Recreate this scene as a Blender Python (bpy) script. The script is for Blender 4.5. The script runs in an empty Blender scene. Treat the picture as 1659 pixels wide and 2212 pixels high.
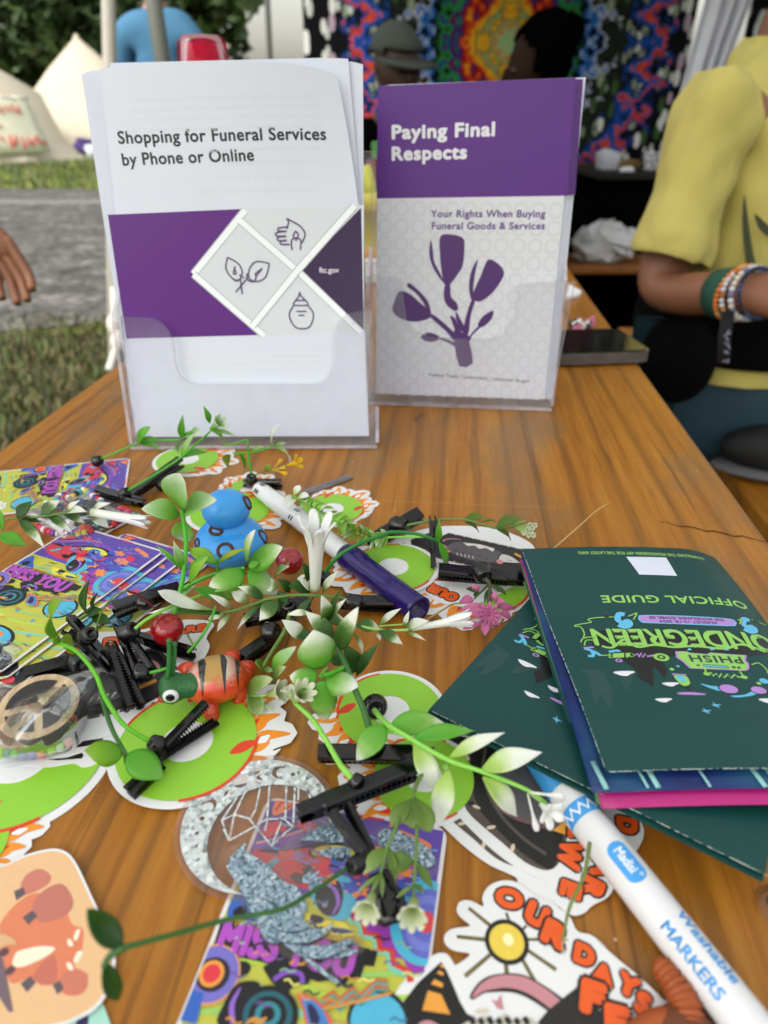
import bpy, bmesh, math, random
from mathutils import Vector as V, Matrix
random.seed(7)
PI = math.pi
rad = math.radians
scn = bpy.context.scene
COL = scn.collection
# ---------------------------------------------------------------- camera, sky, sun, exposure
TABLE_Z = 0.75
CAM = V((0.0, 0.0, TABLE_Z + 0.19))
PITCH = rad(30.0)
cd = bpy.data.cameras.new('camera')
cam = bpy.data.objects.new('camera', cd)
COL.objects.link(cam)
cam.location = CAM
cam.rotation_euler = (PI/2 - PITCH, 0, 0)
cd.sensor_fit = 'VERTICAL'
cd.sensor_height = 36.0
cd.lens = 24.0
cd.clip_start = 0.01
cd.clip_end = 500
cd.dof.use_dof = True
cd.dof.focus_distance = 0.285
cd.dof.aperture_fstop = 9.8
cd.dof.aperture_blades = 0
scn.camera = cam
SUN_EL, SUN_AZ = rad(52), rad(-145)          # azimuth from +Y towards +X
w = bpy.data.worlds.new('World')
scn.world = w
w.use_nodes = True
wn, wl = w.node_tree.nodes, w.node_tree.links
bg = wn['Background']
sky = wn.new('ShaderNodeTexSky')
sky.sky_type = 'NISHITA'
sky.sun_disc = False
sky.sun_elevation = SUN_EL
sky.sun_rotation = SUN_AZ
sky.air_density = 2.0
sky.dust_density = 6.0
hsv = wn.new('ShaderNodeHueSaturation')     # thin overcast: the blue is washed out of the sky
hsv.inputs['Saturation'].default_value = 0.38
hsv.inputs['Value'].default_value = 1.4
wl.new(sky.outputs[0], hsv.inputs['Color'])
wl.new(hsv.outputs[0], bg.inputs['Color'])
bg.inputs['Strength'].default_value = 0.15
sl = bpy.data.lights.new('sun', 'SUN')
sl.energy = 1.3
sl.angle = rad(25)
sl.color = (1.0, 0.97, 0.93)
sun = bpy.data.objects.new('sun', sl)
COL.objects.link(sun)
sd = V((math.sin(SUN_AZ)*math.cos(SUN_EL), math.cos(SUN_AZ)*math.cos(SUN_EL), math.sin(SUN_EL)))
sun.rotation_euler = sd.to_track_quat('Z', 'Y').to_euler()
scn.view_settings.view_transform = 'Standard'
scn.view_settings.look = 'None'
scn.view_settings.gamma = 1
scn.view_settings.exposure = 0.58
scn.cycles.use_denoising = True
scn.cycles.max_bounces = 10
scn.cycles.transparent_max_bounces = 24
# ---------------------------------------------------------------- photo survey: points of the photograph measured onto real planes
FPX, CX, CY = 1474.7, 829.5, 1106.0
RX = V((1, 0, 0))
FW = V((0, math.cos(PITCH), -math.sin(PITCH)))
UP = V((0, math.sin(PITCH), math.cos(PITCH)))
KD = 0.86406
def ray(x, y):
 return RX*((x-CX)/FPX) + UP*((CY-y)/FPX) + FW
def P(x, y, h=0.0):
 """point on the plane h metres above the table"""
 d = ray(x, y)
 return CAM + d*((TABLE_Z + h - CAM.z)/d.z)
def G(x, y, z=0.0):
 d = ray(x, y)
 return CAM + d*((z - CAM.z)/d.z)
def Q(x, y, depth):
 return CAM + ray(x, y)*depth
def Z(x0, y0, s):
 return lambda x, y: ((x0 + x/s)*KD, (y0 + y/s)*KD)
R1 = Z(0, 1000, 2.304); R2 = Z(0, 1440, 2.304); R3 = Z(0, 1880, 2.304)
R4 = Z(600, 1100, 2.074); R5 = Z(600, 1560, 2.074); R6 = Z(1200, 1300, 2.304)
R7 = Z(1200, 1860, 2.304); R8 = Z(400, 1880, 2.074)
ZA = Z(0, 1120, 4.1475); ZB = Z(240, 1000, 4.1475); ZC = Z(560, 1040, 4.1475)
ZD = Z(0, 1380, 4.1475); ZE = Z(300, 1300, 4.1475); ZG = Z(640, 1300, 4.1475)
ZH = Z(900, 1240, 3.318); ZI = Z(0, 1560, 4.1475); ZJ = Z(300, 1560, 4.1475)
ZK = Z(580, 1500, 4.1475); ZL = Z(780, 1700, 2.5136); ZM = Z(700, 1900, 4.1475)
ZN = Z(900, 2180, 2.765); ZO = Z(1560, 2000, 3.95); ZP = Z(0, 2080, 4.608); ZQ = Z(420, 2180, 2.860)
# ---------------------------------------------------------------- materials
def lin(c):
 if isinstance(c, str):
  c = c.lstrip('#')
  c = [int(c[i:i+2], 16)/255 for i in (0, 2, 4)]
  c = [v/12.92 if v <= 0.04045 else ((v+0.055)/1.055)**2.4 for v in c]
 return tuple(c)
MATS = {}
def mat(name, col=None, rough=0.5, var=0.06, vs=150.0, metal=0, coat=0, trans=0, bump=0, bs=400, spec=0.5, ior=1.45, sss=0, sheen=0):
 if name in MATS:
  return MATS[name]
 m = bpy.data.materials.new(name)
 m.use_nodes = True
 nt = m.node_tree
 N, L = nt.nodes, nt.links
 b = N['Principled BSDF']
 c = lin(col)
 tc = N.new('ShaderNodeTexCoord')
 nz = N.new('ShaderNodeTexNoise')
 nz.inputs['Scale'].default_value = vs
 nz.inputs['Detail'].default_value = 4
 L.new(tc.outputs['Object'], nz.inputs['Vector'])
 mx = N.new('ShaderNodeMix')
 mx.data_type = 'RGBA'
 mx.inputs[6].default_value = tuple(max(0, v*(1-var)) for v in c) + (1,)
 mx.inputs[7].default_value = tuple(min(1, v*(1+var)) for v in c) + (1,)
 L.new(nz.outputs['Fac'], mx.inputs[0])
 L.new(mx.outputs[2], b.inputs['Base Color'])
 b.inputs['Roughness'].default_value = rough
 b.inputs['Metallic'].default_value = metal
 b.inputs['Coat Weight'].default_value = coat
 b.inputs['Coat Roughness'].default_value = 0.08
 b.inputs['Transmission Weight'].default_value = trans
 b.inputs['Specular IOR Level'].default_value = spec
 b.inputs['IOR'].default_value = ior
 b.inputs['Sheen Weight'].default_value = sheen
 if sss:
  b.inputs['Subsurface Weight'].default_value = sss
  b.inputs['Subsurface Radius'].default_value = (0.004, 0.003, 0.002)
  b.inputs['Subsurface Scale'].default_value = 1.0
 if bump:
  n2 = N.new('ShaderNodeTexNoise')
  n2.inputs['Scale'].default_value = bs
  n2.inputs['Detail'].default_value = 5
  L.new(tc.outputs['Object'], n2.inputs['Vector'])
  bp = N.new('ShaderNodeBump')
  bp.inputs['Strength'].default_value = bump
  bp.inputs['Distance'].default_value = 0.002
  L.new(n2.outputs['Fac'], bp.inputs['Height'])
  L.new(bp.outputs['Normal'], b.inputs['Normal'])
 MATS[name] = m
 return m
def ink(c, rough=0.38):
 return mat('ink_%s_%d' % (c.strip('#'), int(rough*100)), c, rough, 0.05, 900)
def ramp(N, stops):
 r = N.new('ShaderNodeValToRGB')
 e = r.color_ramp.elements
 while len(e) < len(stops):
  e.new(0.5)
 for k, (p, c) in zip(e, stops):
  k.position = p
  k.color = lin(c) + (1,) if not isinstance(c, (int, float)) else (c, c, c, 1)
 return r
def leafmat(name, stops, rough=0.42, var=0.25, tran=0.36):
 """thin plastic leaf, colour printed along the leaf (UV u from stalk to tip) with veins across"""
 if name in MATS:
  return MATS[name]
 m = bpy.data.materials.new(name)
 m.use_nodes = True
 N, L = m.node_tree.nodes, m.node_tree.links
 b = N['Principled BSDF']
 uv = N.new('ShaderNodeUVMap')
 sp = N.new('ShaderNodeSeparateXYZ')
 L.new(uv.outputs[0], sp.inputs[0])
 tc = N.new('ShaderNodeTexCoord')
 nz = N.new('ShaderNodeTexNoise')
 nz.inputs['Scale'].default_value = 260
 nz.inputs['Detail'].default_value = 3
 L.new(tc.outputs['Object'], nz.inputs['Vector'])
 ma = N.new('ShaderNodeMath'); ma.operation = 'MULTIPLY_ADD'
 L.new(nz.outputs['Fac'], ma.inputs[0])
 ma.inputs[1].default_value = var
 ma.inputs[2].default_value = -var*0.5
 ad = N.new('ShaderNodeMath'); ad.operation = 'ADD'
 L.new(sp.outputs[0], ad.inputs[0]); L.new(ma.outputs[0], ad.inputs[1])
 r = ramp(N, stops)
 L.new(ad.outputs[0], r.inputs[0])
 L.new(r.outputs[0], b.inputs['Base Color'])
 b.inputs['Roughness'].default_value = rough
 # veins: slight ridges fanning from the midrib
 wv = N.new('ShaderNodeTexWave')
 wv.wave_type = 'BANDS'
 wv.inputs['Scale'].default_value = 3.2
 wv.inputs['Distortion'].default_value = 1.5
 mp = N.new('ShaderNodeMapping')
 mp.inputs['Rotation'].default_value = (0, 0, 0.0)
 mp.inputs['Scale'].default_value = (0.25, 1, 1)
 L.new(uv.outputs[0], mp.inputs[0]); L.new(mp.outputs[0], wv.inputs[0])
 wv.bands_direction = 'Y'
 bp = N.new('ShaderNodeBump')
 bp.inputs['Strength'].default_value = 0.08
 bp.inputs['Distance'].default_value = 0.0006
 L.new(wv.outputs['Fac'], bp.inputs['Height'])
 L.new(bp.outputs[0], b.inputs['Normal'])
 tr = N.new('ShaderNodeBsdfTranslucent')
 L.new(r.outputs[0], tr.inputs[0])
 ms = N.new('ShaderNodeMixShader')
 ms.inputs[0].default_value = tran
 L.new(b.outputs[0], ms.inputs[1]); L.new(tr.outputs[0], ms.inputs[2])
 L.new(ms.outputs[0], N['Material Output'].inputs[0])
 MATS[name] = m
 return m
def clearmat(name, tint, opac=0.12, rough=0.03, milk='#e8e8ee', bump=0, bs=60, gl=1.0):
 """clear plastic sheet: see-through, fresnel gloss, a little milkiness"""
 if name in MATS:
  return MATS[name]
 m = bpy.data.materials.new(name)
 m.use_nodes = True
 N, L = m.node_tree.nodes, m.node_tree.links
 N.remove(N['Principled BSDF'])
 t = N.new('ShaderNodeBsdfTransparent'); t.inputs[0].default_value = lin(tint) + (1,)
 d = N.new('ShaderNodeBsdfDiffuse'); d.inputs[0].default_value = lin(milk) + (1,)
 g = N.new('ShaderNodeBsdfGlossy'); g.inputs['Roughness'].default_value = rough
 fr = N.new('ShaderNodeFresnel'); fr.inputs[0].default_value = 1.45
 tc = N.new('ShaderNodeTexCoord')
 nz = N.new('ShaderNodeTexNoise'); nz.inputs['Scale'].default_value = bs; nz.inputs['Detail'].default_value = 3
 L.new(tc.outputs['Object'], nz.inputs['Vector'])
 ml = N.new('ShaderNodeMath'); ml.operation = 'MULTIPLY'
 L.new(nz.outputs['Fac'], ml.inputs[0]); ml.inputs[1].default_value = opac*2
 m1 = N.new('ShaderNodeMixShader')
 L.new(ml.outputs[0], m1.inputs[0])
 L.new(t.outputs[0], m1.inputs[1]); L.new(d.outputs[0], m1.inputs[2])
 m2 = N.new('ShaderNodeMixShader')
 mg = N.new('ShaderNodeMath'); mg.operation = 'MULTIPLY'; mg.inputs[1].default_value = gl
 L.new(fr.outputs[0], mg.inputs[0])
 L.new(mg.outputs[0], m2.inputs[0])
 L.new(m1.outputs[0], m2.inputs[1]); L.new(g.outputs[0], m2.inputs[2])
 if bump:
  bp = N.new('ShaderNodeBump'); bp.inputs['Strength'].default_value = bump; bp.inputs['Distance'].default_value = 0.004
  L.new(nz.outputs['Fac'], bp.inputs['Height'])
  L.new(bp.outputs[0], g.inputs['Normal']); L.new(bp.outputs[0], fr.inputs['Normal'])
 L.new(m2.outputs[0], N['Material Output'].inputs[0])
 MATS[name] = m
 return m
# ---------------------------------------------------------------- objects
WLOC = {}
def tag(o, label=None, cat=None, group=None, kind=None):
 if label: o['label'] = label
 if cat: o['category'] = cat
 if group: o['group'] = group
 if kind: o['kind'] = kind
 return o
def thing(name, label, cat, loc, group=None):
 o = bpy.data.objects.new(name, None)
 COL.objects.link(o)
 o.location = loc
 o.empty_display_size = 0.02
 WLOC[o] = V(loc)
 return tag(o, label, cat, group)
def obj(name, bm, mats, parent=None, smooth=True, label=None, cat=None, group=None, kind=None, sub=0, solid=0, base=None):
 """links bm (world coordinates) as one mesh object"""
 if not isinstance(mats, (list, tuple)):
  mats = [mats]
 if parent is not None:
  o0 = WLOC[parent]
 elif base is not None:
  o0 = V(base)
 elif len(bm.verts):
  xs = [v.co for v in bm.verts]
  mn = V((min(c.x for c in xs), min(c.y for c in xs), min(c.z for c in xs)))
  mxx = V((max(c.x for c in xs), max(c.y for c in xs), max(c.z for c in xs)))
  o0 = V(((mn.x+mxx.x)/2, (mn.y+mxx.y)/2, mn.z))
 else:
  o0 = V((0, 0, 0))
 if parent is None:
  off = o0
  bmesh.ops.translate(bm, verts=bm.verts, vec=-o0)
 else:
  # every part has its own origin at its first vertex's neighbourhood
  c = sum((v.co for v in bm.verts), V())/max(1, len(bm.verts))
  bmesh.ops.translate(bm, verts=bm.verts, vec=-c)
  off = c - o0
  o0 = c
 me = bpy.data.meshes.new(name)
 bm.to_mesh(me)
 bm.free()
 for m in mats:
  me.materials.append(m)
 if smooth:
  me.polygons.foreach_set('use_smooth', [True]*len(me.polygons))
 o = bpy.data.objects.new(name, me)
 COL.objects.link(o)
 o.location = off
 if parent is not None:
  o.parent = parent
 WLOC[o] = o0
 if sub:
  md = o.modifiers.new('sub', 'SUBSURF'); md.levels = sub; md.render_levels = sub
 if solid:
  md = o.modifiers.new('solid', 'SOLIDIFY'); md.thickness = solid; md.offset = 0
 return tag(o, label, cat, group, kind)
# ---------------------------------------------------------------- shapes
def cr(pts, n=8, closed=False):
 """Catmull-Rom through points (any dimension)"""
 pts = [V(p) for p in pts]
 out = []
 N = len(pts)
 rng = range(N) if closed else range(N-1)
 for i in rng:
  if closed:
   a, b, c, d = pts[i-1], pts[i], pts[(i+1) % N], pts[(i+2) % N]
  else:
   a, b, c, d = pts[max(i-1, 0)], pts[i], pts[i+1], pts[min(i+2, N-1)]
  for k in range(n):
   t = k/n
   out.append(0.5*((2*b) + (c-a)*t + (2*a-5*b+4*c-d)*t*t + (3*b-a-3*c+d)*t**3))
 if not closed:
  out.append(pts[-1])
 return out
def box(bm, c, s, rot=None, mi=0):
 M = Matrix.Translation(V(c)) @ (rot.to_4x4() if rot is not None else Matrix())
 vs = [bm.verts.new(M @ V((x*s[0]/2, y*s[1]/2, z*s[2]/2))) for x in (-1, 1) for y in (-1, 1) for z in (-1, 1)]
 for f in ((0, 1, 3, 2), (4, 6, 7, 5), (0, 4, 5, 1), (2, 3, 7, 6), (0, 2, 6, 4), (1, 5, 7, 3)):
  bm.faces.new([vs[i] for i in f]).material_index = mi
 return vs
def bevel(bm, w, seg=2):
 bmesh.ops.bevel(bm, geom=list(bm.edges), offset=w, segments=seg, affect='EDGES', profile=0.5)
def tube(bm, path, r, n=8, mi=0, cap=True, r2=None, flat=1.0):
 path = [V(p) for p in path]
 L = len(path)
 rings = []
 ref = None
 for i, p in enumerate(path):
  t = (path[min(i+1, L-1)] - path[max(i-1, 0)])
  t = t.normalized() if t.length > 1e-9 else V((0, 0, 1))
  if ref is None:
   ref = V((0, 0, 1)) if abs(t.z) < 0.9 else V((1, 0, 0))
  s = t.cross(ref).normalized()
  u = s.cross(t).normalized()
  ref = u
  rr = r[i] if isinstance(r, (list, tuple)) else (r + ((r2 if r2 is not None else r) - r)*i/max(1, L-1))
  rings.append([bm.verts.new(p + s*math.cos(2*PI*k/n)*rr + u*math.sin(2*PI*k/n)*rr*flat) for k in range(n)])
 for a, b in zip(rings, rings[1:]):
  for k in range(n):
   bm.faces.new((a[k], a[(k+1) % n], b[(k+1) % n], b[k])).material_index = mi
 if cap:
  bm.faces.new(rings[0][::-1]).material_index = mi
  bm.faces.new(rings[-1]).material_index = mi
 return rings
def lathe(bm, prof, o, ax, n=24, mi=0, sq=None):
 """prof = [(radius, height)] along axis ax from o"""
 ax = V(ax).normalized()
 ref = V((0, 0, 1)) if abs(ax.z) < 0.9 else V((1, 0, 0))
 s = ax.cross(ref).normalized(); u = s.cross(ax)
 rings = []
 for r, h in prof:
  if r < 1e-7:
   rings.append([bm.verts.new(V(o)+ax*h)])
  else:
   rings.append([bm.verts.new(V(o)+ax*h+s*math.cos(2*PI*k/n)*r+u*math.sin(2*PI*k/n)*r) for k in range(n)])
 for a, b in zip(rings, rings[1:]):
  if len(a) == 1 and len(b) == 1: continue
  for k in range(n):
   if len(a) == 1: f = bm.faces.new((a[0], b[(k+1) % n], b[k]))
   elif len(b) == 1: f = bm.faces.new((a[k], a[(k+1) % n], b[0]))
   else: f = bm.faces.new((a[k], a[(k+1) % n], b[(k+1) % n], b[k]))
   f.material_index = mi
 return rings
def ball(bm, c, r, mi=0, n=16, sq=(1, 1, 1), rot=None):
 ret = bmesh.ops.create_uvsphere(bm, u_segments=n, v_segments=max(6, n*2//3), radius=r)
 M = Matrix.Translation(V(c)) @ (rot.to_4x4() if rot is not None else Matrix()) @ Matrix.Diagonal((sq[0], sq[1], sq[2], 1))
 bmesh.ops.transform(bm, matrix=M, verts=ret['verts'])
 for v in ret['verts']:
  for f in v.link_faces: f.material_index = mi
 return ret['verts']
def nb(): return bmesh.new()
class Frame:
 """a real plane in the room: origin, two axes, normal"""
 def __init__(s, o, x, yhint):
  s.o = V(o); s.x = V(x).normalized()
  y = V(yhint); s.y = (y - s.x*y.dot(s.x)).normalized()
  s.n = s.x.cross(s.y)
 def uv(s, p):
  d = ray(*p)
  k = (s.o-CAM).dot(s.n)/d.dot(s.n)
  q = CAM + d*k - s.o
  return V((q.dot(s.x), q.dot(s.y)))
 def w(s, u, v, z=0.0): return s.o + s.x*u + s.y*v + s.n*z
def table_frame(a, b, h=0.0):
 """plane parallel to the table, u along a->b (photo points)"""
 A, B = P(*a, h), P(*b, h)
 x = B-A
 return Frame(A, x, V((-x.y, x.x, 0)))
TXT = {}
def textmesh(s, sp=1.0):
 k = (s, sp)
 if k not in TXT:
  c = bpy.data.curves.new('writing', 'FONT')
  c.body = s; c.size = 1.0; c.space_character = sp; c.resolution_u = 4
  o = bpy.data.objects.new('writing', c)
  COL.objects.link(o)
  dg = bpy.context.evaluated_depsgraph_get()
  me = bpy.data.meshes.new_from_object(o.evaluated_get(dg))
  vs = [(v.co.x, v.co.y) for v in me.vertices]
  fs = [tuple(p.vertices) for p in me.polygons]
  bpy.data.objects.remove(o); bpy.data.curves.remove(c); bpy.data.meshes.remove(me)
  TXT[k] = (vs, fs)
 return TXT[k]
class Art:
 """flat printed artwork: shapes stacked a few hundredths of a millimetre apart, one mesh in the end"""
 DZ = 2.5e-5
 def __init__(s, T=None):
  s.items = []; s.T = T or (lambda p: V(p)); s.mats = []
 def mi(s, m):
  m = ink(m) if isinstance(m, str) else m
  if m not in s.mats: s.mats.append(m)
  return s.mats.index(m)
 def _add(s, vs, fs, m, top=False):
  xs = [v[0] for v in vs]; ys = [v[1] for v in vs]
  bb = (min(xs), min(ys), max(xs), max(ys))
  lay = 0
  for it in s.items:
   b = it[3]
   if it[2] + 1 > lay and not (b[0] > bb[2] or b[2] < bb[0] or b[1] > bb[3] or b[3] < bb[1]):
    lay = it[2] + 1
  s.items.append((vs, fs, lay, bb, s.mi(m), 0.0))
  return lay
 def poly(s, pts, m, sm=0, T=True):
  pts = [s.T(p) for p in pts] if T else [V(p) for p in pts]
  if sm: pts = cr(pts, sm, True)
  s._add([tuple(p[:2]) for p in pts], [tuple(range(len(pts)))], m)
 def ell(s, c, rx, ry, m, rot=0, n=36, T=True):
  c = s.T(c) if T else V(c)
  s._add([(c[0]+rx*math.cos(a)*math.cos(rot)-ry*math.sin(a)*math.sin(rot), c[1]+rx*math.cos(a)*math.sin(rot)+ry*math.sin(a)*math.cos(rot)) for a in [2*PI*k/n for k in range(n)]], [tuple(range(n))], m)
 def ring(s, c, r0, r1, m, a0=0, a1=2*PI, n=40, T=True, k=1.0, rot=0):
  c = s.T(c) if T else V(c)
  vs = []; fs = []
  def pt(r, a):
   x, y = r*math.cos(a), r*k*math.sin(a)
   return (c[0]+x*math.cos(rot)-y*math.sin(rot), c[1]+x*math.sin(rot)+y*math.cos(rot))
  for i in range(n+1):
   a = a0+(a1-a0)*i/n
   vs += [pt(r0, a), pt(r1, a)]
  for i in range(n): fs.append((2*i, 2*i+1, 2*i+3, 2*i+2))
  s._add(vs, fs, m)
 def stroke(s, pts, wd, m, sm=0, closed=False, taper=None, T=True):
  """ribbon; taper = list of width factors start..end"""
  pts = [s.T(p) for p in pts] if T else [V(p) for p in pts]
  pts = [V((p[0], p[1])) for p in pts]
  if sm: pts = cr(pts, sm, closed)
  if closed: pts = pts + [pts[0]]
  n = len(pts); vs = []; fs = []
  for i, p in enumerate(pts):
   t = pts[min(i+1, n-1)] - pts[max(i-1, 0)]
   if closed and i in (0, n-1): t = pts[1]-pts[-2]
   t = t.normalized() if t.length > 0 else V((1, 0))
   q = V((-t.y, t.x))
   f = 1.0
   if taper:
    g = i/(n-1)*(len(taper)-1); k = min(int(g), len(taper)-2); f = taper[k]+(taper[k+1]-taper[k])*(g-k)
   vs += [tuple(p+q*wd/2*f), tuple(p-q*wd/2*f)]
  for i in range(n-1): fs.append((2*i, 2*i+1, 2*i+3, 2*i+2))
  s._add(vs, fs, m)
 def text(s, txt, a, b, m, bold=0.0, out=None, om='#111111', hs=None, sp=1.0, T=True, flip=False, hl=None):
  """writing from a to b along its baseline; hs = cap height in art units; bold/out relative to the size"""
  a = s.T(a) if T else V(a); b = s.T(b) if T else V(b)
  a = V((a[0], a[1])); b = V((b[0], b[1]))
  vs, fs = textmesh(txt, sp)
  x0 = min(v[0] for v in vs); x1 = max(v[0] for v in vs)
  ex = (b-a).normalized(); ey = V((-ex.y, ex.x))
  kx = (b-a).length/(x1-x0)
  ky = kx if hs is None else hs/0.7
  def put(dx, dy, mm, z):
   pv = []
   for v in vs:
    x = (v[0]-x0)*kx
    if flip: x = (b-a).length - x
    q = a + ex*(x+dx) + ey*(v[1]*ky+dy)
    pv.append((q.x, q.y))
   return pv
  def stack(r, mm, lay=None):
   n = 1 if r <= 0 else (6 if r < 0.04*ky else 10)
   first = None
   for i in range(n):
    an = 2*PI*i/n
    pv = put(r*math.cos(an) if r > 0 else 0, r*math.sin(an) if r > 0 else 0, mm, 0)
    if first is None:
     first = s._add(pv, fs, mm)
     it = s.items[-1]
    else:
     xs = [v[0] for v in pv]; ys = [v[1] for v in pv]
     s.items.append((pv, fs, first, (min(xs), min(ys), max(xs), max(ys)), s.mi(mm), i*2.2e-6))
  if out: stack(out*ky, om)
  stack(bold*ky, m)
  if hl: stack(0, hl)
 def build(s, name, wmap, base, bmat, th=0.00025, cuts=None, parent=None, solidbase=True, **kw):
  """base: outline list of 2D art points (already in art units); wmap(u,v,z)->world"""
  bm = nb()
  bmi = s.mi(bmat)
  for bi, ol in enumerate(base):
   top = [bm.verts.new((p[0], p[1], th - bi*1e-5)) for p in ol]
   bot = [bm.verts.new((p[0], p[1], bi*1e-5)) for p in ol]
   f = bm.faces.new(top); f.material_index = bmi
   f2 = bm.faces.new(bot[::-1]); f2.material_index = bmi
   n = len(top)
   for i in range(n):
    bm.faces.new((top[i], bot[i], bot[(i+1) % n], top[(i+1) % n])).material_index = bmi
  bm.normal_update()
  for vs, fs, lay, bb, mi, dz in s.items:
   z = th + (lay+1)*s.DZ + dz
   V3 = [bm.verts.new((v[0], v[1], z)) for v in vs]
   for f in fs:
    try:
     g = bm.faces.new([V3[i] for i in f]); g.material_index = mi
    except ValueError: pass
  if cuts:
   for co, no in cuts:
    bmesh.ops.bisect_plane(bm, geom=list(bm.verts)+list(bm.edges)+list(bm.faces), plane_co=co, plane_no=no)
  for f in bm.faces:
   f.normal_update()
  for v in bm.verts: v.co = wmap(v.co.x, v.co.y, v.co.z)
  # all printed faces look the same way
  return obj(name, bm, s.mats, parent, smooth=False, **kw)
# ================================================================ the setting: ground, path, grass, trees
def WP(x, y, Y):
 d = ray(x, y)
 return CAM + d*(Y/d.y)
def noise_mat(name, stops, scale, rough=0.9, detail=6, bump=0.6, dist=0.02, stretch=(1, 1, 1), coord='Object', fine=None):
 if name in MATS: return MATS[name]
 m = bpy.data.materials.new(name); m.use_nodes = True
 N, L = m.node_tree.nodes, m.node_tree.links
 b = N['Principled BSDF']; b.inputs['Roughness'].default_value = rough
 b.inputs['Specular IOR Level'].default_value = 0.25
 tc = N.new('ShaderNodeTexCoord'); mp = N.new('ShaderNodeMapping'); mp.inputs['Scale'].default_value = stretch
 L.new(tc.outputs[coord], mp.inputs[0])
 n = N.new('ShaderNodeTexNoise'); n.inputs['Scale'].default_value = scale; n.inputs['Detail'].default_value = detail
 n.inputs['Roughness'].default_value = 0.65
 L.new(mp.outputs[0], n.inputs['Vector'])
 src = n.outputs['Fac']
 if fine:
  n2 = N.new('ShaderNodeTexNoise'); n2.inputs['Scale'].default_value = fine; n2.inputs['Detail'].default_value = 4
  L.new(mp.outputs[0], n2.inputs['Vector'])
  a = N.new('ShaderNodeMath'); a.operation = 'MULTIPLY_ADD'; a.inputs[1].default_value = 0.5
  L.new(n2.outputs['Fac'], a.inputs[0])
  h = N.new('ShaderNodeMath'); h.operation = 'MULTIPLY'; h.inputs[1].default_value = 0.5
  L.new(src, h.inputs[0]); L.new(h.outputs[0], a.inputs[2]); src = a.outputs[0]
 r = ramp(N, stops)
 L.new(src, r.inputs[0]); L.new(r.outputs[0], b.inputs['Base Color'])
 if bump:
  bp = N.new('ShaderNodeBump'); bp.inputs['Strength'].default_value = bump; bp.inputs['Distance'].default_value = dist
  L.new(src, bp.inputs['Height']); L.new(bp.outputs[0], b.inputs['Normal'])
 MATS[name] = m
 return m
m_lawn = noise_mat('lawn_green', [(0.3, '#3a461c'), (0.5, '#62702a'), (0.62, '#868a36'), (0.75, '#8d8648')], 1.2, fine=40)
m_near = noise_mat('dry_turf', [(0.35, '#23260f'), (0.5, '#423f27'), (0.65, '#575238')], 5, fine=60, bump=1, dist=0.05)
m_gravel = noise_mat('gravel', [(0.3, '#1f1e1d'), (0.44, '#3d3c39'), (0.54, '#5b5955'), (0.68, '#8e8a84')], 3.5, fine=16, bump=1, dist=0.03)
def sheet(name, pts, z, m, kind='structure'):
 bm = nb()
 bm.faces.new([bm.verts.new((p[0], p[1], z)) for p in pts])
 return obj(name, bm, m, kind=kind, smooth=False, base=(0, 0, 0))
sheet('ground', [(-300, -200), (300, -200), (300, 300), (-300, 300)], 0.0, m_lawn)
sheet('turf', [(-14, -4)] + [(-14+i*1.0, 3.5+0.22*math.sin(i*1.9)+0.1*math.sin(i*5.1)+(0.2 if i % 3 == 0 else 0)) for i in range(29)] + [(14, -4)], 0.004, m_near)
edge_far = [(-40+i*2.0, 11.6+0.25*math.sin(i*1.3)) for i in range(36)]
edge_near = [(-40+i*1.0, 3.55+0.2*math.sin(i*2.3)+0.12*math.sin(i*7.1)) for i in range(71)]
sheet('gravel_path', edge_near + edge_far[::-1], 0.008, m_gravel)
m_pale = noise_mat('pale_gravel', [(0.35, '#55534f'), (0.6, '#7f7d78')], 8, fine=60)
sheet('path_kerb', [(-40, 9.3), (30, 9.3), (30, 9.75), (-40, 9.75)], 0.012, m_pale)
def grass(name, n, region, h0, h1, cols, seed, lab, wd=0.004, dens=None):
 rnd = random.Random(seed)
 bm = nb()
 k = 0
 while k < n:
  x, y = rnd.uniform(*region[0]), rnd.uniform(*region[1])
  clump = math.sin(x*9.1+y*3.3)*math.sin(y*7.7-x*2.1) + rnd.uniform(-1, 1)
  if dens and not dens(x, y, rnd): continue
  k += 1
  h = rnd.uniform(h0, h1)*(1.35 if clump > 0.6 else 0.8)
  a = rnd.uniform(0, 2*PI); ln = rnd.uniform(0.2, 0.9)*h
  d = V((math.cos(a), math.sin(a), 0)); s = V((-d.y, d.x, 0))*wd*rnd.uniform(0.7, 1.5)
  b = V((x, y, 0.0))
  q = [b-s, b+s, b+d*ln*0.4+V((0, 0, h*0.6))+s*0.7, b+d*ln*0.4+V((0, 0, h*0.6))-s*0.7]
  t = bm.verts.new(b+d*ln+V((0, 0, h)))
  v = [bm.verts.new(c) for c in q]
  mi = rnd.choice(cols)
  bm.faces.new(v).material_index = mi
  bm.faces.new((v[3], v[2], t)).material_index = mi
 ms = [mat('blade_green', '#4a5c22', 0.6, 0.3, 30), mat('blade_dry', '#655c3c', 0.7, 0.3, 30), mat('blade_dark', '#26321a', 0.6, 0.3, 30)]
 return obj(name, bm, ms, kind='stuff', smooth=False, base=(0, 0, 0), label=lab, cat='grass')
grass('grass', 26000, ((-2.6, 0.2), (0.5, 3.75)), 0.015, 0.055, [0, 1, 0, 2, 1], 3, 'dry and green grass tufts growing beside the table',
      dens=lambda x, y, r: y < 3.3 + 0.4*math.sin(x*3) + r.uniform(-.3, .3))
grass('lawn_grass', 9000, ((-12, -1), (11.2, 19)), 0.05, 0.12, [0, 0, 2, 1], 5, 'short green lawn grass in front of the white tents', wd=0.012)
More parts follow.
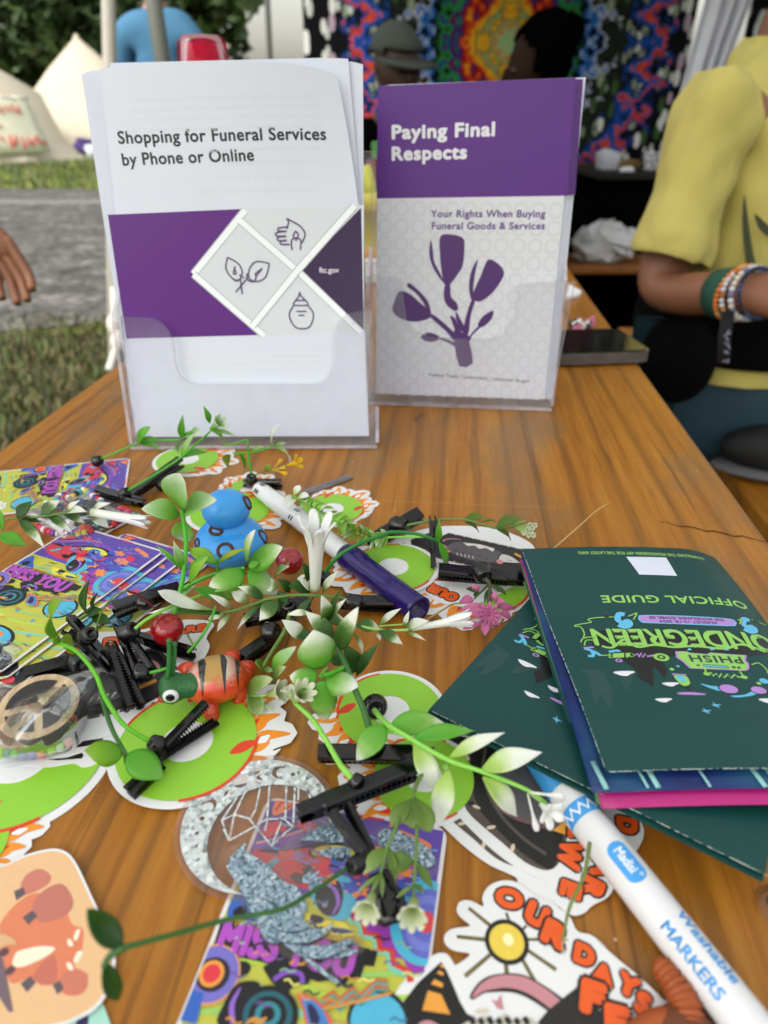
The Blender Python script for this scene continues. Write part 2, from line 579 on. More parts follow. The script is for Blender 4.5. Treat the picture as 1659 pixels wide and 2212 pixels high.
def crown(bm, c, rx, rz, n, leaf, rnd, mis):
 cl = [(V((rnd.gauss(0, .45), rnd.gauss(0, .45), rnd.uniform(-.75, .85))), rnd.uniform(0.22, 0.42)) for _ in range(26)]
 for i in range(n):
  o, r = rnd.choice(cl)
  q = V((rnd.gauss(0, 1), rnd.gauss(0, 1), rnd.gauss(0, 1))).normalized()*r*rnd.uniform(.55, 1.05)
  p = o + q
  p = V(c) + V((p.x*rx, p.y*rx, p.z*rz))
  a = V((rnd.gauss(0, 1), rnd.gauss(0, 1), rnd.gauss(0, .6))).normalized()
  b = a.cross(V((rnd.gauss(0, 1), rnd.gauss(0, 1), rnd.gauss(0, 1)))).normalized()
  s = leaf*rnd.uniform(.6, 1.3)
  v = [bm.verts.new(p+a*s), bm.verts.new(p+b*s*.55), bm.verts.new(p-a*s), bm.verts.new(p-b*s*.55)]
  bm.faces.new(v).material_index = rnd.choice(mis)
m_bark = noise_mat('bark', [(0.3, '#2e241b'), (0.7, '#57493a')], 6)
m_lf = [mat('foliage_dark', '#2c3d1c', 0.6, 0.3, 2), mat('foliage_mid', '#3d5224', 0.6, 0.3, 2), mat('foliage_light', '#56692f', 0.6, 0.3, 2)]
def tree(x, y, h, r, seed, label, light=False):
 rnd = random.Random(seed)
 t = thing('tree', label, 'tree', (x, y, 0), 'trees beyond the tents')
 bm = nb()
 tube(bm, [(x, y, 0), (x+.1, y, h*.3), (x-.05, y+.1, h*.75)], 0.4, 10, r2=0.12)
 for k in range(6):
  a = k*1.05; z0 = h*(.2+.08*k)
  tube(bm, [(x, y, z0), (x+math.cos(a)*r*.4, y+math.sin(a)*r*.4, z0+h*.12), (x+math.cos(a)*r*.75, y+math.sin(a)*r*.75, z0+h*.22)], 0.14, 6, r2=0.04)
 obj('trunk', bm, m_bark, t)
 bm = nb()
 crown(bm, (x, y, h*.55), r, h*.5, 9000, 0.34, rnd, [0, 1, 1, 2] if light else [0, 0, 0, 1])
 obj('crown', bm, m_lf, t, smooth=False)
tree(-23, 34, 13, 5.2, 1, 'broad green tree rising behind the bell tent with the banner', True)
tree(-16.8, 31, 14, 4.6, 2, 'dark tree straight behind the peak of the pointed tent', False)
tree(-12.2, 33, 15, 4.4, 4, 'very dark tall tree behind the white pole', False)
tree(-8.6, 31, 13, 3.6, 5, 'dark tree behind the man in the blue shirt', False)
tree(-19.5, 38, 15, 5.0, 6, 'mid green tree filling the gap between the nearer trees', True)
tree(-30, 36, 14, 6, 8, 'outermost tree of the wood, at the far left', True)
# low bushes closing the view under the crowns
def bush(x, y, r, h, seed, label):
 t = thing('bush', label, 'bush', (x, y, 0), 'bushes behind the tents')
 bm = nb()
 for k in range(5):
  a = k*1.3
  tube(bm, [(x, y, 0), (x+math.cos(a)*r*.3, y+math.sin(a)*r*.3, h*.6)], 0.05, 5, r2=0.02)
 obj('stem', bm, m_bark, t)
 bm = nb(); crown(bm, (x, y, h*.5), r, h*.55, 2600, 0.28, random.Random(seed), [0, 0, 1])
 obj('crown', bm, m_lf, t, smooth=False)
for i, (x, lb) in enumerate([(-21, 'dark bush behind the banner tent'), (-17.5, 'dark bush between the two tents'), (-13.5, 'dark bush to the right of the pointed tent'), (-9.8, 'dark bush beyond the man in blue'), (-7.0, 'small low bush on the skyline by the thin pole')]):
 bush(x, 28.5, 2.4 if i < 4 else 1.8, 3.4 if i < 3 else (2.6 if i == 3 else 1.3), 20+i, lb)
# ---------------------------------------------------------------- tents
m_canvas = mat('tent_canvas', '#b5ac98', 0.85, 0.08, 3, bump=0.3, bs=6)
m_guy = mat('guy_rope', '#c9c2ae', 0.8)
def bell(x, y, h, prof, n, label, rot=0.0):
 t = thing('bell_tent', label, 'tent', (x, y, 0), 'white bell tents on the grass')
 bm = nb()
 rings = []
 for r, z in prof:
  rings.append([bm.verts.new((x+math.cos(rot+2*PI*k/n)*r*(1 if k % 2 == 0 else .965), y+math.sin(rot+2*PI*k/n)*r*(1 if k % 2 == 0 else .965), z)) for k in range(n)])
 for a, b in zip(rings, rings[1:]):
  for k in range(n): bm.faces.new((a[k], a[(k+1) % n], b[(k+1) % n], b[k]))
 bm.faces.new(rings[-1])
 obj('canvas', bm, m_canvas, t, smooth=True)
 bm = nb()
 lathe(bm, [(0, h-.1), (.1, h-.06), (.1, h+.02), (.03, h+.12), (0, h+.14)], (x, y, 0), (0, 0, 1), 10)
 obj('peak_cap', bm, m_canvas, t)
 for k in range(0, n, 4):
  a = rot+2*PI*k/n; r = prof[2][0]
  bm = nb()
  tube(bm, [(x+math.cos(a)*r, y+math.sin(a)*r, prof[2][1]), (x+math.cos(a)*(r+1.4), y+math.sin(a)*(r+1.4), 0)], 0.012, 5)
  obj('guy_rope', bm, m_guy, t)
b1 = WP(95, 200, 20)
bell(b1.x-2.65, 20, 2.9, [(3.2, 0.0), (2.75, .45), (2.4, b1.z), (1.2, 2.2), (0.1, 2.92)], 16, 'white bell tent with a lettered banner on its wall', rot=.2)
b2 = WP(165, 84, 25)
bell(b2.x, 25, b2.z, [(2.9, 0.0), (2.75, .5), (2.1, 1.15), (1.05, 2.2), (.09, b2.z)], 12, 'pointed cream bell tent standing in front of the dark trees', rot=.1)
# banner
bm = nb()
BA1 = 0.0
c0 = V((b1.x-2.65, 20, 0))
rows = []
m_ban = mat('banner_cloth', '#cfcdb6', 0.85, 0.15, 4)
for i in range(9):
 a = -1.0 + i*0.085
 r = 3.08
 rows.append([V((c0.x+math.cos(a)*(r-.42*j/5*0.9)*1.0, c0.y+math.sin(a)*(r-.42*j/5*.9), .22+j*.235)) for j in range(6)])
vv = [[bm.verts.new(p) for p in r_] for r_ in rows]
for i in range(8):
 for j in range(5): bm.faces.new((vv[i][j], vv[i+1][j], vv[i+1][j+1], vv[i][j+1]))
ban = obj('banner', bm, m_ban, solid=0.01)
tag(ban, 'pale banner with red lettering hung on the tent wall', 'banner')
bm = nb()
rb = random.Random(4)
def banp(u, v): # u 0..1 along, v 0..1 up
 i = min(7.999, u*8); j = min(4.999, v*5); a, b = int(i), int(j)
 p = rows[a][b].lerp(rows[a+1][b], i-a).lerp(rows[a][b+1].lerp(rows[a+1][b+1], i-a), j-b)
 n = V((p.x-c0.x, p.y-c0.y, .3)).normalized()
 return p + n*.03
for (v0, v1, u0, u1, mi) in ((.68, .9, .15, .8, 0), (.45, .5, .05, .5, 0), (.1, .32, .1, .95, 0), (.94, .98, .3, .98, 1)):
 u = u0
 while u < u1:
  pts = [banp(min(.99, u+rb.uniform(0, .05)), min(.99, v0+(v1-v0)*rb.random())) for _ in range(4)]
  tube(bm, cr(pts, 4), 0.022, 5, mi=mi); u += .075
obj('lettering', bm, [mat('banner_red', '#c2453a', .8), mat('banner_grey', '#5c6066', .8)], ban)
def heap(name, c, s, col, label, cat):
 bm = nb(); ball(bm, c, 1.0, n=12, sq=s)
 rh = random.Random(len(label))
 for v in bm.verts: v.co += V((rh.gauss(0, .06), rh.gauss(0, .06), rh.gauss(0, .05)))
 tag(obj(name, bm, mat(name+'_cloth', col, .8), sub=1), label, cat)
p = WP(185, 318, 19.5); heap('blanket', (p.x, p.y, .3), (.34, .2, .2), '#3a2760', 'purple blanket heap on the grass below the pointed tent', 'blanket')
p = WP(222, 305, 19); heap('duffel_bag', (p.x, p.y, .3), (.26, .3, .32), '#182f78', 'blue duffel bag on the grass beside the pointed tent', 'bag')
p = WP(203, 325, 18.5); heap('sack', (p.x, p.y, .22), (.22, .2, .16), '#b4bbc2', 'white sack on the grass between blanket and blue bag', 'sack')
# ---------------------------------------------------------------- poles of the stall
m_polew = mat('pole_white', '#c3bfb4', 0.5, .05)
m_poleg = mat('pole_grey', '#8e918f', 0.35, .05, metal=.4)
def pole(name, a, b, r, m, label, foot=True):
 t = thing(name, label, 'pole', a)
 bm = nb(); tube(bm, [a, b], r, 12); obj('shaft', bm, m, t)
 if foot:
  bm = nb(); lathe(bm, [(0, 0), (r*2.4, 0), (r*2.4, .012), (r*1.25, .018), (r*1.2, .1), (r*1.02, .1)], a, V(b)-V(a), 14); obj('foot', bm, m, t)
 return t
pw = WP(235, 40, 2.55); pb = WP(246, 640, 2.3)
ax = (pw-pb).normalized()
base = pb + ax*(-pb.z/ax.z)
pole('tent_pole', base, pb+ax*2.6, 0.021, m_polew, 'white stall pole left of the blue shirted man')
a = WP(331, 0, 3.0); b = WP(352, 135, 2.98); ax = (a-b).normalized(); base = b+ax*(-b.z/ax.z)
pole('tent_pole', base, b+ax*2, 0.03, m_poleg, 'thick grey metal pole in front of the blue shirted man')
a = WP(577, 0, 5.5); b = WP(583, 125, 5.5); ax = (a-b).normalized(); base = b+ax*(-b.z/ax.z)
pole('tent_pole', base, b+ax*3, 0.02, m_poleg, 'thin dark pole against the bright sky gap')
# ropes tied low on the white pole
t = thing('tie_rope', 'white knotted rope hanging at the foot of the white pole', 'rope', G(245, 770))
bm = nb()
tube(bm, cr([WP(247, 625, 2.28), WP(250, 680, 2.2), WP(252, 705, 2.15), WP(258, 735, 2.1), WP(246, 770, 2.08), WP(236, 800, 2.05)], 6), 0.013, 8)
obj('rope', bm, mat('rope_white', '#cfccc2', .8), t)
for q_, s_ in ((WP(252, 703, 2.14), .03), (WP(258, 740, 2.1), .026)):
 bm = nb(); ball(bm, q_, s_, n=10, sq=(1, 1, 1.3)); obj('knot', bm, mat('rope_white', '#cfccc2'), t)
# ---------------------------------------------------------------- people
def skin_mesh(name, pts, edges, m, parent, sub=2, root=0, disp=0):
 """pts: list of (xyz, radius or (rx,ry))"""
 bm = nb()
 L = bm.verts.layers.skin.verify()
 vs = []
 for i, (p, r) in enumerate(pts):
  v = bm.verts.new(p); vs.append(v)
  v[L].radius = (r, r) if isinstance(r, (int, float)) else r
  v[L].use_root = (i == root)
 for a, b in edges: bm.edges.new((vs[a], vs[b]))
 o = obj(name, bm, m, parent)
 sk = o.modifiers.new('skin', 'SKIN'); sk.use_smooth_shade = True; sk.branch_smoothing = 0.6
 s = o.modifiers.new('sub', 'SUBSURF'); s.levels = sub; s.render_levels = sub
 if disp:
  tx = bpy.data.textures.new(name+'_folds', 'CLOUDS'); tx.noise_scale = 0.09; tx.noise_depth = 2
  d = o.modifiers.new('folds', 'DISPLACE'); d.texture = tx; d.strength = disp; d.mid_level = .5; d.texture_coords = 'LOCAL'
 return o
def head(par, c, face, r, skin_m, hair_m=None, cap_m=None, bun=False, back=False):
 """head with face, ears, hair; face = direction it looks"""
 f = V(face).normalized(); up = V((0, 0, 1)); s = f.cross(up).normalized()
 R = Matrix((s, f, up)).transposed()
 c = V(c)
 bm = nb()
 vs = ball(bm, c, r, n=24, sq=(.78, .95, 1.15), rot=R)
 for v in bm.verts:
  q = v.co-c; lz = q.z/r; lf = q.dot(f)/r
  if lz < -.2: v.co -= s*(q.dot(s))*min(.35, (-lz-.2)*.4); v.co += f*r*.12*min(1, -lz) if lf > 0 else -f*lf*r*.25*min(1, -lz)*-1
 for k in (-1, 1): ball(bm, c+s*k*r*.76-f*r*.05, r*.2, n=8, sq=(.35, .7, 1.2), rot=R)
 lathe(bm, [(0, -r*.05), (r*.2, 0), (r*.14, r*.3), (.001, r*.5)], c+f*r*.95-up*r*.3, up*.8+f*.15, 8)
 obj('head', bm, skin_m, par)
 for k in (-1, 1):
  bm = nb(); ball(bm, c+f*r*.86+s*k*r*.3+up*r*.08, r*.11, n=8); obj('eye', bm, mat('eye_dark', '#2a1d18', .2), par)
 bm = nb(); ball(bm, c+f*r*.9-up*r*.55, r*.22, n=10, sq=(1, .25, .3), rot=R); obj('mouth', bm, mat('lips', '#7a4238', .5), par)
 if hair_m:
  bm = nb()
  vs = ball(bm, c-f*r*.12+up*r*.12, r*1.1, n=24, sq=(.86, .98, 1.1), rot=R)
  dl = [v for v in bm.verts if (v.co-c).dot(f) > r*.45 and (v.co-c).z < r*.65]
  bmesh.ops.delete(bm, geom=dl, context='VERTS')
  rh = random.Random(5)
  for v in bm.verts: v.co += V((rh.gauss(0, 1), rh.gauss(0, 1), rh.gauss(0, 1)))*r*.025
  if bun: ball(bm, c-f*r*1.05+up*r*.55, r*.42, n=12)
  obj('hair', bm, hair_m, par, solid=.01)
 if cap_m:
  bm = nb()
  ball(bm, c+up*r*.22, r*1.08, n=24, sq=(.84, .98, .98), rot=R)
  bmesh.ops.delete(bm, geom=[v for v in bm.verts if v.co.z < c.z+r*.3], context='VERTS')
  br = []
  for i in range(9):
   a = -1.1+i*.275
   d = f*math.cos(a)+s*math.sin(a)*.85
   br.append((bm.verts.new(c+d*r*.95+up*r*.36), bm.verts.new(c+d*r*(1.0+.75*max(0, math.cos(a)))+up*(r*.28))))
  for a, b in zip(br, br[1:]): bm.faces.new((a[0], b[0], b[1], a[1]))
  obj('cap', bm, cap_m, par, solid=.006)
m_skin1 = mat('skin_warm', '#3a251b', 0.55, .08, 40)
m_skin2 = mat('skin_brown', '#835740', 0.5, .1, 40, bump=.1, bs=120)
m_skin3 = mat('skin_light', '#b78568', 0.55, .08, 40)
def standing(loc, face, label, shirt, shorts, skin_m, hair_m, h=1.76, ea=.25, wa=.28, hlat=False):
 x, y = loc
 f = V((face[0], face[1], 0)).normalized(); s = V((f.y, -f.x, 0)); up = V((0, 0, 1))   # s = the person's right
 k = h/1.76
 W_ = lambda r, fo, z: V((x, y, 0)) + s*r*k + f*fo*k + up*z*k
 t = thing('person', label, 'person', (x, y, 0))
 hx = s if hlat else f
 pts = [(W_(0, 0, .95), (.15, .11)), (W_(0, -.01, 1.12), (.15, .1)), (W_(0, 0, 1.32), (.17, .11)), (W_(0, 0, 1.47), (.1, .08)), (W_(0, .02, 1.55), .055), (W_(0, .02, 1.62), .06)]
 ed = [(0, 1), (1, 2), (2, 3), (3, 4), (4, 5)]
 hands = []
 for sg in (-1, 1):
  b = len(pts)
  el = W_(sg*ea, -.02, 1.13) ; wr = W_(sg*wa, .03, .88)
  pts += [(W_(sg*.18, 0, 1.42), .06), (el, .042), (wr, .028), (wr+(wr-el).normalized()*.05*k, (.045, .02))]
  ed += [(3, b), (b, b+1), (b+1, b+2), (b+2, b+3)]
  hands.append((wr, (wr-el).normalized(), sg))
  b = len(pts)
  pts += [(W_(sg*.1, 0, .82), .085), (W_(sg*.11, .01, .48), .055), (W_(sg*.11, -.02, .1), .04), (W_(sg*.12, .12, .05), .038)]
  ed += [(0, b), (b, b+1), (b+1, b+2), (b+2, b+3)]
 skin_mesh('body', pts, ed, skin_m, t)
 for wr, d, sg in hands:
  palm = wr + d*.085*k
  for j in range(4):
   side = hx*(.027-.018*j)*k
   L_ = (.075, .085, .08, .06)[j]*k
   bm = nb()
   if j == 0: ball(bm, wr+d*.052*k, .042*k, n=14, sq=(.88, 1.05, .42), rot=Matrix((hx, d, hx.cross(d))).transposed())
   tube(bm, cr([palm+side-d*.03, palm+side+d*L_*.4, palm+side*1.1+d*L_*.75-s*sg*.004+f*.006, palm+side*1.1+d*L_-s*sg*.006+f*.018], 4), .0105*k, 8, r2=.0075*k)
   obj('finger', bm, skin_m, t)
  bm = nb(); tube(bm, cr([wr+d*.03+f*.02-(s*sg*.02 if hlat else f*0), wr+d*.06+f*.045-(s*sg*.03 if hlat else f*0), wr+d*.1+f*.05-(s*sg*.03 if hlat else f*0)], 4), .011*k, 8, r2=.007*k); obj('thumb', bm, skin_m, t)
 head(t, W_(0, .03, 1.66), f, .105*k, skin_m, hair_m)
 pts = [(W_(0, 0, .86), (.175, .13)), (W_(0, 0, 1.1), (.17, .125)), (W_(0, 0, 1.32), (.185, .13)), (W_(0, 0, 1.46), (.14, .1)), (W_(0, 0, 1.525), (.085, .08))]
 ed = [(0, 1), (1, 2), (2, 3), (3, 4)]
 for sg in (-1, 1):
  b = len(pts)
  pts += [(W_(sg*.19, 0, 1.43), .098), (W_(sg*.245, -.02, 1.2), .075)]
  ed += [(3, b), (b, b+1)]
 skin_mesh('shirt', pts, ed, shirt, t, disp=.02)
 pts = [(W_(0, 0, .93), (.165, .125)), (W_(.1, 0, .8), .105), (W_(.11, .005, .56), .085), (W_(-.1, 0, .8), .105), (W_(-.11, .005, .56), .085)]
 skin_mesh('shorts', pts, [(0, 1), (1, 2), (0, 3), (3, 4)], shorts, t, disp=.015)
 for sg in (-1, 1):
  bm = nb(); ball(bm, W_(sg*.115, .06, .045), .05, n=14, sq=(.9, 1, .9)); ball(bm, W_(sg*.117, .14, .04), .045, n=14, sq=(1, 1.4, .8), rot=Matrix((s, f, up)).transposed())
  obj('shoe', bm, mat('shoe_dark', '#26262a', .6), t)
 return t
m_hairb = mat('hair_brown', '#2a1d15', 0.55, .3, 90)
m_hairk = mat('hair_black', '#050404', 0.9, .3, 90, spec=0)
c = WP(338, 45, 4.0)
standing((c.x, 4.0), (0.05, 1), 'person in a light blue shirt standing with back turned behind the grey pole', mat('shirt_blue', '#3b6b8c', .85, .08, 12), mat('shorts_khaki', '#5a5446', .85), m_skin3, m_hairb, h=(c.z-.0)/1.47*1.76)
hd = Q(-22, 650, 1.1)
standing((hd.x-.36, 1.16), (.15, -1), 'person at the left edge with bare brown arm hanging and blue grey shorts', mat('shirt_grey', '#4b4f55', .85), mat('shorts_bluegrey', '#3d4653', .85, .1, 30), m_skin2, m_hairk, h=1.63, ea=.24, wa=.36, hlat=True)
def seated_back(c, face, label, shirt, skin_m, hair_m=None, cap_m=None, r=.105, bun=False):
 c = V(c); f = V(face).normalized(); s = V((f.y, -f.x, 0))
 t = thing('person', label, 'person', (c.x, c.y, 0))
 W_ = lambda a, b, z: V((c.x, c.y, c.z)) + s*a + f*b + V((0, 0, z))
 pts = [(W_(0, -.02, -.72), (.16, .12)), (W_(0, -.03, -.5), (.15, .11)), (W_(0, -.02, -.3), (.16, .11)), (W_(0, -.02, -.17), .07), (W_(0, 0, -.08), .055)]
 ed = [(0, 1), (1, 2), (2, 3), (3, 4)]
 for sg in (-1, 1):
  b = len(pts)
  pts += [(W_(sg*.18, -.02, -.24), .06), (W_(sg*.24, .04, -.5), .042), (W_(sg*.14, .24, -.52), .03), (W_(sg*.1, .32, -.5), (.04, .02))]
  ed += [(3, b), (b, b+1), (b+1, b+2), (b+2, b+3)]
  b = len(pts)
  pts += [(W_(sg*.12, .1, -.74), .085), (W_(sg*.14, .45, -.7), .06), (W_(sg*.14, .43, -1.02), .042), (W_(sg*.14, .5, -1.12), .035)]
  ed += [(0, b), (b, b+1), (b+1, b+2), (b+2, b+3)]
 skin_mesh('body', pts, ed, skin_m, t)
 for sg in (-1, 1):
  for j in range(4):
   q = W_(sg*(.06+.018*j), .36, -.5)
   bm = nb(); tube(bm, cr([q, q+f*.03-V((0, 0, .01)), q+f*.05-V((0, 0, .03))], 3), .008, 6); obj('finger', bm, skin_m, t)
 pts = [(W_(0, -.02, -.7), (.19, .15)), (W_(0, -.03, -.5), (.18, .14)), (W_(0, -.02, -.3), (.185, .135)), (W_(0, -.02, -.2), (.11, .09))]
 ed = [(0, 1), (1, 2), (2, 3)]
 for sg in (-1, 1):
  b = len(pts); pts += [(W_(sg*.19, -.02, -.24), .085), (W_(sg*.235, .02, -.44), .07)]; ed += [(3, b), (b, b+1)]
 skin_mesh('shirt', pts, ed, shirt, t, disp=.02)
 pts = [(W_(0, 0, -.74), (.16, .12)), (W_(.12, .1, -.73), .11), (W_(.14, .42, -.7), .085), (W_(-.12, .1, -.73), .11), (W_(-.14, .42, -.7), .085), (W_(.14, .43, -1.0), .065), (W_(-.14, .43, -1.0), .065)]
 skin_mesh('trousers', pts, [(0, 1), (1, 2), (0, 3), (3, 4), (2, 5), (4, 6)], mat('trousers_black', '#121214', .85), t)
 for sg in (-1, 1):
  bm = nb(); ball(bm, W_(sg*.14, .52, -1.13), .05, n=12, sq=(.9, 1.6, .8)); obj('shoe', bm, mat('shoe_dark', '#26262a'), t)
 head(t, c, f, r, skin_m, hair_m, cap_m, bun)
 # bench seat under them is the stall bench
c = WP(858, 145, 2.9)
seated_back((c.x, c.y, c.z), (.45, -.9, -.25), 'person in a grey green cap sitting under the patterned tapestry', mat('shirt_black', '#060607', .9, spec=0), m_skin1, None, mat('cap_grey', '#3a403a', .85))
c = WP(1158, 140, 2.75)
seated_back((c.x, c.y, c.z), (-.92, -.2, -.3), 'person with dark hair bent forward in front of the tapestry centre', mat('shirt_black2', '#060607', .9, spec=0), mat('skin_deep', '#2a1a12', .7, spec=.1), m_hairk, None, r=.11, bun=True)
# ---------------------------------------------------------------- the stall behind: tapestry, added unseen roof, black cloth, curtain
def tapestry_mat(name, cx, cz, k):
 m = bpy.data.materials.new(name); m.use_nodes = True
 N, L = m.node_tree.nodes, m.node_tree.links
 b = N['Principled BSDF']; b.inputs['Roughness'].default_value = .9
 b.inputs['Specular IOR Level'].default_value = .1
 tc = N.new('ShaderNodeTexCoord'); sp = N.new('ShaderNodeSeparateXYZ')
 L.new(tc.outputs['Object'], sp.inputs[0])
 def math_(op, a, b_=None, c_=None):
  n = N.new('ShaderNodeMath'); n.operation = op
  for i, v in enumerate((a, b_, c_)):
   if v is None: continue
   if isinstance(v, (int, float)): n.inputs[i].default_value = v
   else: L.new(v, n.inputs[i])
  return n.outputs[0]
 X = math_('ABSOLUTE', math_('SUBTRACT', sp.outputs[0], cx)); Zc = math_('ABSOLUTE', math_('SUBTRACT', sp.outputs[2], cz))
 # fold the wedge once more about the diagonal: an eight-fold kaleidoscope
 U = math_('MAXIMUM', X, Zc); W2 = math_('MINIMUM', X, Zc)
 cmb = N.new('ShaderNodeCombineXYZ'); L.new(U, cmb.inputs[0]); L.new(W2, cmb.inputs[1])
 cm2 = N.new('ShaderNodeCombineXYZ'); L.new(X, cm2.inputs[0]); L.new(Zc, cm2.inputs[1])
 n1 = N.new('ShaderNodeTexNoise'); n1.inputs['Scale'].default_value = 10.5/k; n1.inputs['Detail'].default_value = 2.5
 L.new(cmb.outputs[0], n1.inputs['Vector'])
 n2 = N.new('ShaderNodeTexNoise'); n2.inputs['Scale'].default_value = 36/k; n2.inputs['Detail'].default_value = 3
 L.new(cm2.outputs[0], n2.inputs['Vector'])
 r = math_('SQRT', math_('ADD', math_('MULTIPLY', X, X), math_('MULTIPLY', Zc, Zc)))
 r = math_('DIVIDE', r, k)
 r = math_('ADD', r, math_('MULTIPLY', math_('SUBTRACT', n1.outputs['Fac'], .5), .62))
 r = math_('ADD', r, math_('MULTIPLY', math_('SUBTRACT', n2.outputs['Fac'], .5), .14))
 rp = ramp(N, [(0.0, '#8fae7a'), (.06, '#b5762f'), (.09, '#7fa06a'), (.13, '#8a6a2a'), (.17, '#e0b020'), (.235, '#c8351c'), (.29, '#6d0d12'), (.33, '#18307a'), (.37, '#2f8a34'),
                  (.42, '#0a0a0c'), (.47, '#0b0c10'), (.5, '#1565b8'), (.54, '#b9bec8'), (.565, '#101018'), (.66, '#23301f'), (.73, '#14141c'), (.79, '#1a4590'),
                  (.825, '#1a4fa8'), (.845, '#d8582a'), (.875, '#b4301f'), (.895, '#16408f'), (.94, '#0e1420'), (1.0, '#101014')])
 L.new(math_('MULTIPLY', r, .87), rp.inputs[0])
 # leafy flecks between the rings
 vo = N.new('ShaderNodeTexVoronoi'); vo.inputs['Scale'].default_value = 19/k; vo.inputs['Randomness'].default_value = 1
 mp = N.new('ShaderNodeMapping'); mp.inputs['Scale'].default_value = (1, .45, 1); mp.inputs['Rotation'].default_value = (0, 0, .7)
 L.new(cm2.outputs[0], mp.inputs[0]); L.new(mp.outputs[0], vo.inputs['Vector'])
 fl = math_('LESS_THAN', vo.outputs['Distance'], .43)
 band = math_('MULTIPLY', math_('GREATER_THAN', r, .58), fl)
 band = math_('MULTIPLY', band, math_('SUBTRACT', 1, math_('MULTIPLY', math_('GREATER_THAN', r, .86), math_('LESS_THAN', r, 1.06))))
 rc = ramp(N, [(0, '#c9cfc8'), (.25, '#8f9a86'), (.45, '#dfe2de'), (.6, '#3d5a34'), (.75, '#b8a2b4'), (.9, '#e5e7e6')])
 rc.color_ramp.interpolation = 'CONSTANT'
 L.new(vo.outputs['Color'], rc.inputs[0])
 mx = N.new('ShaderNodeMix'); mx.data_type = 'RGBA'
 L.new(band, mx.inputs[0]); L.new(rp.outputs[0], mx.inputs[6]); L.new(rc.outputs[0], mx.inputs[7])
 dk = N.new('ShaderNodeMix'); dk.data_type = 'RGBA'; dk.blend_type = 'MULTIPLY'; dk.inputs[0].default_value = 1; dk.inputs[7].default_value = (.8, .8, .8, 1)
 L.new(mx.outputs[2], dk.inputs[6]); L.new(dk.outputs[2], b.inputs['Base Color'])
 return m
def cloth(name, x0, x1, z0, z1, Y, m, label, cat, amp=.03, fr=3.0, n=60, skew=0):
 bm = nb()
 nz_ = 14
 g = [[bm.verts.new((x0+(x1-x0)*i/n + skew*(1-j/nz_), Y+amp*math.sin(i/n*fr*2*PI+j*.15)*(.4+.6*(1-j/nz_))+amp*.5*math.sin(i/n*fr*5.3), z0+(z1-z0)*j/nz_)) for j in range(nz_+1)] for i in range(n+1)]
 for i in range(n):
  for j in range(nz_): bm.faces.new((g[i][j], g[i+1][j], g[i+1][j+1], g[i][j+1]))
 o = obj(name, bm, m, base=((x0+x1)/2, Y, z0), solid=.004)
 return tag(o, label, cat)
YT = 4.6
tl = WP(655, 60, YT); tr_ = WP(1500, 60, YT); tb = WP(1100, 375, YT); ctr = WP(1098, 91, YT)
mxc = (tl.x+tr_.x)/2
cloth('tapestry', tl.x, tr_.x, tb.z, 2.9, YT, tapestry_mat('tapestry_print', ctr.x-mxc, ctr.z-tb.z, .84), 'large kaleidoscope patterned tapestry hung across the back of the stall', 'tapestry', amp=.02)
t2a = WP(1622, 20, 5.2)
cloth('tapestry', t2a.x, t2a.x+1.8, .9, 3.0, 5.2, tapestry_mat('tapestry_print_side', .9, .8, 1.3), 'second patterned tapestry at the right edge past the bright gap', 'tapestry', amp=.03)
cloth('backdrop_cloth', tl.x-.05, tr_.x+.3, 0.01, tb.z+.12, YT+.12, mat('cloth_black', '#050506', .95, spec=0), 'black cloth hanging below the tapestry to the ground', 'cloth', amp=.03)
# unseen canopy roof, suggested by the poles, added to soften light on the table
t = thing('unseen_canopy', 'white canopy roof carried on poles above the long table', 'canopy', (.3, .6, 2.35))
bm = nb()
for (ya, za, yb, zb) in ((-1.5, 2.3, .45, 2.85), (.45, 2.85, 2.4, 2.3)):
 bm.faces.new([bm.verts.new(p) for p in ((-1.5, ya, za), (2.1, ya, za), (2.1, yb, zb), (-1.5, yb, zb))])
obj('roof_cloth', bm, leafmat('roof_white', [(0, '#d6d6d4'), (1, '#dededc')], .8, .1, .55), t, smooth=False)
for x_ in (-1.48, 2.08):
 bm = nb(); tube(bm, [(x_, -1.45, 0), (x_, -1.45, 2.3)], .02, 8); obj('pole', bm, m_polew, t)
t = thing('unseen_canopy', 'white pitched canopy roof over the stall with the tapestry', 'canopy', (1.0, 4.0, 2.5))  # roof stays above the frame, added only to darken the stall
bm = nb()
xa, xb = tl.x-.3, tr_.x+1.2
for (ya, za, yb, zb) in ((2.6, 2.35, 3.9, 3.0), (3.9, 3.0, 5.2, 2.35)):
 bm.faces.new([bm.verts.new(p) for p in ((xa, ya, za), (xb, ya, za), (xb, yb, zb), (xa, yb, zb))])
obj('roof_cloth', bm, mat('canopy_cloth', '#8b8d90', .8), t, solid=.006, smooth=False)
bm = nb(); box(bm, ((xa+xb)/2, 2.6, 2.25), (xb-xa, .01, .2)); obj('valance', bm, mat('canopy_cloth', '#8b8d90'), t)
for (x, y) in ((xb-.05, 5.15), (xb-.05, 2.65)):
 bm = nb(); tube(bm, [(x, y, 0), (x, y, 2.34)], .018, 8); obj('pole', bm, m_poleg, t)
cloth('side_cloth', 0, 0, 0, 0, 0, mat('cloth_black', '#0a0a0b'), '', '') if False else None
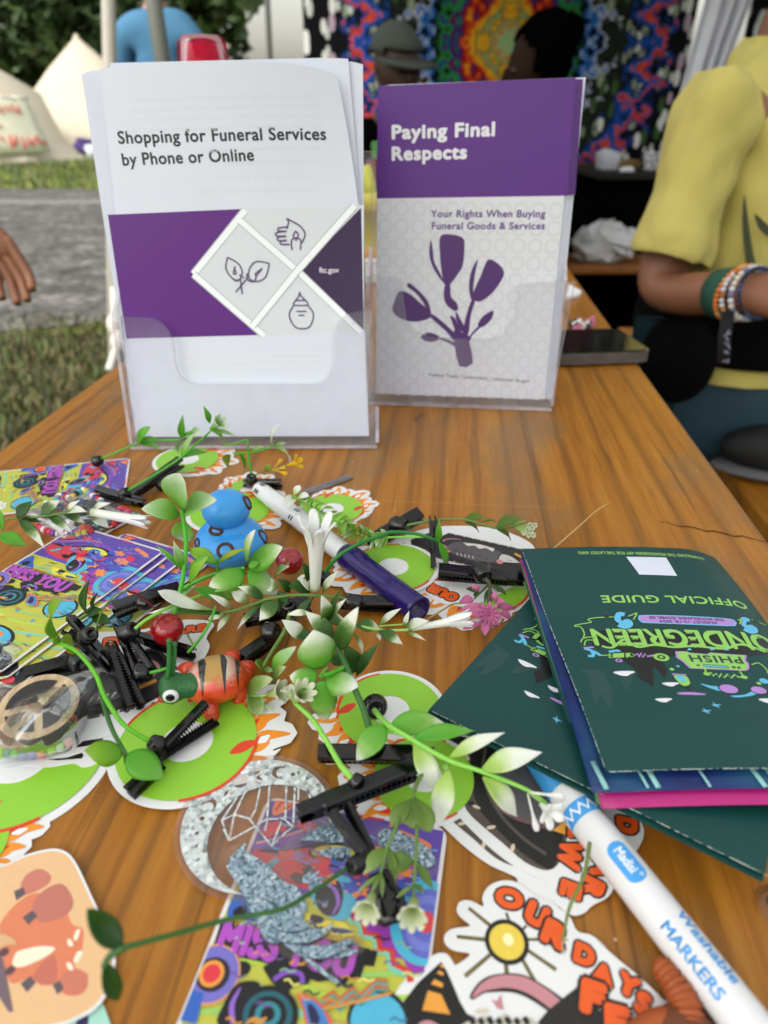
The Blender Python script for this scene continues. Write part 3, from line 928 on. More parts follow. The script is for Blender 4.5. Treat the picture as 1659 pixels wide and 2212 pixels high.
# white curtain at the corner of the stall, drawn to one side
bm = nb()
g = []
for i in range(41):
 u = i/40
 row = []
 for j in range(13):
  v = j/12
  top = WP(1542+u*95, -40, 3.4); bot = WP(1452+u*62, 280, 3.4)
  p = bot.lerp(top, v); p.y += .035*math.sin(u*22+.6*v)+.015*math.sin(u*47)
  row.append(bm.verts.new(p))
 g.append(row)
for i in range(40):
 for j in range(12): bm.faces.new((g[i][j], g[i+1][j], g[i+1][j+1], g[i][j+1]))
tag(obj('curtain', bm, mat('curtain_white', '#c9ccd6', .8, .1, 6), solid=.004), 'white stall curtain gathered in slanting folds above the yellow shirt', 'curtain')
# black table with goods
p0 = WP(1298, 372, 3.15); p1 = WP(1475, 372, 3.15); zt = p0.z
t = thing('display_table', 'black draped display table with white goods under the tapestry', 'table', (p0.x+.3, 3.4, 0))
bm = nb(); box(bm, (p0.x+.85, 3.45, zt-.015), (1.7, .6, .03)); bevel(bm, .004); obj('tabletop', bm, mat('table_grey', '#24221f', .6, spec=.1), t)
bm = nb(); box(bm, (p0.x+.85, 3.45, zt*.5-.02), (1.66, .56, zt-.04)); obj('drape', bm, mat('cloth_black', '#0a0a0b'), t)
def goods(name, pts, Y, d, col, label, cat):
 bm = nb()
 A = [WP(*q, Y) for q in pts]
 f = bm.faces.new([bm.verts.new(q) for q in A])
 r_ = bmesh.ops.extrude_face_region(bm, geom=[f])
 bmesh.ops.translate(bm, verts=[v for v in r_['geom'] if isinstance(v, bmesh.types.BMVert)], vec=(0, d, 0))
 bevel(bm, .004); bmesh.ops.recalc_face_normals(bm, faces=bm.faces)
 return tag(obj(name, bm, mat(name+col, col, .7)), label, cat)
goods('paper_bag', [(1300, 368), (1300, 332), (1318, 322), (1340, 330), (1344, 368)], 3.3, .1, '#9ea1a8', 'white paper bag at the left end of the black display table', 'bag')
goods('folded_cloth', [(1338, 366), (1340, 350), (1385, 346), (1388, 366)], 3.28, .12, '#5e4718', 'mustard folded cloth lying between white goods on black table', 'cloth')
sg = goods('price_sign', [(1385, 375), (1387, 332), (1446, 330), (1448, 375)], 3.2, .02, '#15151a', 'black sign with white lettering on the display table', 'sign')
bm = nb()
rb = random.Random(9)
for row in range(3):
 for k in range(6):
  q = WP(1391+k*9, 340+row*13, 3.19)
  tube(bm, [q, q+V((.012, 0, rb.uniform(-.02, .02))), q+V((.004, 0, .02))], .004, 5)
obj('lettering', bm, mat('letter_white', '#d6d6dc', .6), sg)
goods('card', [(1340, 372), (1346, 362), (1368, 360), (1372, 371)], 3.16, .03, '#c3c6cc', 'small white card by the front edge of the black table', 'card')
# bench in front of it with a crumpled bag
q0 = G(1240, 575, .45); q1 = G(1420, 575, .45)
t = thing('bench', 'brown wooden bench before the black display table', 'bench', (q0.x+.5, q0.y+.12, 0))
m_bench = noise_mat('bench_wood', [(0.3, '#4a2a10'), (0.55, '#7c4c20'), (0.75, '#93602c')], 6, rough=.5, stretch=(1, 12, 1), bump=.15, dist=.002)
for k in (0, 1):
 bm = nb(); box(bm, (q0.x+.45, q0.y+.07+.15*k, .435), (2.2, .14, .03)); bevel(bm, .004); obj('plank', bm, m_bench, t)
for sx in (-.5, 1.4):
 bm = nb(); box(bm, (q0.x+sx, q0.y+.14, .21), (.05, .26, .41)); obj('leg', bm, mat('leg_dark', '#202022', .6), t)
bm = nb(); c = WP(1310, 505, q0.y+.1)
ball(bm, (c.x, c.y, .45+.07), .09, n=16, sq=(1.5, .8, .8))
rb = random.Random(3)
for v in bm.verts: v.co += V((rb.gauss(0, 1), rb.gauss(0, 1), rb.gauss(0, 1)))*.012
tag(obj('crumpled_bag', bm, mat('bag_white', '#b4b4b6', .6), smooth=False), 'crumpled white bag lying on the bench under the tapestry', 'bag')
# ================================================================ the long table
YAW = math.atan(160.5/(FPX/math.cos(PITCH)))
TD = V((math.sin(YAW), math.cos(YAW), 0)); TS = V((math.cos(YAW), -math.sin(YAW), 0))
def tcoord(p): return V((p.dot(TS), p.dot(TD)))
uL = (tcoord(P(2, 968)).x + tcoord(P(262, 781)).x)/2
uR = (tcoord(P(1498, 952)).x + tcoord(P(1335, 720)).x)/2
V0, V1 = -0.45, 1.42
def wood_table():
 m = bpy.data.materials.new('varnished_pine'); m.use_nodes = True
 N, L = m.node_tree.nodes, m.node_tree.links
 b = N['Principled BSDF']
 tc = N.new('ShaderNodeTexCoord')
 def node(t, **k):
  n = N.new(t)
  for a, v in k.items(): setattr(n, a, v)
  return n
 def noise(sc, stretch, detail=5, rough=.6, dist=0):
  mp = node('ShaderNodeMapping'); mp.inputs['Scale'].default_value = stretch
  L.new(tc.outputs['Object'], mp.inputs[0])
  n = node('ShaderNodeTexNoise'); n.inputs['Scale'].default_value = sc; n.inputs['Detail'].default_value = detail
  n.inputs['Roughness'].default_value = rough; n.inputs['Distortion'].default_value = dist
  L.new(mp.outputs[0], n.inputs['Vector']); return n.outputs['Fac']
 def mth(op, a, b_=None, c_=None):
  n = node('ShaderNodeMath', operation=op)
  for i, v in enumerate((a, b_, c_)):
   if v is None: continue
   if isinstance(v, (int, float)): n.inputs[i].default_value = v
   else: L.new(v, n.inputs[i])
  return n.outputs[0]
 def mix(f, a, c, blend='MIX'):
  n = node('ShaderNodeMix', data_type='RGBA', blend_type=blend)
  if isinstance(f, (int, float)): n.inputs[0].default_value = f
  else: L.new(f, n.inputs[0])
  for i, v in ((6, a), (7, c)):
   if isinstance(v, str): n.inputs[i].default_value = lin(v)+(1,)
   else: L.new(v, n.inputs[i])
  return n.outputs[2]
 sp = node('ShaderNodeSeparateXYZ'); L.new(tc.outputs['Object'], sp.inputs[0])
 streak = noise(1, (165, 7.5, 1), 9, .68, .5)
 fine = noise(1, (800, 26, 1), 5, .65)
 broad = noise(1, (16, 3.0, 1), 3, .5, .4)
 blot = noise(9, (1.4, .7, 1), 5, .6)
 c = ramp(N, [(.26, '#53300a'), (.40, '#835010'), (.50, '#9a6218'), (.60, '#a87022'), (.78, '#b5843a')])
 L.new(mth('ADD', mth('MULTIPLY_ADD', streak, .6, .08), mth('MULTIPLY', broad, .28)), c.inputs[0])
 col = mix(mth('MULTIPLY', mth('SUBTRACT', 1, mth('SMOOTH_MIN', mth('MULTIPLY', fine, 1.7), 1, .1)), .4), c.outputs[0], '#4a2a0c')
 # growth-ring lines: dark thin grain
 wv = node('ShaderNodeTexWave', wave_type='BANDS', bands_direction='X')
 wv.inputs['Scale'].default_value = 15; wv.inputs['Distortion'].default_value = 5.5; wv.inputs['Detail'].default_value = 3; wv.inputs['Detail Scale'].default_value = .8
 mp = node('ShaderNodeMapping'); mp.inputs['Scale'].default_value = (1, .055, 1)
 L.new(tc.outputs['Object'], mp.inputs[0]); L.new(mp.outputs[0], wv.inputs['Vector'])
 rr = ramp(N, [(0, 1.0), (.12, .35), (.3, 0.0)])
 L.new(wv.outputs['Fac'], rr.inputs[0])
 col = mix(mth('MULTIPLY', rr.outputs[0], mth('MULTIPLY', streak, .75)), col, '#3f230f')
 po = ramp(N, [(.60, 0.0), (.66, 1.0)]); L.new(noise(1, (260, 8, 1), 5, .6, .35), po.inputs[0])
 col = mix(mth('MULTIPLY', po.outputs[0], .45), col, '#4e2c0a')
 # worn, greyed patches where the varnish has gone
 wr = ramp(N, [(.55, 0.0), (.66, 1.0)]); L.new(blot, wr.inputs[0])
 wf = mth('MULTIPLY', wr.outputs[0], mth('MULTIPLY_ADD', streak, .5, .4))
 col = mix(mth('MULTIPLY', wf, .75), col, '#6a5d45')
 vo = node('ShaderNodeTexVoronoi'); vo.inputs['Scale'].default_value = 55; L.new(tc.outputs['Object'], vo.inputs['Vector'])
 col = mix(mth('MULTIPLY', mth('LESS_THAN', vo.outputs['Distance'], .035), .7), col, '#c9a98a')
 sc_n = noise(1, (3.5, 300, 1), 2, .5, 1.2)
 sr = ramp(N, [(.70, 0.0), (.73, 1.0)]); L.new(sc_n, sr.inputs[0])
 col = mix(mth('MULTIPLY', sr.outputs[0], .22), col, '#c79a63')
 # dark dents and stains
 dn = noise(1, (34, 14, 1), 3, .5)
 dr = ramp(N, [(.69, 0.0), (.74, 1.0)]); L.new(dn, dr.inputs[0])
 col = mix(mth('MULTIPLY', dr.outputs[0], .6), col, '#3a2412')
 # grooves between the boards
 gx = mth('ABSOLUTE', mth('SUBTRACT', mth('FRACT', mth('DIVIDE', mth('ADD', sp.outputs[0], mth('MULTIPLY', mth('SUBTRACT', broad, .5), .004)), .117)), .5))
 g = mth('GREATER_THAN', gx, .4945)
 col = mix(mth('MULTIPLY', g, mth('MULTIPLY', broad, .7)), col, '#2e1a0b')
 L.new(col, b.inputs['Base Color'])
 ro = node('ShaderNodeMapRange'); ro.inputs[3].default_value = .26; ro.inputs[4].default_value = .5
 L.new(blot, ro.inputs[0]); L.new(ro.outputs[0], b.inputs['Roughness'])
 b.inputs['Specular IOR Level'].default_value = .32
 b.inputs['Coat Weight'].default_value = .06; b.inputs['Coat Roughness'].default_value = .2
 bp = node('ShaderNodeBump'); bp.inputs['Strength'].default_value = .55; bp.inputs['Distance'].default_value = .0012
 hh = mth('SUBTRACT', mth('ADD', mth('MULTIPLY', streak, .7), mth('MULTIPLY', fine, .35)), mth('MULTIPLY', g, .8))
 hh = mth('SUBTRACT', hh, mth('MULTIPLY', dr.outputs[0], .6))
 L.new(hh, bp.inputs['Height']); L.new(bp.outputs[0], b.inputs['Normal'])
 return m
m_wood = wood_table()
RT = Matrix((TS, TD, V((0, 0, 1)))).transposed()
def tw(u, v, z): return TS*u + TD*v + V((0, 0, z))
tb_o = tw((uL+uR)/2, (V0+V1)/2, 0)
tbl = thing('table', 'long varnished wooden folding table covered with stickers and leaflets', 'table', tb_o)
bm = nb()
box(bm, (0, 0, 0), (uR-uL, V1-V0, .026)); bevel(bm, .003, 3)
top = obj('tabletop', bm, m_wood, tbl, smooth=False)
top.rotation_euler = (0, 0, -YAW); top.location = (0, 0, TABLE_Z-.013)
# long split in the right board
bm = nb()
A, B = P(1424, 1128), P(1668, 1172)
pts = [A.lerp(B, k/12)+V((0, (.0012*math.sin(k*2.2)), .0003)) for k in range(13)]
for i in range(12):
 wdt = .0002+.0004*math.sin(PI*(i+.5)/12)
 bm.faces.new([bm.verts.new(p) for p in (pts[i]-V((0, wdt, 0)), pts[i+1]-V((0, wdt, 0)), pts[i+1]+V((0, wdt, 0)), pts[i]+V((0, wdt, 0)))])
obj('split', bm, mat('crack_dark', '#3a220e', .9), tbl, smooth=False)
m_leg = mat('leg_green', '#23302a', .5)
for vv_ in (V0+.2, V1-.2):
 for u in (uL+.04, uR-.04):
  bm = nb(); tube(bm, [tw(u, vv_, 0), tw(u, vv_+.02, TABLE_Z-.03)], .014, 8); obj('leg', bm, m_leg, tbl)
 bm = nb(); tube(bm, [tw(uL+.04, vv_, .25), tw(uR-.04, vv_, .25)], .01, 8); obj('crossbar', bm, m_leg, tbl)
bm = nb(); box(bm, tw((uL+uR)/2, V1-.14, TABLE_Z-.04), (uR-uL-.04, .03, .028), RT); obj('frame_rail', bm, m_leg, tbl)
# bench beside the table on the right
bu = tcoord(G(1545, 950, .45)).x - .02
bch = thing('bench', 'varnished wooden bench with the yellow shirted person on it', 'bench', tw(bu+.13, .9, 0))
for k in range(2):
 bm = nb(); box(bm, tw(bu+.065+k*.134+.2*0, .75, .4365), (.13, 2.3, .027), RT); bevel(bm, .003); obj('plank', bm, m_wood, bch, smooth=False)
for k in (-.2, 1.7):
 for du in (.03, .23):
  bm = nb(); tube(bm, [tw(bu+du, k, 0), tw(bu+du, k, .425)], .013, 8); obj('leg', bm, m_leg, bch)
# ================================================================ person in the yellow shirt
def loft(bm, rings, n=28, mi=0, cap=False):
 """rings: (centre, axis a, axis b, ra, rb)"""
 rs = []
 for c, a, b, ra, rb_ in rings:
  rs.append([bm.verts.new(V(c)+V(a)*math.cos(2*PI*k/n)*ra+V(b)*math.sin(2*PI*k/n)*rb_) for k in range(n)])
 for p, q in zip(rs, rs[1:]):
  for k in range(n): bm.faces.new((p[k], p[(k+1) % n], q[(k+1) % n], q[k])).material_index = mi
 if cap:
  bm.faces.new(rs[0][::-1]); bm.faces.new(rs[-1])
 return rs
pf = V((.92, -.39, 0)).normalized(); ps = V((pf.y, -pf.x, 0)); pu = V((0, 0, 1))
hipc = V((.60, 1.17, .545)); neck = V((.60, 1.22, 1.03))
SH = V((.455, 1.085, .935)); EL = Q(1415, 636, 1.02); WR = Q(1612, 634, .86)
yp = thing('person', 'person in a yellow t-shirt and teal trousers sitting on the bench, bracelets on the wrist', 'person', (.6, 1.15, .45))
hd_ = (WR-EL).normalized(); HN = WR + (hd_*.6+pf*.6).normalized()*.07
SHL = neck*2 - V((neck.x*2-0, neck.y*2, neck.z*2)) + V((.745, 1.355, .935))
ELL = V((.86, 1.22, .72)); WRL = V((.74, .98, .76)); HNL = WRL+V((-.05, -.05, .01))
KR = V((.98, .98, .58)); AR = V((.72, .93, .50)); FR = V((.60, .965, .485))
KL = V((1.0, 1.28, .56)); AL = V((.99, 1.05, .47)); FL = V((.93, .96, .475))
pts = [(hipc, (.15, .12)), (hipc+V((0, .01, .2)), (.14, .11)), (V((.60, 1.21, .9)), (.16, .11)), (neck, .058), (neck+V((.01, -.005, .08)), .058),
       (SH, .058), (EL, .037), (WR, .025), (HN, (.042, .02)),
       (SHL, .062), (ELL, .043), (WRL, .029), (HNL, (.042, .02)),
       (hipc+ps*.09+V((0, 0, -.01)), .09), (KR, .06), (AR, .04), (FR, .035),
       (hipc-ps*.09+V((0, 0, -.01)), .09), (KL, .06), (AL, .04), (FL, .035)]
ed = [(0, 1), (1, 2), (2, 3), (3, 4), (2, 5), (5, 6), (6, 7), (7, 8), (2, 9), (9, 10), (10, 11), (11, 12), (0, 13), (13, 14), (14, 15), (15, 16), (0, 17), (17, 18), (18, 19), (19, 20)]
skin_mesh('body', pts, ed, m_skin2, yp)
for (h, d) in ((HN, (hd_*.5+pf*.7).normalized()), (HNL, V((-.7, -.7, -.1)))):
 sd_ = d.cross(pu).normalized()
 for j in range(4):
  L_ = (.07, .08, .075, .058)[j]; o_ = h + pu*(.026-.018*j) + d*.02
  bm = nb(); tube(bm, cr([o_, o_+d*L_*.45, o_+d*L_*.75+sd_*.02, o_+d*L_*.8+sd_*.04], 4), .0088, 8, r2=.0065); obj('finger', bm, m_skin2, yp)
 bm = nb(); tube(bm, cr([h-d*.03+pu*.02, h+pu*.05+sd_*.02, h+d*.03+pu*.055+sd_*.03], 4), .01, 8, r2=.007); obj('thumb', bm, m_skin2, yp)
head(yp, neck+V((.02, -.01, .19)), pf, .105, m_skin2, m_hairk)
def cloth_yellow():
 m = mat('shirt_yellow', '#b8ad62', .95, .1, 14, sheen=.1, bump=.5, bs=30, spec=.1)
 return m
m_yel = cloth_yellow()
bm = nb()
rings = [(hipc+V((-.0, -.0, .045)), ps, pf, .205, .155), (hipc+V((0, 0, .07)), ps, pf, .2, .15), (hipc+V((0, .01, .16)), ps, pf, .182, .135), (V((.60, 1.185, .80)), ps, pf, .186, .135),
         (V((.60, 1.2, .89)), ps, pf, .19, .132), (V((.60, 1.21, .95)), ps, pf, .168, .115), (V((.60, 1.215, .995)), ps, pf, .115, .088), (neck, ps, pf, .075, .07), (neck+V((0, 0, .012)), ps, pf, .068, .065)]
loft(bm, rings, 40)
ua = (EL-SH).normalized()
a1 = ua.cross(pf).normalized(); a2 = ua.cross(a1)
for (s0, u_, ax1, ax2) in ((SH, ua, a1, a2), (SHL, (ELL-SHL).normalized(), None, None)):
 if ax1 is None:
  ax1 = u_.cross(pf).normalized(); ax2 = u_.cross(ax1)
 L_ = (EL-SH).length
 loft(bm, [(s0-u_*.055, ax1, ax2, .045, .04), (s0-u_*.03, ax1, ax2, .066, .06), (s0+u_*.02, ax1, ax2, .064, .06), (s0+u_*L_*.35, ax1, ax2, .059, .054), (s0+u_*L_*.6, ax1, ax2, .068, .056), (s0+u_*L_*.76, ax1, ax2, .077, .06), (s0+u_*L_*.775, ax1, ax2, .074, .057)], 28)
sh_o = obj('shirt', bm, m_yel, yp, sub=2)
tx = bpy.data.textures.new('shirt_folds', 'CLOUDS'); tx.noise_scale = .065; tx.noise_depth = 1
d_ = sh_o.modifiers.new('folds', 'DISPLACE'); d_.texture = tx; d_.strength = .026; d_.mid_level = .5; d_.texture_coords = 'LOCAL'
tx = bpy.data.textures.new('shirt_creases', 'CLOUDS'); tx.noise_scale = .024; tx.noise_depth = 2
d_ = sh_o.modifiers.new('creases', 'DISPLACE'); d_.texture = tx; d_.strength = .006; d_.mid_level = .5; d_.texture_coords = 'LOCAL'
# dark leaf print on the chest
bm = nb()
for (x0, y0, x1, y1, wd) in ((1606, 430, 1640, 640, 16), (1640, 470, 1672, 520, 12), (1625, 650, 1600, 560, 10)):
 for k in range(8):
  pass
pr = [[(1608, 420), (1616, 470), (1630, 560), (1650, 610), (1640, 640), (1618, 600), (1606, 530), (1603, 470)], [(1630, 462), (1650, 478), (1675, 505), (1675, 520), (1650, 505), (1636, 488)]]
m_print = mat('print_dark', '#3f4630', .9)
for poly in pr:
 vs_ = []
 for (x, y) in cr([V((a, b)) for a, b in poly], 4, True):
  r_ = ray(x, y)
  # meet the elliptical chest
  best = None
  for k in range(240):
   t_ = .9+k*.002; q = CAM+r_*t_; e = q-V((.60, 1.19, q.z))
   if (e.dot(ps)/.19)**2+(e.dot(pf)/.139)**2 < 1: best = q; break
  if best is None: best = CAM+r_*1.1
  vs_.append(bm.verts.new(best-r_*.016))
 bm.faces.new(vs_)
obj('chest_print', bm, m_print, yp, smooth=False)
# trousers
m_teal = mat('trousers_teal', '#1d3a48', .75, .1, 20)
pts = [(hipc+V((0, 0, .02)), (.16, .14)), (hipc+ps*.1+V((0, -.01, -.0)), .112), (hipc+ps*.1+pf*.2, .1), (KR, .075), (AR, .055),
       (hipc-ps*.09, .098), (KL, .075), (AL, .055)]
skin_mesh('trousers', pts, [(0, 1), (1, 2), (2, 3), (3, 4), (0, 5), (5, 6), (6, 7)], m_teal, yp, disp=.012)
# shoes tucked on the bench
for (c_, d, nm) in ((V((.625, .955, .452)), V((-.5, .12, 0)).normalized(), 'shoe'), (FL+V((0, 0, -.03)), V((-.6, -.6, 0)).normalized(), 'shoe')):
 s_ = V((d.y, -d.x, 0)); R_ = Matrix((s_, d, pu)).transposed()
 bm = nb()
 ball(bm, c_+pu*.045, .05, n=18, sq=(.85, 2.1, .85), rot=R_)
 for v in bm.verts: v.co.z = max(v.co.z, c_.z+.016)
 sho = obj(nm, bm, mat('shoe_black', '#0b0c0f', .7), yp, sub=1)
 bm = nb(); ball(bm, c_+pu*.012, .05, n=18, sq=(.92, 2.2, .24), rot=R_); obj('sole', bm, mat('sole_grey', '#58585c', .7), sho)
# black waist bag and strap
bm = nb()
loft(bm, [(hipc+V((0, -.005, .075)), ps, pf, .214, .165), (hipc+V((0, -.005, .08)), ps, pf, .222, .172), (hipc+V((0, 0, .13)), ps, pf, .212, .165), (hipc+V((0, 0, .165)), ps, pf, .205, .158), (hipc+V((0, 0, .17)), ps, pf, .198, .15)], 40)
c_ = Q(1462, 775, 1.03)
ball(bm, c_, .07, n=20, sq=(.75, 1.0, .95))
obj('waist_bag', bm, mat('bag_black', '#040405', .95, spec=.1), yp, sub=1)
# bands on the wrist
ax_ = hd_
def wristring(dist, r, tubr, beads=None, nm='wristband', m=None, wid=None, tilt=0):
 c_ = WR - ax_*dist
 e1 = ax_.cross(pu).normalized(); e2 = ax_.cross(e1)
 axt = (ax_+e2*tilt).normalized(); e1 = axt.cross(pu).normalized(); e2 = axt.cross(e1)
 bm = nb()
 if beads:
  n = int(2*PI*r/(tubr*1.9)); rb = random.Random(int(dist*1e4)+n)
  for k in range(n):
   a = 2*PI*k/n
   ball(bm, c_+e1*math.cos(a)*r+e2*math.sin(a)*r, tubr, mi=rb.randrange(len(beads)), n=8)
  return obj(nm, bm, [mat('bead_'+c.strip('#'), c, .3) for c in beads], yp)
 loft(bm, [(c_-axt*wid*.5, e1, e2, r-.002, r-.002), (c_-axt*wid*.5, e1, e2, r, r), (c_+axt*wid*.5, e1, e2, r+.001, r+.001), (c_+axt*wid*.5, e1, e2, r-.002, r-.002)], 28)
 return obj(nm, bm, m, yp)
wb = wristring(.030, .0315, 0, None, 'wristband', mat('band_green', '#1c4a3c', .8, .2, 200), .03)
bm = nb()
e1 = ax_.cross(pu).normalized(); e2 = ax_.cross(e1)
rb = random.Random(2)
for a in (2.2, 2.7, 3.2, 3.7):
 q = WR-ax_*.028+e1*math.cos(a)*.0333+e2*math.sin(a)*.0333
 for k in range(3): tube(bm, [q+ax_*(-.009+.008*k), q+ax_*(-.005+.008*k)+pu*rb.uniform(-.004, .004)], .0012, 4)
obj('writing', bm, mat('band_white', '#9fb8ac', .7), wb)
wristring(.006, .0315, .0034, ['#c7cbd6', '#b5682c', '#8d7aa0', '#d8d4cc', '#c98a3e'], 'bead_bracelet', tilt=.12)
wristring(-.008, .031, .0036, ['#d9dce6', '#b9bec9', '#6a78a6', '#d8d3c4'], 'bead_bracelet', tilt=.05)
wristring(-.02, .030, .003, ['#16203f', '#1c1c22', '#27406d'], 'bead_bracelet', tilt=-.1)
wristring(.012, .034, .0034, ['#d2762e', '#c8722a', '#caa06a'], 'bead_bracelet', tilt=.3)
bm = nb()
q0, q1 = Q(1574, 672, .84), Q(1563, 786, .86)
loft(bm, [(q0, RX, FW, .008, .0012), (q0.lerp(q1, .5)+V((-.002, 0, 0)), RX, FW, .0085, .0012), (q1, RX, FW, .0085, .0012)], 12, cap=True)
st_ = obj('lanyard_strap', bm, mat('strap_black', '#0a0a0d', .8), yp)
bm = nb()
for k in range(5):
 q = q0.lerp(q1, .42+.13*k)-FW*.0022
 for j in range(3): tube(bm, [q+RX*rb.uniform(-.005, .005)+UP*rb.uniform(-.004, .004), q+RX*rb.uniform(-.005, .005)+UP*rb.uniform(-.004, .004)], .0008, 4)
obj('strap_print', bm, mat('strap_lilac', '#9c98b8', .7), st_)
# ================================================================ things behind the holders
def phone():
 a, b, c_ = P(1402, 782, .004), P(1100, 792, .004), P(1345, 715, .004)
 x = (b-a).normalized(); L_ = .155; Wd = .078
 y = V((-x.y, x.x, 0)); y = y if y.y > 0 else -y
 x = -x; o = P(1408, 783, .002)
 t = thing('mobile_phone', 'black mobile phone in a clear case lying by the table edge', 'phone', o-x*L_/2+y*Wd/2)
 def rr(L0, W0, r, z0, z1, ins, m, nm):
  bm = nb(); ol = []
  for (cx_, cy_, a0) in ((L0-r, r, -PI/2), (L0-r, W0-r, 0), (r, W0-r, PI/2), (r, r, PI)):
   for k in range(7): ol.append((cx_+r*math.cos(a0+k*PI/12), cy_+r*math.sin(a0+k*PI/12)))
  A = [bm.verts.new(o-x*(L_-p[0]-ins)+y*(p[1]+ins)+V((0, 0, z0))) for p in ol]
  B = [bm.verts.new(o-x*(L_-p[0]-ins)+y*(p[1]+ins)+V((0, 0, z1))) for p in ol]
  bm.faces.new(A[::-1]); bm.faces.new(B)
  n = len(A)
  for i in range(n): bm.faces.new((A[i], A[(i+1) % n], B[(i+1) % n], B[i]))
  return obj(nm, bm, m, t, smooth=False)
 rr(L_, Wd, .012, 0, .0095, 0, clearmat('case_clear', '#cfc6c0', .18, .15, '#b8b0ac'), 'case')
 rr(L_-.004, Wd-.004, .0105, .001, .0102, .002, mat('phone_black', '#0b0b0c', .25), 'body')
 rr(L_-.008, Wd-.008, .0085, .0102, .0106, .004, mat('screen_black', '#121310', .12, coat=.5), 'screen')
phone()
def scrap(name, pts, h, m, label, cat, th=.0004):
 bm = nb(); A = [P(x, y, h) for x, y in pts]
 f = bm.faces.new([bm.verts.new(q) for q in A])
 r_ = bmesh.ops.extrude_face_region(bm, geom=[f]); bmesh.ops.translate(bm, verts=[v for v in r_['geom'] if isinstance(v, bmesh.types.BMVert)], vec=(0, 0, th))
 bmesh.ops.recalc_face_normals(bm, faces=bm.faces)
 return tag(obj(name, bm, m, smooth=False), label, cat)
scrap('paper_slip', [(1222, 648), (1228, 620), (1256, 636), (1250, 641)], .001, mat('paper_white', '#dfe4ea', .8), 'small white paper slip on the table behind the right holder', 'paper', .004)
# little heap of pink and white charms
t = thing('charm_pile', 'small pile of pink and white charms beside the phone', 'charms', P(1258, 705))
rb = random.Random(12)
for k in range(9):
 q = P(1236+rb.uniform(0, 56), 690+rb.uniform(0, 22), .004)
 bm = nb(); ball(bm, q, .005, n=8, sq=(1, .7, .6)); ball(bm, q+V((.004, .003, .002)), .003, n=8)
 obj('charm', bm, mat('charm_'+'wpk'[k % 3], ('#d8d4d8', '#b8647c', '#2a2226')[k % 3], .4), t)
# bottle with red cap
bq = WP(440, 130, .66)
t = thing('bottle', 'bottle with a translucent pink red cap behind the left holder', 'bottle', (bq.x, .66, TABLE_Z))
top_z = WP(440, 76, .66).z
bm = nb(); lathe(bm, [(0, 0), (.03, 0), (.033, .004), (.033, top_z-TABLE_Z-.075), (.024, top_z-TABLE_Z-.055), (.016, top_z-TABLE_Z-.05), (.016, top_z-TABLE_Z-.035)], (bq.x, .66, TABLE_Z), pu, 28)
obj('bottle_body', bm, mat('bottle_white', '#d8d8dc', .3), t)
bm = nb(); zz = top_z-TABLE_Z; lathe(bm, [(.0235, zz-.052), (.0225, zz-.03), (.019, zz-.005), (.016, zz-.0005), (0, zz)], (bq.x, .66, TABLE_Z), pu, 28)
obj('cap', bm, clearmat('cap_red', '#f03a6a', .3, .08, '#d01c4e', gl=.3), t)
bm = nb(); lathe(bm, [(.0165, zz-.052), (.0165, zz-.008), (.014, zz-.006), (0, zz-.006)], (bq.x, .66, TABLE_Z), pu, 20)
obj('inner_plug', bm, mat('plug_red', '#b81236', .35), t)
# yellow cup with pens on a white box
cq = P(803, 566, .028)
t = thing('white_box', 'small white box under the yellow cup between the holders', 'box', (cq.x, cq.y+.03, TABLE_Z))
bm = nb(); box(bm, (cq.x, cq.y+.04, TABLE_Z+.014), (.12, .08, .026)); bevel(bm, .002); obj('carton', bm, mat('box_white', '#c9c9c6', .7), t)
bm = nb(); box(bm, (cq.x, cq.y+.04, TABLE_Z+.0285), (.122, .082, .003)); obj('lid', bm, mat('box_lid', '#d6d2d0', .7), t)
cz_ = TABLE_Z+.03; cy_ = cq.y+.04
cr_ = WP(800, 412, cy_)
hh_ = cr_.z-cz_
t = thing('cup', 'yellow cup with a broad rim standing between the two holders', 'cup', (cq.x-.004, cy_, cz_))
bm = nb(); lathe(bm, [(0, 0), (.028, 0), (.0295, .004), (.0265, .006), (.034, hh_-.02), (.034, hh_-.02)], (cq.x-.004, cy_, cz_), pu, 28); obj('cup_body', bm, mat('cup_yellow', '#a69a1e', .35), t)
bm = nb(); lathe(bm, [(.034, hh_-.021), (.038, hh_-.02), (.039, hh_-.002), (.037, hh_), (.034, hh_-.002), (.0335, hh_-.02)], (cq.x-.004, cy_, cz_), pu, 28); obj('rim', bm, mat('cup_rim', '#c9bd3a', .35), t)
bm = nb(); lathe(bm, [(.0297, .001), (.031, .002), (.0312, .013), (.0292, .014)], (cq.x-.004, cy_, cz_), pu, 28); obj('foot_band', bm, mat('cup_orange', '#c28a20', .4), t)
def pen(a, b, r, col, label, tipc):
 t = thing('pen', label, 'pen', a)
 d = (V(b)-V(a)); l = d.length
 bm = nb(); lathe(bm, [(0, 0), (r*.7, 0), (r, .004), (r, l-.01), (r*.7, l), (0, l)], a, d, 14); obj('barrel', bm, mat('pen_'+col.strip('#'), col, .35), t)
 bm = nb(); lathe(bm, [(r*1.12, l*.7), (r*1.15, l*.99), (r*.8, l*1.03), (0, l*1.03)], a, d, 14); obj('pen_cap', bm, mat('pen_'+tipc.strip('#'), tipc, .35), t)
pen((cq.x+.012, cy_, cz_+.03), WP(789, 362, cy_), .0068, '#b3b51a', 'yellow pen leaning left in the yellow cup', '#c2c41c')
pen((cq.x+.012, cy_+.008, cz_+.03), WP(803, 348, cy_+.01), .0078, '#3a0c16', 'dark maroon pen in the yellow cup', '#58131f')
pen((cq.x+.016, cy_+.016, cz_+.03), WP(812, 310, cy_+.02), .006, '#1f5a1e', 'green pen standing behind the maroon pen', '#256b22')
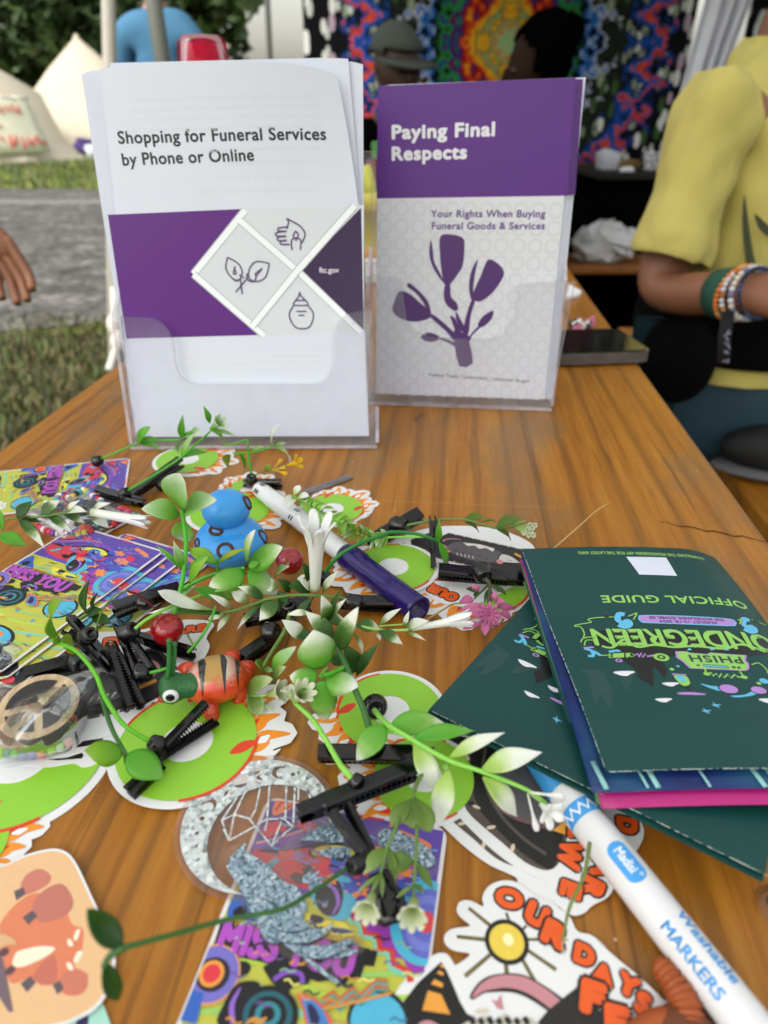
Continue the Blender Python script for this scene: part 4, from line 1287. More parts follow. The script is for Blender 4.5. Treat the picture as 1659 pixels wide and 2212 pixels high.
# ================================================================ leaflet holders and booklets
m_paper = mat('booklet_paper', '#d0d7e6', .55, .02, 60)
m_acr = clearmat('acrylic', '#fefeff', .05, .02, '#f4f4f8', gl=.22)
m_acre = clearmat('acrylic_edge', '#d6d2da', .42, .03, '#e2dee8')
def lean_frame(bl, br, lean, h=.007):
 A, B = P(*bl, h), P(*br, h)
 x = (B-A)
 back = V((-x.y, x.x, 0)).normalized()
 return Frame(A, x, back*math.sin(lean)+V((0, 0, 1))*math.cos(lean))
def slab(bm, F, ol, n0, n1, em=1, fm=0, bend=None):
 f = bend or (lambda u, v: 0)
 A = [bm.verts.new(F.w(u, v, n0+f(u, v))) for u, v in ol]; B = [bm.verts.new(F.w(u, v, n1+f(u, v))) for u, v in ol]
 bm.faces.new(A[::-1]).material_index = fm; bm.faces.new(B).material_index = fm
 n = len(ol)
 for i in range(n): bm.faces.new((A[i], A[(i+1) % n], B[(i+1) % n], B[i])).material_index = em
F1 = lean_frame((303, 943), (797, 941), rad(8))
W1 = F1.uv((797, 941)).x
H1 = F1.uv((300, 150)).y
def holder(F, Wd, pocket, label, hb, dn, n_front, ledge=.010):
 o = F.w(Wd/2, 0, -.01); t = thing('leaflet_holder', label, 'leaflet holder', (o.x, o.y, TABLE_Z))
 e = .0055; th = .0027
 bm = nb(); slab(bm, F, [(-e, -ledge*.5), (Wd+e, -ledge*.5), (Wd+e, hb), (-e, hb)], -dn-th, -dn); obj('back_panel', bm, [m_acr, m_acre], t, smooth=False)
 bm = nb(); slab(bm, F, [F.uv(p) if not isinstance(p, V) else p for p in pocket], n_front, n_front+th); obj('front_pocket', bm, [m_acr, m_acre], t, smooth=False)
 pv = [F.uv(p) for p in pocket]
 for sx, hs in ((-e, pv[0].y), (Wd+e, max(p.y for p in pv[-3:]))):
  bm = nb()
  ol = [(n_front, -ledge*.4), (n_front, hs-.001), (-dn, hs+.018), (-dn, -ledge*.4)]
  A = [bm.verts.new(F.w(sx-.0011, v, n)) for n, v in ol]; B = [bm.verts.new(F.w(sx+.0011, v, n)) for n, v in ol]
  bm.faces.new(A[::-1]).material_index = 0; bm.faces.new(B).material_index = 0
  for i in range(4): bm.faces.new((A[i], A[(i+1) % 4], B[(i+1) % 4], B[i])).material_index = 1
  obj('side_panel', bm, [m_acr, m_acre], t, smooth=False)
 bm = nb()
 # floor resting on the table
 c0 = [F.w(-e, -.002, n_front+th), F.w(Wd+e, -.002, n_front+th), F.w(Wd+e, -.002, -dn-.03), F.w(-e, -.002, -dn-.03)]
 for z0, z1 in ((TABLE_Z+.0004, TABLE_Z+.003),):
  A = [bm.verts.new((p.x, p.y, z0)) for p in c0]; B = [bm.verts.new((p.x, p.y, z1)) for p in c0]
  bm.faces.new(A[::-1]); bm.faces.new(B)
  for i in range(4): bm.faces.new((A[i], A[(i+1) % 4], B[(i+1) % 4], B[i])).material_index = 1
 obj('base', bm, [m_acr, m_acre], t, smooth=False)
 return t
pk1 = [(268, 681), (335, 684), (358, 695), (374, 717), (380, 745), (385, 788), (395, 809), (410, 821), (430, 827), (680, 827), (700, 820), (713, 803), (717, 780), (721, 720), (730, 694), (748, 677), (770, 670), (804, 668), (812, 950), (800, 962), (306, 963), (296, 952)]
holder(F1, W1, pk1, 'clear acrylic holder with the tall white and purple booklet, nearer to the camera', .17, .018, .0035)
ZS = Z(0, 480, 1.728); ZT = Z(0, 0, 1.728)
A1 = Art(F1.uv)
PUR, DPU, GRY, WHT, LNE = '#56157a', '#2b1442', '#cdd5dd', '#e9eef4', '#5a4470'
A1.poly([(234, 464), ZS(1052, 74), ZS(1540, 60), (786, 440), (786, 716), ZS(1130, 620), (276, 731)], GRY)
A1.poly([(234, 464), ZS(1050, 74), ZS(835, 355), ZS(1125, 617), (274, 731)], PUR)
A1.poly([ZS(1560, 66), ZS(1292, 342), ZS(1572, 600)], DPU)
for ln in ([(1062, 80), (838, 355)], [(838, 355), (1145, 622)], [(1038, 122), (1285, 340), (1560, 606)], [(1532, 58), (1285, 340), (1092, 578)]):
 A1.stroke([ZS(*p) for p in ln], .0046, '#aeb8c0')
 A1.stroke([ZS(*p) for p in ln], .0034, WHT)
k = .0009
for pl in ([(985, 282), (978, 330), (1005, 372), (1035, 378), (1048, 345), (1030, 308), (985, 282)], [(1012, 325), (1022, 350), (1010, 352), (1018, 320)], [(1005, 372), (1022, 384), (1042, 374), (1038, 355)],
           [(1165, 308), (1110, 300), (1080, 330), (1078, 372), (1110, 386), (1148, 368), (1165, 308)], [(1135, 330), (1105, 352), (1112, 358), (1132, 330)], [(1068, 350), (1072, 380), (1100, 386), (1108, 362)],
           [(1040, 380), (1048, 440)], [(1066, 376), (1020, 432)], [(1050, 365), (1056, 372)]):
 A1.stroke([ZS(*p) for p in pl], k, LNE, sm=4)
for pl in ([(1240, 160), (1248, 130), (1240, 116), (1265, 128), (1300, 150), (1318, 180), (1310, 210), (1300, 222)], [(1240, 152), (1204, 156), (1206, 168), (1240, 170)], [(1240, 170), (1196, 176), (1198, 190), (1238, 190)], [(1238, 192), (1202, 196), (1204, 210), (1240, 208)],
           [(1240, 210), (1214, 214), (1216, 226), (1252, 226)], [(1262, 250), (1262, 205), (1298, 205), (1298, 250)], [(1278, 168), (1268, 190), (1280, 200), (1290, 186), (1278, 168)], [(1280, 200), (1280, 212)]):
 A1.stroke([ZS(*p) for p in pl], k, LNE, sm=4)
for pl in ([(1295, 432), (1302, 450), (1322, 470), (1330, 488), (1270, 488), (1276, 470), (1290, 452), (1295, 432)], [(1270, 490), (1252, 520), (1256, 552), (1282, 586), (1332, 586), (1352, 552), (1352, 518), (1330, 490)], [(1282, 515), (1325, 515)], [(1290, 532), (1316, 532)], [(1282, 468), (1324, 468)]):
 A1.stroke([ZS(*p) for p in pl], k, LNE, sm=3)
A1.text('Shopping for Funeral Services', (259, 311), (704, 302), '#22252a', bold=.03, hs=.0062, sp=1.06)
A1.text('by Phone or Online', (268, 358), (551, 348), '#22252a', bold=.03, hs=.0062, sp=1.06)
A1.text('ftc.gov', (690, 589), (732, 589), '#d9d3e2', bold=.02)
GH = ''
for i, (tx_, a, b) in enumerate([('When a loved one dies, family members and friends often need to', (284, 224), (686, 214)), ('make decisions about a funeral quickly and under emotional stress.', (286, 245), (690, 235)), ("If your loved one dies in another state or you can't meet in person for", (270, 266), (693, 256)), ('any reason, you may need to plan a funeral by phone or online. Here', (275, 288), (696, 278)),
                                 ('Learn About Funeral Providers', (440, 331), (690, 324)), ('Find local funeral homes online', (490, 358), (684, 352)), ('Search for reviews and check prices', (440, 418), (684, 414)), ('Compare what you need', (470, 388), (670, 384))]):
 A1.text(tx_, a, b, '#c8d0da', flip=True, hs=.0024)
for y in (850, 868, 886, 760, 775, 790, 805):
 A1.stroke([(400 if y > 830 else 375, y+4), (700, y)], .0016, '#d2d9e2')
def bump1(u, v):
 kk = max(0, (v/H1-.35)/.65)
 return .007*kk*kk*math.sin(.75*PI*min(1, max(0, u/W1))) - .012*kk*max(0, (u/W1-.5)/.5)**2
ol = [F1.uv(p) for p in ((303, 943), (797, 941), (789, 760), (785, 640), (782, 553), (775, 450), (768, 395), (760, 340), (750, 280), (740, 225), (732, 185), (726, 162), (716, 156), (690, 150), (650, 144), (600, 140), (500, 138), (400, 139), (300, 143), (216, 149), (216, 160))]
ol[-1] = F1.uv((219, 166))
cutsU = [((W1*i/40, 0, 0), (1, 0, 0)) for i in range(1, 40)]+[((0, H1*i/44, 0), (0, 1, 0)) for i in range(1, 48)]
for v_ in ol: pass
A1.build('booklet', lambda u, v, z: F1.w(u, v, z+bump1(u, v)), [[tuple(p) for p in ol]], m_paper, th=.0008, cuts=cutsU,
         label='front booklet with black title, purple band and line icons in the nearer holder', cat='booklet')
# the booklets behind it, fanned a little
def plain_booklet(F, quad, n, th, band, label, group, mb=m_paper):
 F = Frame(F.o+F.n*n, F.x, F.y); n = 0
 A = Art(F.uv)
 if band:
  for pl, c in band: A.poly(pl, c)
 ol = [tuple(F.uv(p)) for p in quad]
 hh = max(p[1] for p in ol)
 cz = [((0, hh*i/8, 0), (0, 1, 0)) for i in range(1, 8)]
 A.build('booklet', lambda u, v, z: F.w(u, v, z+n), [ol], mb, th=th, cuts=cz, label=label, cat='booklet', group=group)
gb = 'booklets stacked behind the front one in the nearer holder'
plain_booklet(F1, [(303, 942), (796, 940), (784, 500), (762, 240), (752, 128), (700, 126), (240, 137), (230, 300)], -.0085, .0012, [([(240, 466), (262, 465), (300, 731), (276, 731)], PUR), ([(770, 450), (783, 440), (788, 712), (776, 716)], DPU)], 'booklet whose square white top corner shows right behind the curled front cover', gb)
plain_booklet(F1, [(300, 942), (796, 940), (786, 500), (784, 140), (760, 134), (196, 153)], -.011, .0012, [([(240, 466), (262, 465), (300, 731), (276, 731)], PUR), ([(770, 450), (786, 440), (790, 712), (776, 716)], DPU)], 'booklet reaching furthest right in the nearer holder, white edge showing', gb)
plain_booklet(F1, [(298, 942), (795, 940), (782, 500), (768, 145), (186, 156)], -.0135, .0012, [([(237, 466), (255, 465), (296, 731), (272, 731)], PUR)], 'booklet showing a thin strip at left behind the front cover', gb)
plain_booklet(F1, [(296, 942), (795, 940), (782, 500), (770, 150), (177, 160)], -.016, .0012, [([(233, 466), (252, 465), (294, 731), (268, 731)], PUR)], 'rearmost booklet of the nearer holder, leaning out furthest left', gb)
# right holder
F2 = lean_frame((811, 850), (1176, 863), rad(7), .007)
W2 = F2.uv((1176, 863)).x; H2 = F2.uv((1243, 170)).y
pk2 = [(808, 592), (868, 601), (874, 640), (880, 690), (900, 715), (940, 726), (1050, 731), (1085, 722), (1105, 690), (1110, 630), (1120, 612), (1240, 604), (1187, 876), (812, 862)]
holder(F2, W2, pk2, 'clear acrylic holder with the purple topped booklets, further from the camera', .15, .014, .004)
A2 = Art(F2.uv)
A2.poly([(817, 186), (1243, 168), (1225, 423), (814, 429)], '#4f147a')
m_b2 = mat('booklet_paper_cool', '#ced2da', .5, .02, 60)
tl2 = F2.uv((817, 429));
nx, ny = 11, 12
for i in range(nx):
 for j in range(ny):
  u = W2*(i+.5)/nx; v = tl2.y*(j+.45)/ny
  A2.ring((u, v), W2/nx*.30, W2/nx*.46, '#c5c9d2', T=False, n=20)
A2.text('Paying Final', (848, 300), (1067, 293), '#d6d9e0', bold=.045, hs=.0078, sp=1.08)
A2.text('Respects', (848, 346), (1007, 342), '#d6d9e0', bold=.045, hs=.0078, sp=1.08)
A2.text('Your Rights When Buying', (931, 469), (1177, 469), '#5b3a80', bold=.035, hs=.0044, sp=1.08)
A2.text('Funeral Goods & Services', (933, 495), (1176, 495), '#5b3a80', bold=.035, hs=.0044, sp=1.08)
A2.text('Federal Trade Commission | consumer.ftc.gov', (926, 812), (1144, 826), '#4d4a58', bold=.012, hs=.0026)
Z8 = Z(880, 620, 2.9625)
FL_ = '#472066'
def f8(pts, sm=5): A2.poly([Z8(*p) for p in pts], FL_, sm=sm)
f8([(655, -85), (740, -100), (825, -70), (832, 20), (820, 130), (780, 200), (725, 270), (690, 275), (668, 200), (652, 60)])
f8([(585, -60), (572, 30), (590, 120), (640, 210), (690, 270), (700, 285), (655, 190), (610, 100), (600, 20)])
f8([(690, 270), (725, 270), (735, 360), (775, 405), (785, 450), (760, 465), (705, 425), (680, 360)])
f8([(1005, 88), (1075, 110), (1125, 175), (1100, 250), (1030, 340), (950, 395), (890, 375), (905, 310), (955, 200)])
f8([(930, 85), (885, 165), (865, 280), (880, 375), (895, 370), (900, 280), (912, 190)])
f8([(885, 385), (910, 395), (880, 500), (860, 640), (820, 640), (845, 500)], 4)
f8([(355, 318), (430, 340), (500, 400), (560, 450), (590, 495), (560, 525), (470, 545), (370, 525), (302, 465), (320, 380)])
f8([(425, 258), (500, 320), (560, 390), (585, 470), (570, 480), (525, 400), (470, 330), (410, 285)])
f8([(580, 510), (600, 490), (700, 570), (770, 640), (790, 680), (760, 690), (690, 610)], 4)
f8([(510, 655), (560, 625), (625, 640), (655, 665), (610, 690), (550, 690)])
f8([(640, 668), (660, 660), (720, 680), (780, 710), (770, 730), (700, 695)], 4)
f8([(1045, 462), (1035, 520), (990, 570), (940, 590), (935, 555), (975, 500)])
f8([(935, 580), (945, 592), (895, 640), (870, 690), (855, 680), (885, 630)], 4)
f8([(725, 505), (765, 520), (810, 620), (870, 650), (870, 700), (895, 850), (795, 875), (760, 720), (745, 640), (760, 600)], 2)
f8([(770, 470), (800, 520), (830, 580), (825, 620), (800, 600), (770, 520)], 4)
ol = [tuple(F2.uv(p)) for p in ((812, 849), (1176, 862), (1243, 170), (1238, 168), (817, 186))]
A2.build('booklet', lambda u, v, z: F2.w(u, v, z), [ol], m_b2, th=.0009, label='front booklet with purple top and purple tulip emblem in the further holder', cat='booklet')
g2 = 'booklets stacked behind the front one in the further holder'
for k_, dx in enumerate((5, 11, 16, 22)):
 plain_booklet(F2, [(813+dx, 849), (1172+dx, 861), (1243+dx, 171-k_), (817+dx, 187-k_)], -.003-.0026*k_, .0011, [([(1150, 176), (1243+dx, 171), (1226+dx, 421), (1150, 424)], '#4f147a')] if k_ < 3 else [],
                  ('booklet directly behind the purple tulip booklet', 'second booklet behind the purple tulip booklet', 'third booklet behind the purple tulip booklet', 'white rearmost sheet behind the purple tulip booklets')[k_], g2)
# ================================================================ stickers and cards lying on the table
m_vinyl = mat('sticker_white', '#d9dbdc', .32, .02, 200)
GRN, FRD, FOR_ = '#86bf33', '#cf3a1b', '#e08a22'
HLEV = [0.0]
def spiral(pts, n=6): return [tuple(p) for p in cr([V(p) for p in pts], n, True)]
LICKS = [(95, 1.16, .34, .10), (125, 1.52, .40, .16), (150, 1.46, .36, .06), (172, 1.72, .42, .10), (197, 1.5, .38, -.06), (222, 1.62, .40, -.12), (250, 1.28, .36, -.10)]
def lick(th, ln, bow):
 a = rad(th); s = (.74*math.cos(a), .74*math.sin(a)); e = (-ln*.93*(.55+.45*abs(math.cos(a))), math.sin(a)*.98+bow)
 return [s, (s[0]*.75+e[0]*.25-.10, s[1]*.85+e[1]*.15+math.sin(a)*.10), (s[0]*.35+e[0]*.65, s[1]*.35+e[1]*.65-bow*.6), e]
def ribbon(pts, w, tp):
 pp = [V(p) for p in cr([V(p) for p in pts], 5)]; n = len(pp); A_, B_ = [], []
 for i, p in enumerate(pp):
  t = (pp[min(i+1, n-1)]-pp[max(i-1, 0)]).normalized(); q = V((-t.y, t.x)); g = i/(n-1)*(len(tp)-1); k = min(int(g), len(tp)-2)
  f = (tp[k]+(tp[k+1]-tp[k])*(g-k))*w/2
  A_.append(tuple(p+q*f)); B_.append(tuple(p-q*f))
 t = (pp[-1]-pp[-2]).normalized()
 return A_+[tuple(pp[-1]+t*w*.12)]+B_[::-1]
def record(center, R, ang, label, h=0.0, mirror=1, curl=None):
 """die-cut sticker: a green record with flames streaming off it"""
 c = P(*center, h)
 ca, sa = math.cos(rad(ang)), math.sin(rad(ang))
 def wm(u, v, z):
  x, y = u*R, v*R*mirror
  q = c + V((x*ca-y*sa, x*sa+y*ca, z))
  if curl: q.z += curl(u, v)
  return q
 A = Art()
 for i, (th, ln, wd, bow) in enumerate(LICKS):
  lk = lick(th, ln, bow)
  A.stroke(lk, wd*.86, FOR_, sm=5, taper=[1, 1, .62, .08])
  A.stroke([(p[0]+.06, p[1]-.05) for p in lk[:3]], wd*.42, FRD, sm=5, taper=[1, .9, .15])
  if i % 2: A.stroke([(lk[1][0]*.98, lk[1][1]), ((lk[1][0]+lk[2][0])/2, (lk[1][1]+lk[2][1])/2+.02), (lk[2][0]-.02, lk[2][1]+.02)], wd*.36, '#e3e5e6', sm=5, taper=[.2, 1, .2])
  A.stroke([(p[0]+.14, p[1]) for p in lk[:2]], wd*.6, GRN, sm=4, taper=[1, .1])
 A.ell((0, 0), 1, 1, GRN, n=64)
 A.ring((0, 0), .985, 1.03, FRD, a0=.9, a1=2.4)
 A.ring((0, 0), .985, 1.03, FRD, a0=3.9, a1=5.2)
 A.poly([(-.3, .62), (-.45, .75), (-.72, .74), (-.55, .58)], FRD, sm=5)
 A.poly([(-.42, -.66), (-.6, -.62), (-.86, -.72), (-.6, -.78)], FRD, sm=5)
 A.ell((0, 0), .37, .37, '#dcdee0', n=40)
 A.DZ = 2.2e-5/1.0
 base = [[(1.115*math.cos(2*PI*k/64), 1.115*math.sin(2*PI*k/64)) for k in range(64)]] + [ribbon(lick(th, ln*1.02, bow), wd+.30, [1, 1.05, .9, .5]) for th, ln, wd, bow in LICKS]
 o = A.build('sticker', wm, base, m_vinyl, th=.00025)
 return tag(o, label, 'sticker', 'green record stickers with flames')
S_ = lambda x, y: None
# R (metres) and heading of the flames (angle of -x side) chosen on the plane of the table
def recpx(cx, cy, rpx, ang, label, h=0.0, mirror=1):
 c = P(cx, cy, h); d = (c-CAM).dot(FW)
 record((cx, cy), rpx*d/FPX, ang, label, h, mirror)
recpx(405, 994, 66, 182, 'green record sticker at the front corner of the nearer holder, a black clip across it', .0002)
recpx(540, 1062, 56, -75, 'green record sticker with flames towards the holder, partly behind the blue duck', .0002)
recpx(497, 1105, 84, 190, 'green flame sticker under the white marker tip beside the duck', .0005)
recpx(718, 1101, 66, -125, 'green record sticker right of the white marker, clear strip touching it', .0002)
recpx(850, 1226, 88, 28, 'green record sticker half under the purple marker cap', .0012)
recpx(1040, 1262, 100, 40, 'green record sticker whose rim shows beneath the possum sticker by the pink bloom', .0002)
recpx(405, 1604, 148, 226, 'large green record sticker under the open black clip and orange turtle', .0012)
recpx(843, 1537, 112, 50, 'green record sticker with a black socket lying on its white hole', .0003)
recpx(915, 1680, 108, 8, 'green record sticker with yellow flames under the two crossed black clips', .0008)
recpx(45, 1640, 178, 8, 'green record sticker under the bag with the peace sign, at the left edge', .0002)
recpx(0, 1385, 92, 170, 'green record sticker under the fanned cards at the left edge', .0002)
recpx(-105, 1835, 115, 205, 'flaming sticker tip at the left edge above the peach sticker', .0002)
# ---------------------------------------------------------------- possum stickers
BLK, CHR, GYF, ORG, BONE, PNK = '#151414', '#2b2a2a', '#545255', '#d9571c', '#c9bfa4', '#b98087'
def outline(pts, sm=5): return [tuple(p) for p in cr([V(p[:2]) for p in pts], sm, True)]
def bubble(A, s, a, b, hs, T=True, sp=1.12):
 A.text(s, a, b, ORG, bold=.095, out=.185, om=BLK, hs=hs, sp=sp, T=T)
def XY(p): return V((p.x, p.y))
def flat(A, name, ol, h, m, label, cat, group=None, th=.00025):
 o = A.build(name, lambda u, v, z: V((u, v, TABLE_Z+h+z)), [ol], m, th=th)
 return tag(o, label, cat, group)
def TP(h=0.0): return lambda p: XY(P(p[0], p[1], h))
def possum_body(A, c, ex, ey, s, T=False):
 """sleeping possum in a black coffin, drawn in its own frame"""
 def q(x, y): return V(c) + V(ex)*x*s + V(ey)*y*s
 pol = lambda pts, m, sm=4: A.poly([q(*p) for p in pts], m, sm=sm, T=False)
 pol([(-1.0, -.62), (1.1, -.62), (1.35, 0), (1.1, .62), (-1.0, .62), (-1.3, 0)], '#4b443f', 0)
 pol([(-.98, -.56), (1.06, -.56), (1.28, 0), (1.06, .56), (-.98, .56), (-1.22, 0)], BLK, 0)
 pol([(-.94, -.48), (1.0, -.48), (1.18, 0), (1.0, .48), (-.94, .48), (-1.12, 0)], CHR, 0)
 for i in range(9):
  x = -.9+i*.23
  A.ell(q(x, .59+.012*(i % 2)), .028*s, .02*s, BONE, T=False, n=10, rot=i*.7)
  A.ell(q(x+.1, -.59), .026*s, .018*s, BONE, T=False, n=10, rot=i*.9)
 pol([(-.8, -.2), (-.5, -.4), (.1, -.42), (.5, -.3), (.75, -.1), (.8, .1), (.5, .3), (0, .4), (-.5, .36), (-.85, .15)], BLK)
 pol([(-.76, -.18), (-.5, -.36), (.1, -.38), (.48, -.27), (.7, -.1), (.74, .08), (.48, .26), (0, .36), (-.5, .32), (-.8, .13)], GYF)
 pol([(-.5, -.3), (-.35, -.2), (-.2, -.3), (-.05, -.2), (.1, -.3), (.3, -.2), (.3, -.36), (-.1, -.4)], '#d2d0cb', 0)
 pol([(.5, -.2), (.75, -.22), (1.02, -.04), (1.05, .04), (.8, .14), (.52, .16)], BLK)
 pol([(.53, -.17), (.75, -.18), (.98, -.03), (1.0, .02), (.78, .1), (.55, .12)], '#c3bfbd')
 A.ell(q(1.02, 0), .04*s, .035*s, PNK, T=False, n=12)
 A.stroke([q(.72, .0), q(.78, .03), q(.84, 0)], .02*s, BLK, T=False)
 pol([(.48, .1), (.56, .26), (.66, .2), (.62, .08)], PNK)
 for i in range(6):
  x = -.6+i*.2
  A.stroke([q(x, .1+.05*(i % 3)), q(x+.08, .16+.05*(i % 3)), q(x+.05, .07+.05*(i % 3))], .018*s, BLK, T=False)
 for i in range(5):
  A.stroke([q(-.5+.1*i, .2), q(-.44+.1*i, .3)], .035*s, '#cdc9bf', T=False, taper=[1, .3])
 A.poly([q(-.95, .1), q(-.65, .2), q(-.68, .27), q(-.97, .17)], '#d99a3a', T=False)
 A.poly([q(.8, -.3), q(1.02, -.2), q(.98, -.3), q(.82, -.38)], '#d99a3a', T=False)
 A.stroke([q(-.8, .1), q(-1.0, -.1), q(-.9, -.32), q(-.6, -.42)], .06*s, PNK, T=False, sm=4, taper=[1, .8, .4])
# (1) sticker under the black clip and pink flower
h = .0006
A = Art(TP(h))
ol = outline([A.T(p) for p in [ZH(*q) for q in ((210, 440), (300, 360), (480, 290), (640, 258), (800, 250), (1000, 258), (1180, 290), (1340, 350), (1440, 420), (1460, 520), (1420, 640), (1300, 730), (1130, 830), (1000, 890), (900, 925), (760, 905), (640, 880), (540, 800), (520, 740), (420, 640), (260, 520))]])
c0 = A.T(ZH(985, 480)); e1 = (A.T(ZH(1330, 560))-A.T(ZH(640, 400))); sc_ = e1.length*.46; e1.normalize(); e2 = V((-e1.y, e1.x))
possum_body(A, c0, e1, -e2, sc_*1.02)
A.poly([ZH(*q) for q in ((420, 370), (600, 300), (700, 400), (600, 560), (430, 450))], BLK)
for s, a, b, hs in (('OUR', (820, 830), (600, 735), .0055), ('FEW', (540, 455), (410, 420), .005), ('ARE', (365, 400), (245, 420), .005)):
 bubble(A, s, ZH(*a), ZH(*b), hs)
flat(A, 'sticker', ol, h, m_vinyl, 'possum in a black coffin sticker under the flat clip with the pink flower', 'sticker', 'possum stickers')
# (2) big left one under the clip pile, and (3) the one beneath it
h = .0011
A = Art(TP(h))
ol = outline([A.T(p) for p in [ZI(*q) for q in ((-60, 330), (60, 250), (260, 180), (480, 120), (700, 95), (860, 90)) ] + [ZE(*q) for q in ((160, 1150), (420, 1090), (660, 1040), (900, 1046), (975, 1090), (940, 1150))] + [ZJ(*q) for q in ((900, 150), (930, 240), (850, 400), (760, 560), (690, 720), (560, 800))] + [ZI(*q) for q in ((1800, 840), (1640, 930), (1400, 1050), (1150, 1160), (860, 1210), (500, 1240), (100, 1200), (-80, 900))]])
c0 = A.T(ZI(900, 680)); e1 = (A.T(ZI(1900, 420))-A.T(ZI(100, 800))); sc_ = e1.length*.42; e1.normalize(); e2 = V((-e1.y, e1.x))
possum_body(A, c0, -e1, -e2, sc_)
for s, a, b, hs in (('ARE', ZE(560, 1190), ZE(880, 1150), .0042), ('DAYS', ZI(1080, 230), ZE(330, 1240), .0045), ('OUR', ZI(440, 350), ZI(1010, 250), .0045), ('FEW', ZI(-60, 500), ZI(180, 400), .0042)):
 bubble(A, s, a, b, hs)
flat(A, 'sticker', ol, h, m_vinyl, 'possum sticker under the pile of black clips, orange ARE showing by the cherry', 'sticker', 'possum stickers')
h = .0007
A = Art(TP(h))
ol = outline([A.T(p) for p in [ZI(*q) for q in ((-80, 1230), (0, 1000), (600, 900), (1200, 820))] + [ZJ(*q) for q in ((420, 760), (600, 820), (620, 900), (560, 1010), (480, 1100), (330, 1130), (160, 1110))] + [ZI(*q) for q in ((1240, 1250), (1080, 1330), (1000, 1450), (860, 1490), (760, 1450), (500, 1490), (280, 1470), (0, 1490))]])
A.poly([ZI(*q) for q in ((780, 1290), (860, 1220), (1070, 1190), (1060, 1230), (900, 1270))], BLK)
A.poly([ZI(*q) for q in ((480, 1410), (700, 1390), (850, 1340), (870, 1370), (850, 1400), (600, 1420))], BLK)
bubble(A, 'F', ZJ(290, 1060), ZJ(440, 1050), .0045)
flat(A, 'sticker', ol, h, m_vinyl, 'lower possum sticker whose letter F pokes out beneath the other by the turtle', 'sticker', 'possum stickers')
# (4)(5) the two overlapping ones right of centre
def big_possum(h, sh, label, words):
 T = lambda p: XY(P(p[0]+sh[0], p[1]+sh[1], h))
 A = Art(T)
 ol = outline([T(ZL(*q)) for q in ((1000, 350), (905, 440), (880, 560), (870, 700), (905, 830), (960, 900), (1060, 1000), (1160, 1090), (1300, 1190), (1420, 1240))] + [T(R7(*q)) for q in ((250, 735), (330, 770), (380, 800), (375, 850), (420, 900), (480, 960), (540, 990), (600, 975), (650, 930), (740, 880), (790, 790), (850, 690), (905, 610), (940, 540), (935, 470), (860, 380), (600, 200), (300, 0), (60, -120))], 3)
 A.poly([ZL(*q) for q in ((985, 380), (950, 450), (925, 560), (930, 680), (970, 820), (1080, 930), (1200, 1030), (1340, 1150), (1480, 1200), (1560, 1140), (1600, 1000), (1640, 800), (1500, 560), (1200, 400))], '#4d443d', sm=3)
 A.poly([ZL(*q) for q in ((1040, 390), (1000, 450), (1000, 560), (1010, 700), (1060, 830), (1180, 960), (1320, 1090), (1490, 1195), (1540, 1130), (1580, 980), (1630, 800), (1500, 560), (1200, 400))], BLK, sm=2)
 A.stroke([ZL(*q) for q in ((1090, 420), (1075, 560), (1110, 720), (1200, 870), (1330, 1000), (1470, 1100))], .0011, '#4a4640', sm=4)
 A.poly([ZL(*q) for q in ((1120, 520), (1150, 640), (1220, 800), (1340, 900), (1500, 940), (1600, 860), (1600, 700), (1400, 560))], GYF, sm=4)
 A.poly([ZL(*q) for q in ((1160, 470), (1180, 520), (1150, 560), (1140, 510))], '#d99a3a')
 A.stroke([ZL(*q) for q in ((1150, 680), (1160, 790), (1300, 880), (1480, 920))], .0014, '#6b4a50', sm=4)
 A.poly([ZL(*q) for q in ((1120, 690), (1150, 680), (1165, 720), (1140, 735))], PNK)
 for i, a in enumerate(((1000, 425), (975, 490), (962, 560), (968, 640), (995, 725), (1030, 800), (1075, 870), (1125, 930), (1190, 995), (1260, 1060), (1330, 1120))):
  if i % 2: A.ell(ZL(*a), .0015, .0006, BONE, rot=1.9+.03*i*i, n=12)
 for q in ((958, 615), (985, 690), (1000, 780), (990, 660)): A.ell(ZL(*q), .0012, .0009, '#1d1a18', n=10)
 A.poly([ZL(*q) for q in ((1510, 950), (1590, 890), (1640, 870), (1600, 980))], '#d99a3a')
 for s, a, b, hs in words: bubble(A, s, a, b, hs, sp=1.15)
 return flat(A, 'sticker', ol, h, m_vinyl, label, 'sticker', 'possum stickers')
big_possum(.0005, (-62, -8), 'under one of the two overlapping possum stickers right of the holographic moon', [('D', R7(300, 520), R7(330, 600), .0045)])
big_possum(.0009, (0, 0), 'upper of two overlapping possum stickers, the white marker lying across its letters', [('D', R7(795, 425), R7(800, 500), .0052), ('A', R7(660, 650), R7(640, 745), .0052), ('R', R7(610, 765), R7(580, 850), .0052), ('E', R7(520, 460), R7(515, 530), .0052), ('W', R7(475, 555), R7(450, 690), .0056), ('E', R7(480, 790), R7(465, 860), .005)])
